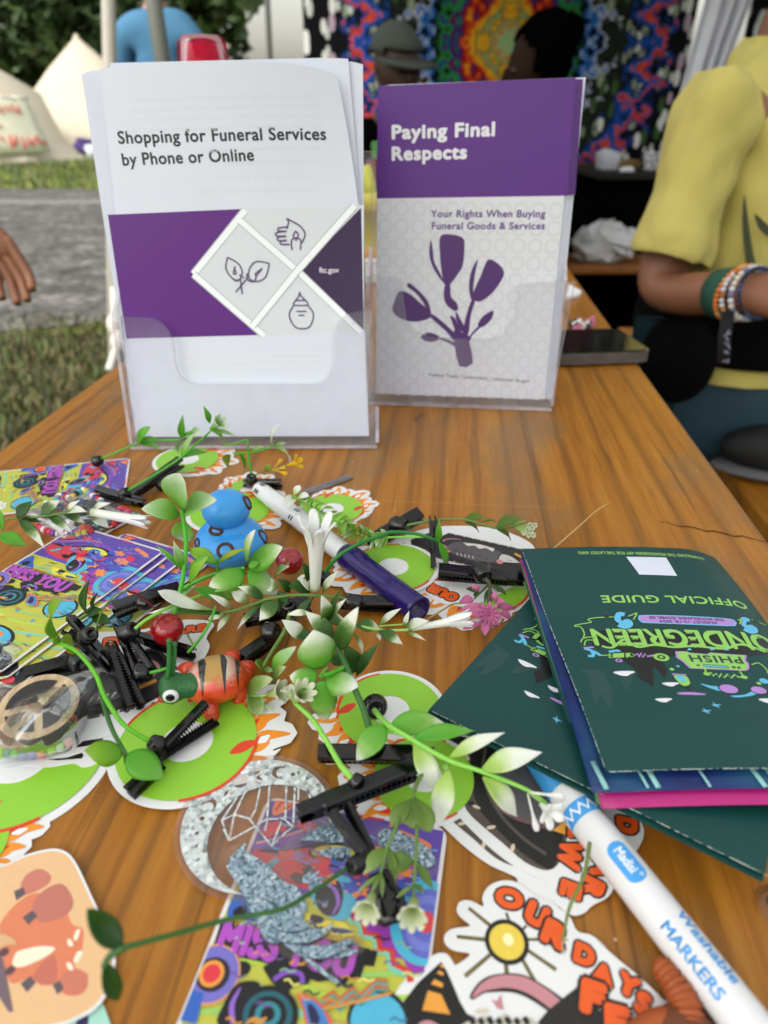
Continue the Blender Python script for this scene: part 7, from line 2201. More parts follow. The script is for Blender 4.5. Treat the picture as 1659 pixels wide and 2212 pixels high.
t = thing('plastic_bag', 'small empty looking clear bag corner above the peace sign bag', 'bag', P(*ZI(100, 400)))
bm = nb(); film(bm, [ZI(-200, 120), ZI(365, 185), ZI(120, 420), ZI(-200, 640)], .0012, .006, 12, n=12); obj('film', bm, m_film, t)
# ---------------------------------------------------------------- holographic moon, glitter whale, clear strip
def foil(name, cellscale, cols, rough=.18, fleck=0):
 m = bpy.data.materials.new(name); m.use_nodes = True
 N, L = m.node_tree.nodes, m.node_tree.links
 b = N['Principled BSDF']; b.inputs['Metallic'].default_value = .45; b.inputs['Roughness'].default_value = rough
 tc = N.new('ShaderNodeTexCoord'); vo = N.new('ShaderNodeTexVoronoi'); vo.inputs['Scale'].default_value = cellscale
 L.new(tc.outputs['Object'], vo.inputs['Vector'])
 sp = N.new('ShaderNodeSeparateXYZ'); L.new(vo.outputs['Color'], sp.inputs[0])
 r = ramp(N, cols); L.new(sp.outputs[0], r.inputs[0]); L.new(r.outputs[0], b.inputs['Base Color'])
 # every flake leans its own way
 sb = N.new('ShaderNodeVectorMath'); sb.operation = 'SUBTRACT'; sb.inputs[1].default_value = (.5, .5, .5); L.new(vo.outputs['Color'], sb.inputs[0])
 sc = N.new('ShaderNodeVectorMath'); sc.operation = 'SCALE'; sc.inputs['Scale'].default_value = .5 if name == 'holo_foil' else .8; L.new(sb.outputs[0], sc.inputs[0])
 ge = N.new('ShaderNodeNewGeometry')
 ad = N.new('ShaderNodeVectorMath'); ad.operation = 'ADD'; L.new(ge.outputs['Normal'], ad.inputs[0]); L.new(sc.outputs[0], ad.inputs[1])
 nm = N.new('ShaderNodeVectorMath'); nm.operation = 'NORMALIZE'; L.new(ad.outputs[0], nm.inputs[0]); L.new(nm.outputs[0], b.inputs['Normal'])
 MATS[name] = m
 return m
m_holo = foil('holo_foil', 760, [(0, '#8d9698'), (.3, '#bcc4c6'), (.6, '#d9dee0'), (.85, '#c6d2cd'), (1, '#f0f3f4')])
m_glit = foil('glitter_foil', 1500, [(0, '#39525f'), (.3, '#6f8c9c'), (.55, '#8fa9b5'), (.75, '#a8bfc9'), (.9, '#9a9ec0'), (1, '#dbe7ea')], .25)
m_clear = clearmat('sticker_film', '#faf6f4', .04, .08, '#f0e6e2', gl=.4)
def fill2d(outlines):
 c = bpy.data.curves.new('f', 'CURVE'); c.dimensions = '2D'; c.fill_mode = 'BOTH'
 for ol in outlines:
  s = c.splines.new('POLY'); s.points.add(len(ol)-1)
  for p, q in zip(s.points, ol): p.co = (q[0]*100, q[1]*100, 0, 1)
  s.use_cyclic_u = True
 o = bpy.data.objects.new('f', c); COL.objects.link(o)
 me = bpy.data.meshes.new_from_object(o.evaluated_get(bpy.context.evaluated_depsgraph_get()))
 vs = [(v.co.x/100, v.co.y/100) for v in me.vertices]; fs = [tuple(p.vertices) for p in me.polygons]
 bpy.data.objects.remove(o); bpy.data.curves.remove(c); bpy.data.meshes.remove(me)
 return vs, fs
hM = .0016
mA = P(*R8(105, 440), hM);
# circle through three points of the outer foil edge
def circ(p1, p2, p3):
 ax, ay, bx, by, cx_, cy_ = p1.x, p1.y, p2.x, p2.y, p3.x, p3.y
 d = 2*(ax*(by-cy_)+bx*(cy_-ay)+cx_*(ay-by))
 ux = ((ax*ax+ay*ay)*(by-cy_)+(bx*bx+by*by)*(cy_-ay)+(cx_*cx_+cy_*cy_)*(ay-by))/d
 uy = ((ax*ax+ay*ay)*(cx_-bx)+(bx*bx+by*by)*(ax-cx_)+(cx_*cx_+cy_*cy_)*(bx-ax))/d
 return V((ux, uy)), math.hypot(ax-ux, ay-uy)
oc, orr = circ(P(*R8(105, 430), hM), P(*R8(560, 42), hM), P(*R8(380, 735), hM))
ic, irr = circ(P(*R8(245, 480), hM), P(*R8(600, 170), hM), P(*R8(350, 700), hM))
d0 = (ic-oc)
def arcpts(c, r, a0, a1, n): return [(c.x+r*math.cos(a0+(a1-a0)*k/n), c.y+r*math.sin(a0+(a1-a0)*k/n)) for k in range(n+1)]
# where the circles meet
dd = d0.length; aa = (orr*orr-irr*irr+dd*dd)/(2*dd)
if aa < orr and dd > 1e-6:
 hh2 = math.sqrt(max(1e-9, orr*orr-aa*aa)); base_a = math.atan2(d0.y, d0.x)
 oa = math.atan2(hh2, aa); ia = math.atan2(hh2, aa-dd)
 cres = arcpts(oc, orr, base_a+oa, base_a+2*PI-oa, 60)+arcpts(ic, irr, base_a+2*PI-ia, base_a+ia, 50)[1:-1]
else:
 cres = arcpts(oc, orr, 0, 2*PI, 60)
XYh = lambda p: XY(P(*R8(*p), hM))
holes = []
def hole(p, r, phase=0, rot=0):
 c = XYh(p)
 if phase == 0: return [(c.x+r*math.cos(k*PI/8), c.y+r*math.sin(k*PI/8)) for k in range(16)]
 o_ = [(c.x+r*math.cos(rot+a), c.y+r*math.sin(rot+a)) for a in [-1.9+3.8*k/12 for k in range(13)]]
 i_ = [(c.x-math.cos(rot)*r*.55*phase*-1*0+r*.8*math.cos(rot+a)-math.cos(rot)*r*.42, c.y+r*.8*math.sin(rot+a)-math.sin(rot)*r*.42) for a in [1.7-3.4*k/10 for k in range(11)]]
 return o_+i_
pxm = (P(*R8(500, 150), hM)-CAM).dot(FW)/FPX*.4166
for p, r in (((415, 150), 41), ((218, 345), 12), ((192, 422), 9), ((188, 488), 7), ((690, 117), 12), ((763, 138), 7), ((820, 170), 6)): holes.append(hole(p, r*pxm))
for p, r, rot in (((315, 205), 40, 1.0), ((255, 275), 38, 1.2), ((530, 110), 42, 2.9), ((620, 105), 40, 2.9)): holes.append(hole(p, r*pxm, 1, rot))
t = thing('holographic_sticker', 'clear sticker with a silver holographic crescent moon and hanging crystals', 'sticker', V((oc.x, oc.y, TABLE_Z)))
bm = nb()
ofr = orr*1.085
ol = arcpts(oc, ofr, 0, 2*PI, 64)[:-1]
A_ = [bm.verts.new((p[0], p[1], TABLE_Z+hM-.0002)) for p in ol]; B_ = [bm.verts.new((p[0], p[1], TABLE_Z+hM)) for p in ol]
bm.faces.new(A_[::-1]); bm.faces.new(B_)
for i in range(len(A_)): bm.faces.new((A_[i], A_[(i+1) % len(A_)], B_[(i+1) % len(A_)], B_[i]))
obj('film', bm, m_clear, t, smooth=False)
vs, fs = fill2d([cres]+holes)
bm = nb(); vv = [bm.verts.new((v[0], v[1], TABLE_Z+hM+.00006)) for v in vs]
for f in fs: bm.faces.new([vv[i] for i in f])
obj('crescent', bm, m_holo, t, smooth=False)
A = Art(lambda p: XYh(p))
for pl in ([(400, 235), (320, 355)], [(440, 210), (385, 325)], [(520, 185), (495, 300), (470, 345)], [(568, 175), (555, 350), (545, 410)], [(655, 170), (650, 345)], [(700, 175), (690, 390)], [(718, 185), (716, 250)], [(765, 195), (780, 240)],
           [(320, 355), (385, 325), (460, 345), (495, 385)], [(320, 355), (360, 460), (385, 325)], [(360, 460), (495, 385), (460, 345)], [(495, 385), (550, 350), (640, 345)], [(495, 385), (580, 490), (650, 420), (690, 390), (640, 345)], [(580, 490), (630, 360)], [(360, 460), (330, 400)]):
 A.stroke([p for p in pl], .0006, m_holo)
bm = nb()
for vs, fs, lay, bb, mi, dz in A.items:
 vv = [bm.verts.new((v[0], v[1], TABLE_Z+hM+.00006+lay*1e-5)) for v in vs]
 for f in fs: bm.faces.new([vv[i] for i in f])
obj('crystal_lines', bm, m_holo, t, smooth=False)
# whale
t = thing('glitter_sticker', 'silver glitter whale sticker on clear film across the card', 'sticker', P(*R8(700, 800)))
hW = .0021
def flatpoly(nm, pts, h, m, sm=3, par=None, solid=0):
 bm = nb(); pts = [V(p) for p in pts]
 pp = cr([XY(P(*R8(*p), h)) for p in pts], sm, True) if sm else [XY(P(*R8(*p), h)) for p in pts]
 bm.faces.new([bm.verts.new((p[0], p[1], TABLE_Z+h)) for p in pp])
 return obj(nm, bm, m, par or t, smooth=False, solid=solid)
flatpoly('film', [(330, 540), (420, 480), (560, 560), (760, 380), (1000, 330), (1300, 420), (1440, 560), (1420, 640), (1180, 620), (1000, 800), (1050, 950), (1060, 1030), (960, 1110), (930, 1210), (800, 1140), (560, 1000), (420, 800)], hW-.0002, m_clear)
flatpoly('whale_body', [(345, 590), (390, 520), (445, 470), (440, 515), (500, 545), (560, 590), (640, 670), (710, 700), (760, 790), (745, 850), (760, 890), (840, 920), (900, 880), (860, 940), (760, 990), (640, 985), (560, 985), (490, 870), (440, 760), (400, 680)], hW, m_glit)
flatpoly('whale_fluke', [(640, 990), (760, 1000), (880, 1000), (990, 970), (1000, 985), (960, 1010), (1030, 1030), (960, 1060), (840, 1075), (780, 1075), (830, 1110), (925, 1185), (905, 1195), (800, 1120), (730, 1060)], hW+.00005, m_glit)
flatpoly('splash', [(720, 460), (800, 400), (880, 370), (960, 390), (1000, 450), (900, 470), (800, 460)], hW, m_glit)
flatpoly('splash', [(740, 650), (800, 590), (780, 640), (830, 610), (810, 650), (880, 640), (830, 670), (900, 690), (820, 690), (780, 720), (790, 680), (735, 680)], hW, m_glit, 0)
flatpoly('splash', [(820, 520), (900, 495), (990, 500), (960, 540), (880, 550)], hW, m_glit)
flatpoly('splash', [(1150, 400), (1260, 420), (1380, 490), (1430, 570), (1380, 600), (1300, 560), (1200, 540), (1130, 470)], hW, m_glit)
A = Art(lambda p: XY(P(*R8(*p), hW)))
for pl in ([(530, 755), (570, 780), (610, 800)], [(575, 905), (650, 935), (740, 930), (800, 905)], [(640, 990), (760, 1000), (840, 970), (900, 920)], [(730, 1065), (850, 1075), (960, 1030), (1000, 985)], [(590, 680), (600, 740)], [(450, 700), (470, 700)]):
 A.stroke(pl, .0005, '#2a3440', sm=3, taper=[.3, 1, .3])
bm = nb()
for vs, fs, lay, bb, mi, dz in A.items:
 vv = [bm.verts.new((v[0], v[1], TABLE_Z+hW+.00012+lay*1e-5)) for v in vs]
 for f in fs: bm.faces.new([vv[i] for i in f])
obj('drawn_lines', bm, A.mats, t, smooth=False)
scrap('clear_strip', [ZC(780, 790), ZC(1280, 610), ZC(1340, 650), ZC(830, 830)], .0006, clearmat('strip_clear', '#d8d2d2', .22, .1, '#c9c2c4'), 'clear plastic strip lying between the white marker and the record sticker', 'plastic strip')
def straw(a, b, h0, h1, r, col, label, cat='straw'):
 bm = nb(); A_, B_ = P(*a, h0), P(*b, h1)
 tube(bm, cr([A_, A_.lerp(B_, .4)+V((.001, 0, .002)), A_.lerp(B_, .75)+V((0, .001, .001)), B_], 5), r, 6, r2=r*.6)
 tag(obj('straw', bm, mat('straw_'+col.strip('#'), col, .6, .2, 200)), label, cat)
straw((1190, 1190), (1316, 1086), .002, .006, .0005, '#b89a5a', 'long dry grass straw on the wood beyond the upper guide')
straw(ZH(550, 1030), ZH(840, 890), .002, .003, .0005, '#9a8a50', 'short dry straw between the purple cap and the pink flower')
straw(R7(632, 570), R7(478, 1120), .012, .009, .0006, '#6b7a3a', 'thin green stalk lying across the lettered possum sticker')
straw(R7(470, 1120), R7(480, 1200), .004, .003, .0003, '#a9a07a', 'bit of pale fibre by the small sun sticker', 'fibre')
# ribbed orange toy under the white marker
tq = P(1455, 2110, 0)
t = thing('ribbed_toy', 'ribbed orange brown rubber toy half under the white marker', 'toy', tq)
m_rb = mat('rubber_orange', '#9a4a1a', .5, .15, 120, sss=0)
pa = [P(1428, 2085, .004), P(1455, 2122, .0045), P(1478, 2165, .0045), P(1490, 2215, .004)]
pp = cr(pa, 8)
bm = nb(); n_ = len(pp)
tube(bm, pp, [.0018+.0012*abs(math.sin(i*1.15))+.0010*min(1, i/14) for i in range(n_)], 14); ball(bm, pp[0], .002, n=12)
obj('ribbed_body', bm, m_rb, t)
bm = nb(); ball(bm, P(1490, 2262, .003), .008, n=16, sq=(1, 1.2, .6)); obj('base', bm, mat('rubber_brown', '#6b3a20', .5), t)
# orange spotted arm of the toy at the bottom edge
bm = nb(); tube(bm, cr([P(1370, 2240, .002), P(1410, 2212, .003), P(1450, 2205, .003), P(1490, 2215, .003)], 6), .003, 12); obj('arm', bm, m_rb, t)
# clear dome at the right edge
t = thing('clear_dome', 'small clear plastic dome at the right edge beside the lower guide', 'dome', P(1680, 1960))
bm = nb(); lathe(bm, [(.006, 0), (.0062, .001), (.0055, .003), (.0035, .005), (0, .0055)], P(1680, 1962), (0, 0, 1), 24); obj('dome', bm, clearmat('dome_clear', '#f2efe9', .08, .06, '#c9c5bc', gl=.5), t)
bm = nb(); lathe(bm, [(0, .0004), (.003, .0004), (.003, .002), (0, .002)], P(1680, 1958), (0, 0, 1), 16); obj('pupil', bm, mat('pupil_black', '#101012', .3), t)
# ================================================================ hair clips with plastic plants
m_blk = mat('clip_black', '#040405', .13, .2, 300, coat=.1, bump=.06, bs=700)
m_sock = mat('socket_black', '#0b0b0e', .25, .2, 200, coat=.2)
LM = {
 'pale': leafmat('leaf_pale', [(0, '#58a226'), (.35, '#84be48'), (.7, '#a3c98a'), (1, '#dfe8d6')]),
 'pod': leafmat('leaf_pod', [(0, '#4fa522'), (.3, '#74b53e'), (.6, '#b0cf90'), (.85, '#e8eee2'), (1, '#eef1ea')]),
 'podg': leafmat('leaf_pod_green', [(0, '#4fa522'), (.55, '#74b53e'), (.75, '#a0c873'), (.92, '#e4ecda'), (1, '#eef1ea')]),
 'var': leafmat('leaf_variegated', [(0, '#2f5a18'), (.5, '#47702a'), (.62, '#7f9c58'), (.74, '#e2e8da'), (1, '#eceee8')]),
 'varw': leafmat('leaf_half_white', [(0, '#54752c'), (.25, '#87a05a'), (.45, '#dfe6d6'), (1, '#eceee8')]),
 'white': leafmat('leaf_white', [(0, '#98c444'), (.3, '#b8d67a'), (.55, '#e8eee0'), (1, '#f0f2f0')]),
 'dark': leafmat('leaf_dark', [(0, '#1f4a12'), (.6, '#2d5a1a'), (1, '#3c6a24')]),
 'mid': leafmat('leaf_mid', [(0, '#4ea322'), (.7, '#66b032'), (1, '#7cb85a')]),
 'lime': leafmat('leaf_lime', [(0, '#63a61c'), (.7, '#88bb2a'), (1, '#93bb4a')]),
 'yel': leafmat('leaf_yellowgreen', [(0, '#6f9c1c'), (.6, '#93a824'), (1, '#a0a834')]),
 'olive': leafmat('leaf_olive', [(0, '#587a2a'), (.65, '#7c9a48'), (.9, '#b3c48c'), (1, '#cdd6b8')]),
 'ol2': leafmat('leaf_olive_plain', [(0, '#4c6e22'), (.7, '#62822c'), (1, '#7c963e')]),
 'pw': leafmat('petal_white', [(0, '#c9d6ae'), (.15, '#eaeee6'), (1, '#f0f2f2')], tran=.3),
 'py': leafmat('petal_yellow', [(0, '#cdb41c'), (.4, '#e8c012'), (1, '#f0ca1a')]),
 'pk': leafmat('petal_pink', [(0, '#a8567e'), (.3, '#c86a9c'), (1, '#d27fae')]),
 'pc': leafmat('petal_cream', [(0, '#8fae52'), (.5, '#c2cf98'), (1, '#dde2cc')]),
}
SC = {'g': '#46a024', 'lg': '#7fbf4c', 'dg': '#2c5c22', 'og': '#5a7a34', 'y': '#b8b02a', 'bg': '#5cae1e', 'pg': '#8fb860', 'em': '#22752c', 'br': '#3a3f24', 'rd': '#6a2030'}
STEMS = {}
def scol(k): return mat('stem_'+k, SC[k], .42, .15, 260)
def D3(q): return P(q[0][0], q[0][1], q[1])
def stem(par, pts, r, k='g', r2=None, nm='stem'):
 r *= .57; r2 = r*.8 if r2 is None else r2*.57
 bm = nb(); pp = cr([D3(q) for q in pts], 7)
 tube(bm, pp, r, 10, r2=r2); ball(bm, pp[-1], r2, n=8)
 o = obj(nm, bm, scol(k), par)
 STEMS.setdefault(par, o)
 return o
def leaf(par, b, t, w, k, shape='ov', cup=.22, bend=.12, tilt=0.0, nm='leaf', up=.55, nu=12, nv=6, twist=0):
 """b, t = (photo point, height); w in photo pixels across"""
 B, T_ = D3(b), D3(t)
 ax = T_-B; L_ = ax.length; x = ax.normalized()
 wm = (1.16 if cup < 0 else 1.12)*w*((B-CAM).dot(FW))/FPX
 tocam = (CAM-(B+T_)/2).normalized()
 n = tocam*(1-up)+V((0, 0, 1))*up
 n = (n-x*n.dot(x)).normalized(); y = n.cross(x)
 if tilt: n, y = n*math.cos(tilt)+y*math.sin(tilt), y*math.cos(tilt)-n*math.sin(tilt)
 bm = nb(); uvl = bm.loops.layers.uv.new('UVMap')
 pr = {'ov': (.78, .8), 'la': (.85, 1.1), 'ro': (.85, .55), 'ob': (1.35, .75), 'st': (1.9, .8)}[shape]
 rnd = random.Random(int(b[0][0]*7+t[0][1]*13))
 g = []
 for i in range(nu+1):
  s = i/nu
  f = max(.0, math.sin(PI*min(.999, s)**pr[0]))**pr[1]
  f = max(f, .10*(1-s))
  row = []
  for j in range(nv+1):
   a = (j/nv-.5)*2
   q = B+ax*s + y*(a*f*wm/2) + n*(bend*L_*math.sin(PI*s)*.9 + cup*wm*(a*f)**2*.5*(1 if cup else 0) - (.035*wm*(1-abs(a))*f))
   q += n*rnd.uniform(-1, 1)*wm*.008
   row.append(bm.verts.new(q))
  g.append(row)
 for i in range(nu):
  for j in range(nv):
   f = bm.faces.new((g[i][j], g[i+1][j], g[i+1][j+1], g[i][j+1]))
   for l, (ii, jj) in zip(f.loops, ((i, j), (i+1, j), (i+1, j+1), (i, j+1))): l[uvl].uv = (ii/nu, jj/nv)
 return obj(nm, bm, LM[k], STEMS.get(par, par), solid=.0004)
def trumpet(par, b, t, r0, r1, k='pw', petals=5, flare=.9, nm='flower', lobe=.3):
 B, T_ = D3(b), D3(t)
 ax = T_-B; L_ = ax.length; x = ax.normalized()
 s_ = x.cross(V((0, 0, 1))); s_ = s_.normalized() if s_.length > .1 else V((1, 0, 0)); u_ = s_.cross(x)
 dd = (B-CAM).dot(FW)/FPX; r0 *= dd; r1 *= dd
 bm = nb(); uvl = bm.loops.layers.uv.new('UVMap')
 n = petals*8; m = 14; g = []
 for i in range(m+1):
  s = i/m; row = []
  for j in range(n):
   th = 2*PI*j/n
   lo = abs(math.cos(petals*th/2))**.6             # 1 at the petal's middle
   r = r0+(r1-r0)*s**1.6
   e = max(0, (s-.62)/.38)
   ln = L_*(s - lobe*.75*e*(1-lo)**1.2)
   r2 = r + flare*r1*e**2.2*lo**1.5
   r2 *= 1-.1*e*(1-lo)
   row.append(bm.verts.new(B+x*(ln-flare*r1*.35*max(0, e-.6)*lo)+(s_*math.cos(th)+u_*math.sin(th))*r2))
  g.append(row)
 for i in range(m):
  for j in range(n):
   f = bm.faces.new((g[i][j], g[i][(j+1) % n], g[i+1][(j+1) % n], g[i+1][j]))
   for l, ii in zip(f.loops, (i, i, i+1, i+1)): l[uvl].uv = (ii/m, j/n)
 return obj(nm, bm, LM[k], par, solid=.0004)
def blossom(par, c, h, r, k, n=9, rings=2, tilt=(0, 0), nm='flower', rs=None):
 """little open flower of many petals, r in photo pixels"""
 C_ = P(c[0], c[1], h); rr = r*((C_-CAM).dot(FW))/FPX
 ax = ((CAM-C_).normalized()*.6+V((tilt[0], tilt[1], .5))).normalized()
 s_ = ax.cross(V((0, 1, 0))).normalized(); u_ = s_.cross(ax)
 bm = nb(); uvl = bm.loops.layers.uv.new('UVMap')
 for q in range(rings):
  R_ = rr*(1-.32*q)
  for i in range(n):
   th = 2*PI*(i+.5*q)/n
   d = s_*math.cos(th)+u_*math.sin(th); e = d.cross(ax)
   g = []
   for a in range(6):
    s = a/5; wv = R_*2.0/n*math.sin(PI*min(.97, .12+s*.85))**.7*(1.1)
    row = []
    for b_ in (-1, 0, 1):
     row.append(bm.verts.new(C_+d*R_*s*(.9)+ax*(R_*(.25*q+.45*s*s*(.35+.5*q)))+e*b_*wv*.8+ax*abs(b_)*wv*.3))
    g.append(row)
   for a in range(5):
    for b_ in range(2):
     f = bm.faces.new((g[a][b_], g[a+1][b_], g[a+1][b_+1], g[a][b_+1]))
     for l, (ii, jj) in zip(f.loops, ((a, b_), (a+1, b_), (a+1, b_+1), (a, b_+1))): l[uvl].uv = (ii/5, jj/2)
 return obj(nm, bm, LM[k], par, solid=.0003)
def bud(par, b, t, w, k='pw', nm='bud'):
 B, T_ = D3(b), D3(t); ax = T_-B; L_ = ax.length; wm = w*((B-CAM).dot(FW))/FPX
 bm = nb(); uvl = bm.loops.layers.uv.new('UVMap')
 lathe(bm, [(wm*.14, 0), (wm*.16, L_*.5), (wm*.3, L_*.68), (wm*.5, L_*.86), (wm*.38, L_*.97), (0, L_)], B, ax, 12)
 for f in bm.faces:
  for l in f.loops: l[uvl].uv = (min(1, max(0, (l.vert.co-B).dot(ax.normalized())/L_)), .5)
 return obj(nm, bm, LM[k], par)
def socket(par, c, h, toward, r=11, ln=22, ball_=False):
 C_ = P(c[0], c[1], h); k = ((C_-CAM).dot(FW))/FPX
 d = (D3(toward)-C_).normalized(); r *= k; ln *= k
 bm = nb()
 lathe(bm, [(0, -ln*.55), (r*1.05, -ln*.5), (r*1.18, -ln*.3), (r*1.05, 0), (r*.95, ln*.35), (r*.8, ln*.5), (r*.5, ln*.52), (r*.42, ln*.3), (0, ln*.3)], C_, d, 20)
 return obj('socket', bm, m_sock, par)
def clip_parts(par, A, B, hA, hB, w, gap=12.0, roll=0.0, teeth=True, thin=False):
 """alligator clip: A tip, B hinge end (photo points); w = width in photo pixels; gap = opening angle in degrees"""
 A_, B_ = P(*A, hA), P(*B, hB)
 ax = A_-B_; L_ = ax.length; x = ax.normalized()
 k = ((A_+B_)/2-CAM).dot(FW)/FPX; wm = w*k
 up = V((0, 0, 1)); up = (up-x*up.dot(x)).normalized(); y = up.cross(x)
 ro = rad(roll); up, y = up*math.cos(ro)+y*math.sin(ro), y*math.cos(ro)-up*math.sin(ro)
 fl = .0019
 def jaw(sign, ang, nm):
  c, s = math.cos(ang), math.sin(ang)
  hp = B_+x*L_*.2
  def W(lx, ly, lz):     # lx from hinge end, lz away from the other jaw (sign)
   dx = lx-L_*.2; zz = .0016+lz
   return hp + x*(dx*c - sign*0) + up*sign*(zz + dx*s) + y*ly
  bm = nb(); n = 44; rows = []
  for i in range(n+1):
   lx = L_*i/n
   hw = wm/2*(.72+.28*math.sin(PI*min(1, i/n*1.15)*.5+.2)) if i/n < .2 else wm/2*(1-.12*(i/n-.2))
   t_ = (fl*(1.0 if i % 2 else .45) if teeth else fl*.8) if i/n > .22 else fl*1.5*max(.1, 1-abs(i/n-.17)/.1)
   t_ = min(t_, .0016+ (lx-L_*.2)*s + .0014 if i/n > .22 else 9)
   rows.append([bm.verts.new(W(lx, yy, zz)) for yy, zz in ((-hw, -t_), (-hw, .0), (-hw*.8, .0007), (hw*.8, .0007), (hw, .0), (hw, -t_), (hw-.0007, -t_), (hw-.0007, -.0003), (-hw+.0007, -.0003), (-hw+.0007, -t_))])
  for a, b in zip(rows, rows[1:]):
   for j in range(10): bm.faces.new((a[j], a[(j+1) % 10], b[(j+1) % 10], b[j]))
  bm.faces.new(rows[0][::-1]); bm.faces.new(rows[-1])
  bmesh.ops.recalc_face_normals(bm, faces=bm.faces)
  o = obj(nm, bm, m_blk, par, smooth=False)
  return o
 g = rad(gap)
 jaw(1, g, 'upper_jaw'); jaw(-1, 0.0, 'lower_jaw')
 bm = nb(); hp = B_+x*L_*.2
 tube(bm, [hp-y*wm*.42, hp+y*wm*.42], .0014, 10)
 for i in range(5): tube(bm, [hp+x*(.002+.0008*i)-y*wm*.2, hp+x*(.0024+.0008*i)+y*wm*.2], .0006, 6)
 obj('hinge_spring', bm, mat('hinge_dark', '#141416', .3), par)
 return B_, A_
GC = 'black hair clips with plastic plants'
def clipthing(label, at, cat='hair clip', nm='hair_clip'):
 return thing(nm, label, cat, P(at[0], at[1], 0), GC)
# --- back cluster in front of the nearer holder
t = clipthing('green leafy stem arching before the holder foot, black cube socket at its left', ZB(40, 620))
socket(t, ZB(20, 630), .006, (ZB(120, 590), .009), 11, 18)
stem(t, [(ZB(20, 625), .006), (ZB(220, 540), .012), (ZB(430, 450), .018), (ZB(660, 420), .020), (ZB(880, 410), .022), (ZB(1000, 330), .03)], .0012, 'g')
for b, tp, w, k in (((440, 450, .018), (560, 275, .030), 22, 'mid'), ((440, 445, .018), (645, 395, .020), 14, 'mid'), ((450, 455, .017), (700, 520, .010), 12, 'pale'), ((900, 410, .022), (900, 150, .040), 15, 'mid'), ((900, 410, .022), (1040, 330, .028), 14, 'mid'), ((930, 400, .022), (1075, 360, .03), 34, 'pale'), ((890, 420, .022), (860, 560, .008), 14, 'pale')):
 leaf(t, (ZB(*b[:2]), b[2]), (ZB(*tp[:2]), tp[2]), w, k, 'la' if w < 20 else 'ro')
t = clipthing('green stem with a small cupped flower against the holder, long black clip at its foot', ZB(500, 900))
clip_parts(t, ZB(880, 660), ZB(330, 1010), .006, .004, 22, 4)
socket(t, ZB(300, 965), .007, (ZB(400, 900), .012), 11, 20)
stem(t, [(ZB(320, 945), .008), (ZB(600, 780), .014), (ZB(870, 605), .02), (ZB(1050, 450), .032), (ZB(1180, 330), .042)], .0012, 'g')
for b, tp, w, k in (((1180, 240, .045), (1115, 60, .056), 12, 'mid'), ((1185, 320, .042), (1450, 375, .036), 10, 'pale'), ((1180, 300, .042), (1340, 480, .026), 20, 'lime'), ((880, 600, .02), (1150, 545, .016), 16, 'mid'), ((880, 600, .02), (1030, 330, .034), 12, 'pale')):
 leaf(t, (ZB(*b[:2]), b[2]), (ZB(*tp[:2]), tp[2]), w, k, 'la')
trumpet(t, (ZB(1200, 300), .042), (ZB(1300, 215), .048), 4, 14, 'pale', 6, .3)
t = clipthing('long black clip lying left below the crossed back clips', ZB(250, 1000))
clip_parts(t, ZB(20, 960), ZB(510, 1070), .003, .003, 20, 3)
socket(t, ZB(690, 885), .006, (ZB(720, 830), .012), 11, 18)
t = clipthing('green leafed clip with long pale trailing petals beside the blue duck head', ZC(300, 680))
clip_parts(t, ZC(595, 720), ZC(200, 690), .003, .004, 16, 4)
socket(t, ZC(285, 660), .007, (ZC(280, 560), .016), 12, 26)
stem(t, [(ZC(290, 640), .008), (ZC(265, 480), .018), (ZC(240, 250), .032)], .0013, 'g')
stem(t, [(ZC(240, 240), .032), (ZC(100, 290), .030), (ZC(20, 300), .028)], .001, 'g')
stem(t, [(ZC(100, 390), .022), (ZC(330, 370), .022), (ZC(500, 315), .024)], .0011, 'g')
for b, tp, w, k in (((30, 400, .022), (40, 540, .008), 17, 'yel'), ((150, 360, .022), (210, 560, .006), 9, 'mid'), ((290, 360, .022), (410, 315, .024), 9, 'pale'), ((510, 310, .024), (575, 80, .042), 18, 'white'), ((520, 320, .024), (640, 280, .026), 9, 'pale'), ((540, 330, .024), (690, 500, .006), 16, 'white')):
 leaf(t, (ZC(*b[:2]), b[2]), (ZC(*tp[:2]), tp[2]), w, k, 'la')
t = thing('flower_sprig', 'small yellow plastic flower sprig beside the white marker tip', 'plastic flower', P(*ZC(400, 600)), 'loose plastic sprigs')
stem(t, [(ZC(330, 610), .004), (ZC(430, 570), .008), (ZC(500, 560), .010), (ZC(660, 510), .014)], .0008, 'og')
for b, tp in (((430, 560), (450, 500)), ((440, 570), (420, 540)), ((450, 580), (480, 500))): leaf(t, (ZC(*b), .008), (ZC(*tp), .011), 8, 'yel', 'ro')
for b, tp in (((500, 560), (600, 450)), ((520, 560), (650, 600)), ((500, 565), (640, 530))): bud(t, (ZC(*b), .010), (ZC(*tp), .013), 9, 'py')
trumpet(t, (ZC(660, 515), .014), (ZC(790, 470), .018), 2.5, 8, 'py', 4, 1.1, lobe=.5)
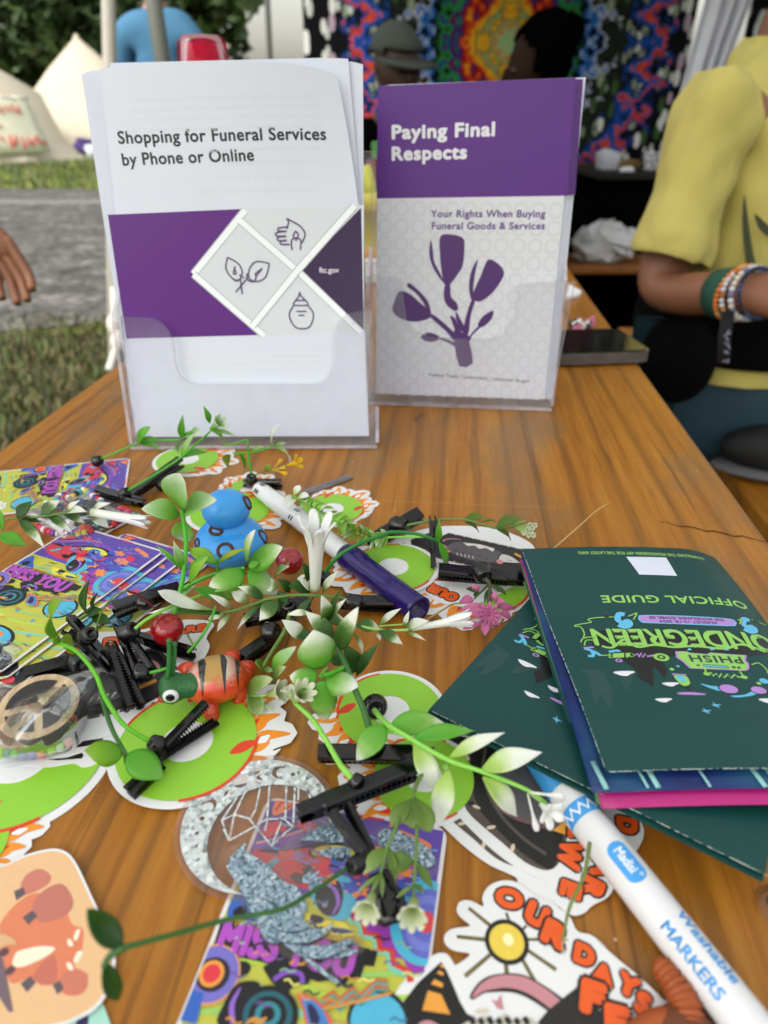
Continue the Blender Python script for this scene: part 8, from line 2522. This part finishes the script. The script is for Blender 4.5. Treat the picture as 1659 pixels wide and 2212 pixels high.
# --- white trumpet entering from the left
t = thing('flower_sprig', 'white trumpet flower sprig with variegated leaves over the bag of beads', 'plastic flower', P(*ZA(300, 720)), 'loose plastic sprigs')
stem(t, [(ZA(-60, 760), .012), (ZA(100, 735), .015), (ZA(400, 715), .018), (ZA(700, 670), .020), (ZA(960, 660), .021)], .0011, 'og')
for b, tp, w, k in (((180, 730), (330, 550), 24, 'dark'), ((200, 740), (465, 1040), 20, 'var'), ((430, 710), (620, 540), 26, 'var'), ((430, 720), (560, 730), 24, 'varw'), ((200, 745), (430, 770), 14, 'dark'), ((500, 700), (750, 880), 18, 'var'), ((680, 670), (830, 540), 12, 'varw'), ((660, 680), (880, 780), 18, 'var'), ((700, 680), (900, 660), 20, 'varw'), ((950, 660), (1150, 570), 15, 'varw'), ((940, 690), (1130, 830), 22, 'varw'), ((-20, 900), (280, 1020), 30, 'mid'), ((30, 860), (-20, 620), 14, 'mid')):
 leaf(t, (ZA(*b), .018), (ZA(*tp), .012 if tp[1] > b[1] else .024), w, k, 'la')
trumpet(t, (ZA(950, 665), .021), (ZA(1540, 770), .018), 8, 11, 'pw', 5, .35, lobe=.42)
blossom(t, ZA(20, 600), .02, 12, 'pw', 6, 1)
# --- tall three-leaved stem in front of the duck, black clip lying at its foot
t = clipthing('tall bright green stem with rounded pale leaves beside the duck, clip behind the turtle', ZJ(500, 160))
clip_parts(t, ZJ(760, 330), ZJ(150, 120), .005, .006, 20, 4)
socket(t, ZE(500, 1215), .009, (ZE(540, 1080), .013), 15, 30)
stem(t, [(ZE(505, 1190), .010), (ZE(600, 850), .018), (ZE(660, 540), .026), (ZE(685, 250), .032), (ZE(660, 20), .036), (ZB(890, 1140), .038)], .0019, 'g')
for f, b, tp, w, k, s in ((ZB, (885, 1130, .038), (880, 765, .060), 66, 'pale', 'ob'), (ZB, (865, 1190, .036), (470, 1130, .042), 48, 'pale', 'ov'), (ZB, (915, 1160, .037), (1255, 1040, .046), 54, 'pale', 'ov'), (ZE, (665, 20, .034), (670, 220, .022), 44, 'pale', 'ro'),
                     (ZE, (640, 515, .026), (375, 265, .036), 10, 'mid', 'la'), (ZE, (640, 500, .026), (555, 215, .040), 18, 'pale', 'la'), (ZE, (690, 515, .026), (995, 360, .034), 9, 'mid', 'la'), (ZE, (720, 660, .022), (930, 370, .036), 22, 'lime', 'la')):
 leaf(t, (f(*b[:2]), b[2]), (f(*tp[:2]), tp[2]), w, k, s)
# --- pod leaves right of it
t = clipthing('clip with fat glossy green pod leaves in front of the blue duck, white tips', ZE(250, 860))
clip_parts(t, ZE(-60, 960), ZE(620, 690), .006, .006, 34, 5)
socket(t, ZE(260, 860), .011, (ZE(350, 880), .011), 15, 26)
stem(t, [(ZE(520, 840), .008), (ZE(690, 690), .014), (ZE(980, 560), .020), (ZE(1280, 500), .026)], .0018, 'g')
stem(t, [(ZE(640, 850), .008), (ZE(880, 770), .010), (ZE(1100, 720), .014), (ZE(1420, 660), .014)], .0014, 'lg')
stem(t, [(ZE(1010, 550), .020), (ZE(1010, 480), .024), (ZE(1010, 400), .028)], .0011, 'g')
for b, tp, w, k, s, cp in (((1280, 540, .026), (925, 690, .024), 52, 'podg', 'ov', -.5), ((1330, 480, .026), (1690, 280, .036), 52, 'podg', 'ov', -.4), ((1330, 530, .026), (1630, 770, .014), 46, 'pod', 'ov', -.4), ((1310, 430, .028), (1405, 100, .048), 27, 'pod', 'ov', -.3), ((1300, 560, .024), (1230, 640, .016), 24, 'pod', 'ov', .2), ((1340, 490, .028), (1440, 440, .03), 16, 'mid', 'ro', .1),
                       ((1000, 450, .026), (690, 300, .030), 30, 'lime', 'la', .2), ((1020, 450, .026), (1310, 295, .034), 14, 'yel', 'la', .2), ((780, 710, .014), (1110, 850, .008), 26, 'mid', 'la', .2), ((1000, 740, .012), (1180, 800, .006), 30, 'lime', 'ro', .2), ((560, 830, .010), (790, 680, .012), 16, 'pale', 'la', .2)):
 leaf(t, (ZE(*b[:2]), b[2]), (ZE(*tp[:2]), tp[2]), w, k, s, cup=cp)
# --- white trumpets in the middle
t = clipthing('clip with an upright white trumpet flower and white edged leaves over the white marker', ZG(1200, 860))
clip_parts(t, ZG(1450, 890), ZG(860, 850), .004, .005, 34, 4)
socket(t, ZG(1000, 850), .011, (ZG(800, 790), .014), 17, 34)
stem(t, [(ZG(960, 815), .012), (ZG(760, 795), .016), (ZG(600, 780), .018), (ZG(360, 780), .018), (ZG(60, 830), .016), (ZE(1500, 830), .016), (ZE(1200, 935), .014), (ZE(1050, 960), .014)], .0014, 'og')
trumpet(t, (ZG(612, 720), .020), (ZG(630, -20), .056), 10, 23, 'pw', 6, .75, lobe=.4)
for f, b, tp, w, k in ((ZG, (590, 740, .018), (430, 600, .026), 18, 'varw'), (ZG, (690, 750, .018), (860, 525, .028), 16, 'varw'), (ZG, (560, 660, .02), (475, 420, .034), 20, 'dark'), (ZG, (560, 750, .018), (300, 655, .022), 24, 'dark'), (ZG, (350, 750, .018), (225, 610, .026), 22, 'dark'), (ZG, (230, 690, .018), (70, 690, .018), 30, 'varw'),
                  (ZG, (310, 500, .022), (330, 480, .024), 20, 'pale'), (ZG, (205, 590, .016), (345, 480, .026), 24, 'pale'), (ZG, (340, 780, .018), (230, 870, .014), 34, 'dark'), (ZG, (240, 840, .016), (35, 1045, .010), 34, 'var'), (ZG, (600, 800, .018), (380, 1050, .008), 16, 'dark'), (ZG, (420, 640, .02), (540, 560, .024), 8, 'varw'),
                  (ZE, (1490, 820, .016), (1220, 690, .024), 22, 'var'), (ZE, (1330, 860, .016), (1150, 735, .02), 26, 'varw'), (ZE, (1480, 850, .015), (1220, 1130, .006), 13, 'var'), (ZE, (1170, 930, .014), (920, 770, .022), 14, 'varw'), (ZE, (1150, 980, .014), (1010, 1155, .006), 14, 'varw'), (ZE, (1090, 975, .014), (915, 1030, .012), 16, 'varw')):
 leaf(t, (f(*b[:2]), b[2]), (f(*tp[:2]), tp[2]), w, k, 'la')
leaf(t, (ZE(1060, 975), .014), (ZE(285, 970), .012), 20, 'var', 'la', cup=.3)
leaf(t, (ZE(1040, 950), .015), (ZE(395, 735), .028), 28, 'varw', 'st', cup=.3, bend=-.1)
t = clipthing('wide black clip lying between pods and possum letters, glue blob on top', ZG(250, 1000))
clip_parts(t, ZG(560, 880), ZG(-120, 1040), .006, .005, 40, 5)
socket(t, ZG(340, 910), .013, (ZG(330, 800), .02), 17, 30)
t = clipthing('black clip pointing down left towards the turtle', ZK(300, 450))
clip_parts(t, ZK(110, 630), ZK(500, 330), .005, .006, 36, 4)
socket(t, ZK(410, 330), .012, (ZK(520, 310), .014), 20, 30)
stem(t, [(ZK(600, 130), .016), (ZK(540, 330), .014), (ZK(430, 510), .012), (ZK(310, 710), .010)], .0016, 'og')
for b, tp, w, k, s in (((420, 720, .010), (670, 480, .018), 28, 'pale', 'ov'), ((430, 840, .008), (560, 690, .018), 26, 'olive', 'ov'), ((310, 740, .010), (240, 640, .018), 24, 'ol2', 'ro'), ((160, 970, .006), (420, 820, .016), 34, 'olive', 'ro'), ((170, 980, .006), (310, 1190, .002), 34, 'olive', 'ob'), ((300, 800, .010), (110, 970, .004), 16, 'ol2', 'la'), ((330, 720, .010), (430, 740, .010), 12, 'pale', 'la')):
 leaf(t, (ZK(*b[:2]), b[2]), (ZK(*tp[:2]), tp[2]), w, k, s)
stem(t, [(ZK(160, 985), .006), (ZK(310, 990), .008), (ZK(380, 980), .008)], .0009, 'pg'); stem(t, [(ZK(305, 1000), .007), (ZK(340, 1090), .004), (ZK(420, 1140), .003)], .0007, 'pg')
trumpet(t, (ZK(385, 975), .008), (ZK(540, 940), .012), 6, 20, 'pc', 7, .3)
# --- the big variegated stem in the middle with pods
t = clipthing('clip with big white tipped leaves and four fat pods at the centre of the pile', ZL(250, 430))
clip_parts(t, ZL(40, 465), ZL(770, 470), .006, .006, 38, 3, roll=25)
socket(t, ZL(360, 365), .010, (ZL(345, 260), .014), 16, 26)
stem(t, [(ZL(370, 345), .010), (ZL(330, 200), .014), (ZL(275, 70), .018), (ZK(1200, 720), .022), (ZK(1110, 530), .025), (ZK(1040, 370), .027), (ZK(980, 230), .028)], .0021, 'dg')
stem(t, [(ZK(1180, 690), .022), (ZK(1020, 760), .024), (ZK(920, 790), .024)], .0014, 'g')
for b, tp, w, k, s, cp in (((980, 230, .028), (930, -45, .044), 30, 'var', 'ov', .1), ((990, 240, .028), (1190, -20, .04), 16, 'var', 'la', .2), ((1000, 240, .027), (1130, -120, .044), 14, 'dark', 'la', .2), ((1110, 520, .025), (1310, 70, .042), 36, 'var', 'ov', .2), ((1060, 430, .026), (755, 115, .036), 34, 'var', 'la', .2), ((830, 140, .034), (570, 155, .032), 14, 'varw', 'la', .2), ((760, 410, .016), (515, 205, .024), 30, 'varw', 'la', .1), ((830, 420, .018), (640, 320, .018), 26, 'dark', 'la', .2),
                      ((1270, 750, .012), (1180, 470, .024), 44, 'dark', 'ov', .2), ((1290, 785, .012), (1525, 440, .026), 22, 'dark', 'la', .2), ((1000, 230, .026), (1160, 200, .022), 34, 'var', 'ov', .2), ((1250, 330, .02), (1350, 560, .006), 10, 'varw', 'la', .2), ((1120, 680, .02), (1060, 560, .022), 26, 'dark', 'ov', .2),
                      ((920, 710, .024), (845, 310, .040), 72, 'pod', 'ov', -.55), ((880, 810, .022), (600, 790, .020), 48, 'podg', 'ov', -.5), ((975, 800, .022), (1310, 900, .020), 54, 'pod', 'ov', -.55), ((930, 840, .022), (965, 1250, .006), 54, 'podg', 'ov', -.5), ((930, 830, .024), (995, 690, .032), 8, 'mid', 'la', .1)):
 leaf(t, (ZK(*b[:2]), b[2]), (ZK(*tp[:2]), tp[2]), w, k, s, cup=cp)
# --- branch to the right of it
t = thing('flower_sprig', 'white trumpet sprig lying towards the pink flower below the purple cap', 'plastic flower', P(*ZH(200, 1110)), 'loose plastic sprigs')
stem(t, [(ZG(980, 1080), .010), (ZG(1290, 1140), .011), (ZG(1560, 1140), .012), (ZH(400, 1100), .012)], .0011, 'pg')
stem(t, [(ZG(1280, 1100), .011), (ZG(1540, 1080), .012)], .0007, 'pg')
for f, b, tp, w, k in ((ZG, (1030, 1090), (1290, 1130), 30, 'var'), (ZG, (1270, 1150), (1520, 1290), 24, 'var'), (ZG, (1280, 1090), (1505, 915), 14, 'varw'), (ZG, (1535, 1110), (1590, 940), 10, 'varw'), (ZH, (380, 1100), (575, 1035), 22, 'varw'), (ZH, (380, 1130), (545, 1200), 8, 'varw'), (ZG, (1260, 1150), (1290, 1250), 9, 'varw')):
 leaf(t, (f(*b), .011), (f(*tp), .008 if tp[1] > b[1] else .018), w, k, 'la')
trumpet(t, (ZH(430, 1100), .013), (ZH(930, 1010), .016), 5, 13, 'pw', 5, .55, lobe=.5)
# --- straight pale stem, big clip on the card
t = clipthing('large open black clip over the patterned card, straight pale green stem and frilled bloom', ZM(600, 350))
clip_parts(t, ZM(1400, 110), ZM(190, 560), .009, .010, 46, 2, roll=12)
socket(t, ZM(780, 210), .012, (ZM(700, 120), .014), 17, 20)
stem(t, [(ZM(760, 210), .012), (ZM(660, 90), .013), (ZL(170, 520), .013), (ZL(20, 270), .012), (ZK(680, 1090), .012), (ZK(640, 1040), .012)], .0018, 'lg')
trumpet(t, (ZK(660, 1040), .013), (ZK(760, 930), .022), 6, 21, 'pc', 8, .3); trumpet(t, (ZK(640, 1030), .012), (ZK(590, 900), .016), 5, 15, 'pc', 7, .3)
# --- right hand leafy branch out of a round black socket
t = clipthing('pale leafy branch with white tips growing from a round black socket on the record hole', ZL(400, 170))
socket(t, ZL(398, 172), .007, (ZL(440, 240), .016), 24, 22)
stem(t, [(ZL(392, 190), .009), (ZL(470, 275), .016), (ZL(630, 375), .020), (ZL(850, 500), .022), (ZL(1080, 580), .022), (ZL(1350, 690), .02), (ZL(1490, 790), .016)], .0018, 'lg', .0009)
for b, tp, w, k, s in (((490, 290, .017), (850, 290, .018), 50, 'podg', 'ov'), ((465, 295, .016), (280, 505, .008), 50, 'podg', 'ov'), ((635, 370, .020), (1025, 320, .024), 34, 'mid', 'la'), ((640, 400, .020), (800, 720, .010), 42, 'white', 'la'), ((860, 490, .022), (1212, 330, .030), 28, 'white', 'la'), ((860, 560, .020), (790, 925, .006), 44, 'white', 'la'), ((1060, 570, .022), (1448, 455, .028), 44, 'white', 'la'), ((1075, 610, .022), (1285, 860, .008), 42, 'white', 'la'), ((830, 510, .02), (850, 590, .018), 10, 'pale', 'la')):
 leaf(t, (ZL(*b[:2]), b[2]), (ZL(*tp[:2]), tp[2]), w, k, s)
bud(t, (ZL(1360, 705), .02), (ZL(1590, 735), .02), 18); bud(t, (ZL(1355, 715), .02), (ZL(1415, 950), .010), 16)
stem(t, [(ZL(1370, 710), .02), (ZL(1430, 760), .018), (ZL(1470, 800), .017)], .0007, 'pg'); trumpet(t, (ZL(1440, 780), .018), (ZL(1520, 860), .020), 4, 17, 'pw', 5, .9, lobe=.6)
# --- hanging olive leaves below it
t = thing('flower_sprig', 'olive leafed sprig with two hanging cream blossoms over the patterned card', 'plastic flower', P(*ZM(1300, 600)), 'loose plastic sprigs')
stem(t, [(ZL(720, 560), .014), (ZL(680, 610), .016), (ZL(640, 700), .018), (ZL(635, 740), .018)], .0013, 'og')
for b, tp, w in (((1370, 400), (1150, 680), 34), ((1385, 390), (1370, 715), 38), ((1400, 390), (1560, 750), 40)): leaf(t, (ZM(*b), .018), (ZM(*tp), .014), w, 'ol2', 'ob', cup=.15)
stem(t, [(ZM(1240, 590), .016), (ZM(1170, 780), .016), (ZM(1110, 920), .015), (ZM(1040, 1190), .014)], .0009, 'og'); stem(t, [(ZM(1420, 680), .015), (ZM(1410, 1000), .015), (ZM(1390, 1300), .014), (ZM(1390, 1460), .013)], .0009, 'og')
for b, tp, w, k in (((1100, 910), (860, 1190), 30, 'olive'), ((1130, 900), (1210, 1270), 18, 'ol2'), ((1390, 1050), (1080, 1100), 40, 'ol2'), ((1410, 1060), (1590, 1340), 18, 'ol2'), ((1045, 1180), (800, 1380), 9, 'olive'), ((1050, 1180), (930, 1420), 8, 'olive'), ((1060, 1180), (1060, 1430), 9, 'olive'), ((1390, 1300), (1210, 1430), 9, 'olive'), ((1400, 1290), (1480, 1380), 12, 'olive')):
 leaf(t, (ZM(*b), .015), (ZM(*tp), .011), w, k, 'la')
trumpet(t, (ZM(960, 1400), .014), (ZM(890, 1600), .016), 7, 25, 'pc', 8, .2); trumpet(t, (ZM(1390, 1450), .013), (ZM(1370, 1660), .016), 8, 26, 'pc', 8, .2)
# --- stem running left with two dark leaves
t = clipthing('clip on the card with a long dark stem reaching left to two dark green leaves', ZM(900, 1000))
clip_parts(t, ZM(660, 470), ZM(960, 1080), .014, .008, 30, 14, roll=70)
socket(t, ZM(790, 1090), .012, (ZM(680, 1130), .014), 20, 38)
bm = nb(); tube(bm, cr([P(*ZM(1020, 1180), .009), P(*ZM(1110, 1400), .008), P(*ZM(1190, 1700), .005)], 5), [.0035]*5+[.0045]*5+[.0028], 8, flat=.5); obj('handle', bm, m_blk, t)
stem(t, [(ZM(700, 1120), .013), (ZM(300, 1390), .018), (ZM(0, 1550), .022), (R3(1290, 970), .025), (R3(1000, 1050), .03), (R3(720, 1125), .034)], .0010, 'dg', .0011)
stem(t, [(R3(715, 1125), .034), (R3(640, 1170), .033), (R3(600, 1230), .032)], .0016, 'dg')
leaf(t, (R3(700, 1120), .034), (R3(505, 905), .044), 46, 'dark', 'ov', cup=.5, bend=-.15); leaf(t, (R3(605, 1215), .032), (R3(680, 1430), .020), 34, 'dark', 'ov', cup=.4)
# --- left side: bright arching stem with a clip on the big record
t = clipthing('open black clip on the big green record with a bright arching stem and rounded leaf', ZJ(600, 1200))
clip_parts(t, ZJ(985, 980), ZJ(330, 1390), .006, .005, 34, 17, roll=25)
socket(t, ZJ(365, 1240), .010, (ZJ(230, 1170), .014), 18, 24)
stem(t, [(ZJ(300, 1215), .012), (ZI(1280, 1040), .018), (ZI(1090, 760), .026), (ZI(1000, 540), .032), (ZI(880, 370), .036), (ZI(760, 260), .037), (ZI(610, 200), .037)], .0014, 'bg')
leaf(t, (ZD(620, 930), .037), (ZD(635, 485), .062), 46, 'lime', 'ob', cup=.25); leaf(t, (ZD(640, 940), .036), (ZD(760, 1010), .030), 46, 'yel', 'ro', cup=.2, bend=.1); leaf(t, (ZD(600, 950), .037), (ZD(590, 880), .042), 16, 'lime', 'ov')
t = clipthing('clip tip poking out under two yellow green leaves on a dark bent stem', ZI(1300, 1500))
clip_parts(t, R3(745, 245), R3(930, 60), .003, .006, 30, 5)
stem(t, [(ZI(1040, 700), .014), (ZI(1110, 950), .018), (ZI(1180, 1130), .018), (ZI(1300, 1345), .016)], .0015, 'dg'); stem(t, [(ZI(1290, 1340), .016), (ZI(1295, 1450), .012)], .0010, 'dg', .0004)
leaf(t, (ZI(1270, 1345), .016), (ZI(875, 1310), .022), 50, 'lime', 'ov', cup=-.5); leaf(t, (ZI(1320, 1350), .016), (ZI(1690, 1600), .010), 56, 'mid', 'ov', cup=-.3)
# --- pile of black clips on the left possum sticker
t = clipthing('open black clip lying flat at the left of the pile, rivet hole showing', ZI(500, 420))
clip_parts(t, ZI(270, 500), ZI(850, 330), .004, .005, 26, 11, roll=50); socket(t, ZI(810, 405), .009, (ZI(860, 430), .010), 17, 28)
t = clipthing('black clip slanting down right under the bright stem, square knob on top', ZI(900, 250))
clip_parts(t, ZI(690, 50), ZI(1180, 450), .007, .005, 26, 9, roll=-30); socket(t, ZI(920, 120), .014, (ZI(990, 80), .018), 18, 34)
stem(t, [(ZD(990, 820), .018), (ZD(1060, 610), .03), (ZD(1190, 450), .036), (ZD(1320, 405), .036)], .0007, 'og'); stem(t, [(ZD(1320, 405), .036), (ZD(1450, 450), .030), (ZD(1600, 580), .022)], .0007, 'rd')
t = clipthing('curved toothed black clip standing out of the pile beside the turtle head', ZI(1350, 600))
clip_parts(t, ZI(1440, 860), ZI(1130, 210), .004, .013, 27, 6, roll=-68)
t = clipthing('black clip with a fluted knob rising behind the cherry', ZI(1300, 150))
clip_parts(t, ZI(1480, 560), ZI(1230, -20), .008, .012, 24, 8, roll=60); socket(t, ZI(1340, 80), .015, (ZI(1470, 10), .019), 20, 34)
stem(t, [(ZI(1400, 50), .018), (ZE(280, 1030), .020), (ZE(480, 920), .020), (ZE(640, 850), .018)], .0013, 'lg')
t = clipthing('short black clip end with a square socket between pile and turtle head', ZI(1480, 500))
clip_parts(t, ZI(1180, 330), ZI(1430, 560), .006, .006, 22, 4); socket(t, ZJ(245, 500), .008, (ZJ(330, 500), .008), 20, 32)
stem(t, [(ZJ(310, 505), .009), (ZJ(420, 480), .010), (ZJ(510, 450), .010)], .0013, 'g')
t = thing('flower_sprig', 'dark grassy sprig with curling pointed leaves on the fanned cards', 'plastic flower', P(*ZD(850, 680)), 'loose plastic sprigs')
stem(t, [(ZD(740, 745), .006), (ZD(870, 670), .008), (ZD(960, 600), .010)], .0018, 'og')
for b, tp, w in (((900, 640, .009), (925, 280, .030), 20), ((900, 660, .009), (1060, 590, .012), 22), ((950, 680, .008), (1160, 740, .006), 24), ((960, 600, .010), (1010, 420, .02), 10)): leaf(t, (ZD(*b[:2]), b[2]), (ZD(*tp[:2]), tp[2]), w, 'dark', 'la')
# --- cherries
def cherry(c, r, h, label, st=None, hl=0):
 C_ = P(c[0], c[1], h); rr = r*((C_-CAM).dot(FW))/FPX
 t = thing('cherry', label, 'plastic cherry', C_-V((0, 0, rr)), 'red plastic cherries')
 bm = nb(); lathe(bm, [(0, -1.0*rr), (.4*rr, -.94*rr), (.8*rr, -.62*rr), (1.0*rr, -.08*rr), (.98*rr, .3*rr), (.78*rr, .72*rr), (.45*rr, .9*rr), (.15*rr, .84*rr), (0, .78*rr)], C_, (.15, -.1, 1), 36)
 obj('fruit', bm, mat('cherry_red', '#8c0a16', .12, .15, 90, coat=.6), t, sub=1)
 if st: stem(t, st, .0007, 'og')
cherry(ZE(490, 1140), 36, .012, 'red cherry behind the tall green stem, between the clip pile and orange letters', [(ZE(700, 1190), .010), (ZJ(790, 270), .008)])
cherry(ZG(350, 430), 30, .009, 'red cherry standing on the wood beside the duck', [(ZG(420, 590), .004), (ZG(480, 500), .008)])
t = clipthing('green curved stalk clip tip under the cherry and above the turtle', ZJ(700, 300))
stem(t, [(ZJ(705, 295), .008), (ZJ(790, 200), .012), (ZJ(870, 90), .016), (ZE(940, 1050), .018), (ZE(990, 900), .018)], .0011, 'g')
# --- right of the markers
t = clipthing('black clip behind the purple marker with a long stem of seed heads', ZH(300, 260))
clip_parts(t, ZH(500, 160), ZH(70, 390), .010, .003, 34, 4, roll=-20); socket(t, ZH(330, 245), .010, (ZH(420, 240), .012), 19, 34)
stem(t, [(ZH(390, 243), .012), (ZH(600, 205), .016), (ZH(860, 195), .018), (ZH(1130, 268), .014), (ZH(1290, 255), .014)], .0013, 'og', .0009)
for b, tp, w, k in (((860, 200), (1035, 170), 18, 'ol2'), ((870, 215), (985, 305), 10, 'ol2'), ((1130, 265), (1320, 175), 24, 'ol2'), ((1140, 280), (1250, 370), 14, 'ol2'), ((1010, 215), (1130, 240), 7, 'olive'), ((1250, 260), (1380, 210), 9, 'olive')): leaf(t, (ZH(*b), .016), (ZH(*tp), .016 if tp[1] < b[1] else .006), w, k, 'la')
for i, (x, y) in enumerate(((1400, 235), (1420, 260), (1440, 240), (1410, 290), (1390, 320), (1430, 320), (1380, 270), (1350, 300))):
 stem(t, [(ZH(1280, 258), .014), (ZH((1280+x)/2, (258+y)/2), .014), (ZH(x, y), .014)], .0005, 'pg'); trumpet(t, (ZH(x-12, y), .014), (ZH(x+14, y+6), .015), 1.5, 4.5, 'pc', 5, .4)
t = clipthing('upright black clip with an arched dark green blade over the purple marker cap', ZH(620, 480))
clip_parts(t, ZH(630, 600), ZH(610, 170), .002, .02, 22, 12, roll=80); socket(t, ZG(705, 600), .010, (ZG(750, 520), .016), 14, 30)
stem(t, [(ZG(720, 540), .016), (ZG(850, 380), .024), (ZG(1060, 250), .028), (ZG(1300, 160), .028), (ZH(260, 300), .028), (ZH(430, 308), .026), (ZH(560, 340), .024), (ZH(650, 380), .020)], .0016, 'em')
leaf(t, (ZH(650, 385), .020), (ZH(655, 190), .034), 13, 'mid', 'la'); leaf(t, (ZH(650, 370), .020), (ZH(715, 585), .004), 16, 'mid', 'la')
t = thing('flower_sprig', 'yellow green fern like sprig lying across the white marker to the possum sticker', 'plastic flower', P(*ZG(1000, 130)), 'loose plastic sprigs')
fp = [(ZC(700, 830), .016), (ZC(900, 930), .017), (ZC(1230, 1120), .016), (ZG(1000, 120), .013), (ZG(1250, 210), .012), (ZH(230, 345), .012), (ZH(400, 340), .012), (ZH(520, 340), .012)]
stem(t, fp, .0012, 'lg')
fpp = cr([V((q[0][0], q[0][1], q[1])) for q in fp], 6); rb = random.Random(8)
for i in range(3, len(fpp)-12, 1):
 p_, d_ = fpp[i], (fpp[i+1]-fpp[i]); d2_ = V((d_.x, d_.y)).normalized(); n2 = V((-d2_.y, d2_.x))
 for sg in (-1, 1):
  l_ = rb.uniform(16, 30); q_ = V((p_.x, p_.y))+d2_*l_*rb.uniform(.3, .8)*(-1 if i > 14 else 1)+n2*sg*l_*.75
  leaf(t, ((p_.x, p_.y), p_.z), ((q_.x, q_.y), p_.z+rb.uniform(-.004, .010)), rb.uniform(6, 9), 'lime' if rb.random() < .75 else 'pale', 'ob', nu=6, nv=2)
for b, tp, w in (((720, 830), (790, 720), 14), ((760, 850), (880, 830), 16), ((740, 860), (650, 960), 16), ((700, 820), (640, 930), 10)): leaf(t, (ZC(*b), .016), (ZC(*tp), .020), w, 'white', 'ob')
t = clipthing('flat black clip with a round knob holding the pink flower', ZH(1000, 660))
clip_parts(t, ZH(650, 640), ZH(1360, 690), .007, .006, 38, 3); socket(t, ZH(1012, 640), .013, (ZH(1060, 720), .013), 20, 36)
stem(t, [(ZH(1045, 690), .014), (ZH(1075, 740), .013), (ZH(1065, 880), .012)], .0015, 'br'); stem(t, [(ZH(1060, 740), .013), (ZH(1000, 800), .013), (ZH(950, 850), .012)], .0009, 'br'); stem(t, [(ZH(1080, 740), .013), (ZH(1130, 770), .012), (ZH(1150, 790), .012)], .0009, 'br')
for b, tp in (((1110, 740), (1215, 820)), ((960, 800), (880, 770)), ((1000, 800), (940, 830)), ((1070, 780), (1030, 880)), ((1080, 780), (1090, 880))): leaf(t, (ZH(*b), .012), (ZH(*tp), .009), 9, 'dark', 'ov')
blossom(t, ZH(1070, 990), .010, 34, 'pk', 11, 3, (0, -.9))
for b, tp, w in (((1130, 920), (1290, 940), 14), ((1150, 960), (1255, 1020), 16), ((1040, 930), (830, 945), 18), ((940, 870), (825, 880), 20), ((980, 800), (925, 740), 15), ((1110, 870), (1112, 795), 14), ((1120, 880), (1200, 880), 14), ((1050, 950), (870, 1000), 18), ((1000, 1060), (850, 1105), 14), ((1040, 1050), (1035, 1160), 16)): leaf(t, (ZH(*b), .010), (ZH(*tp), .006 if tp[1] > b[1] else .013), w, 'pk', 'ov', cup=.4, nm='petal')
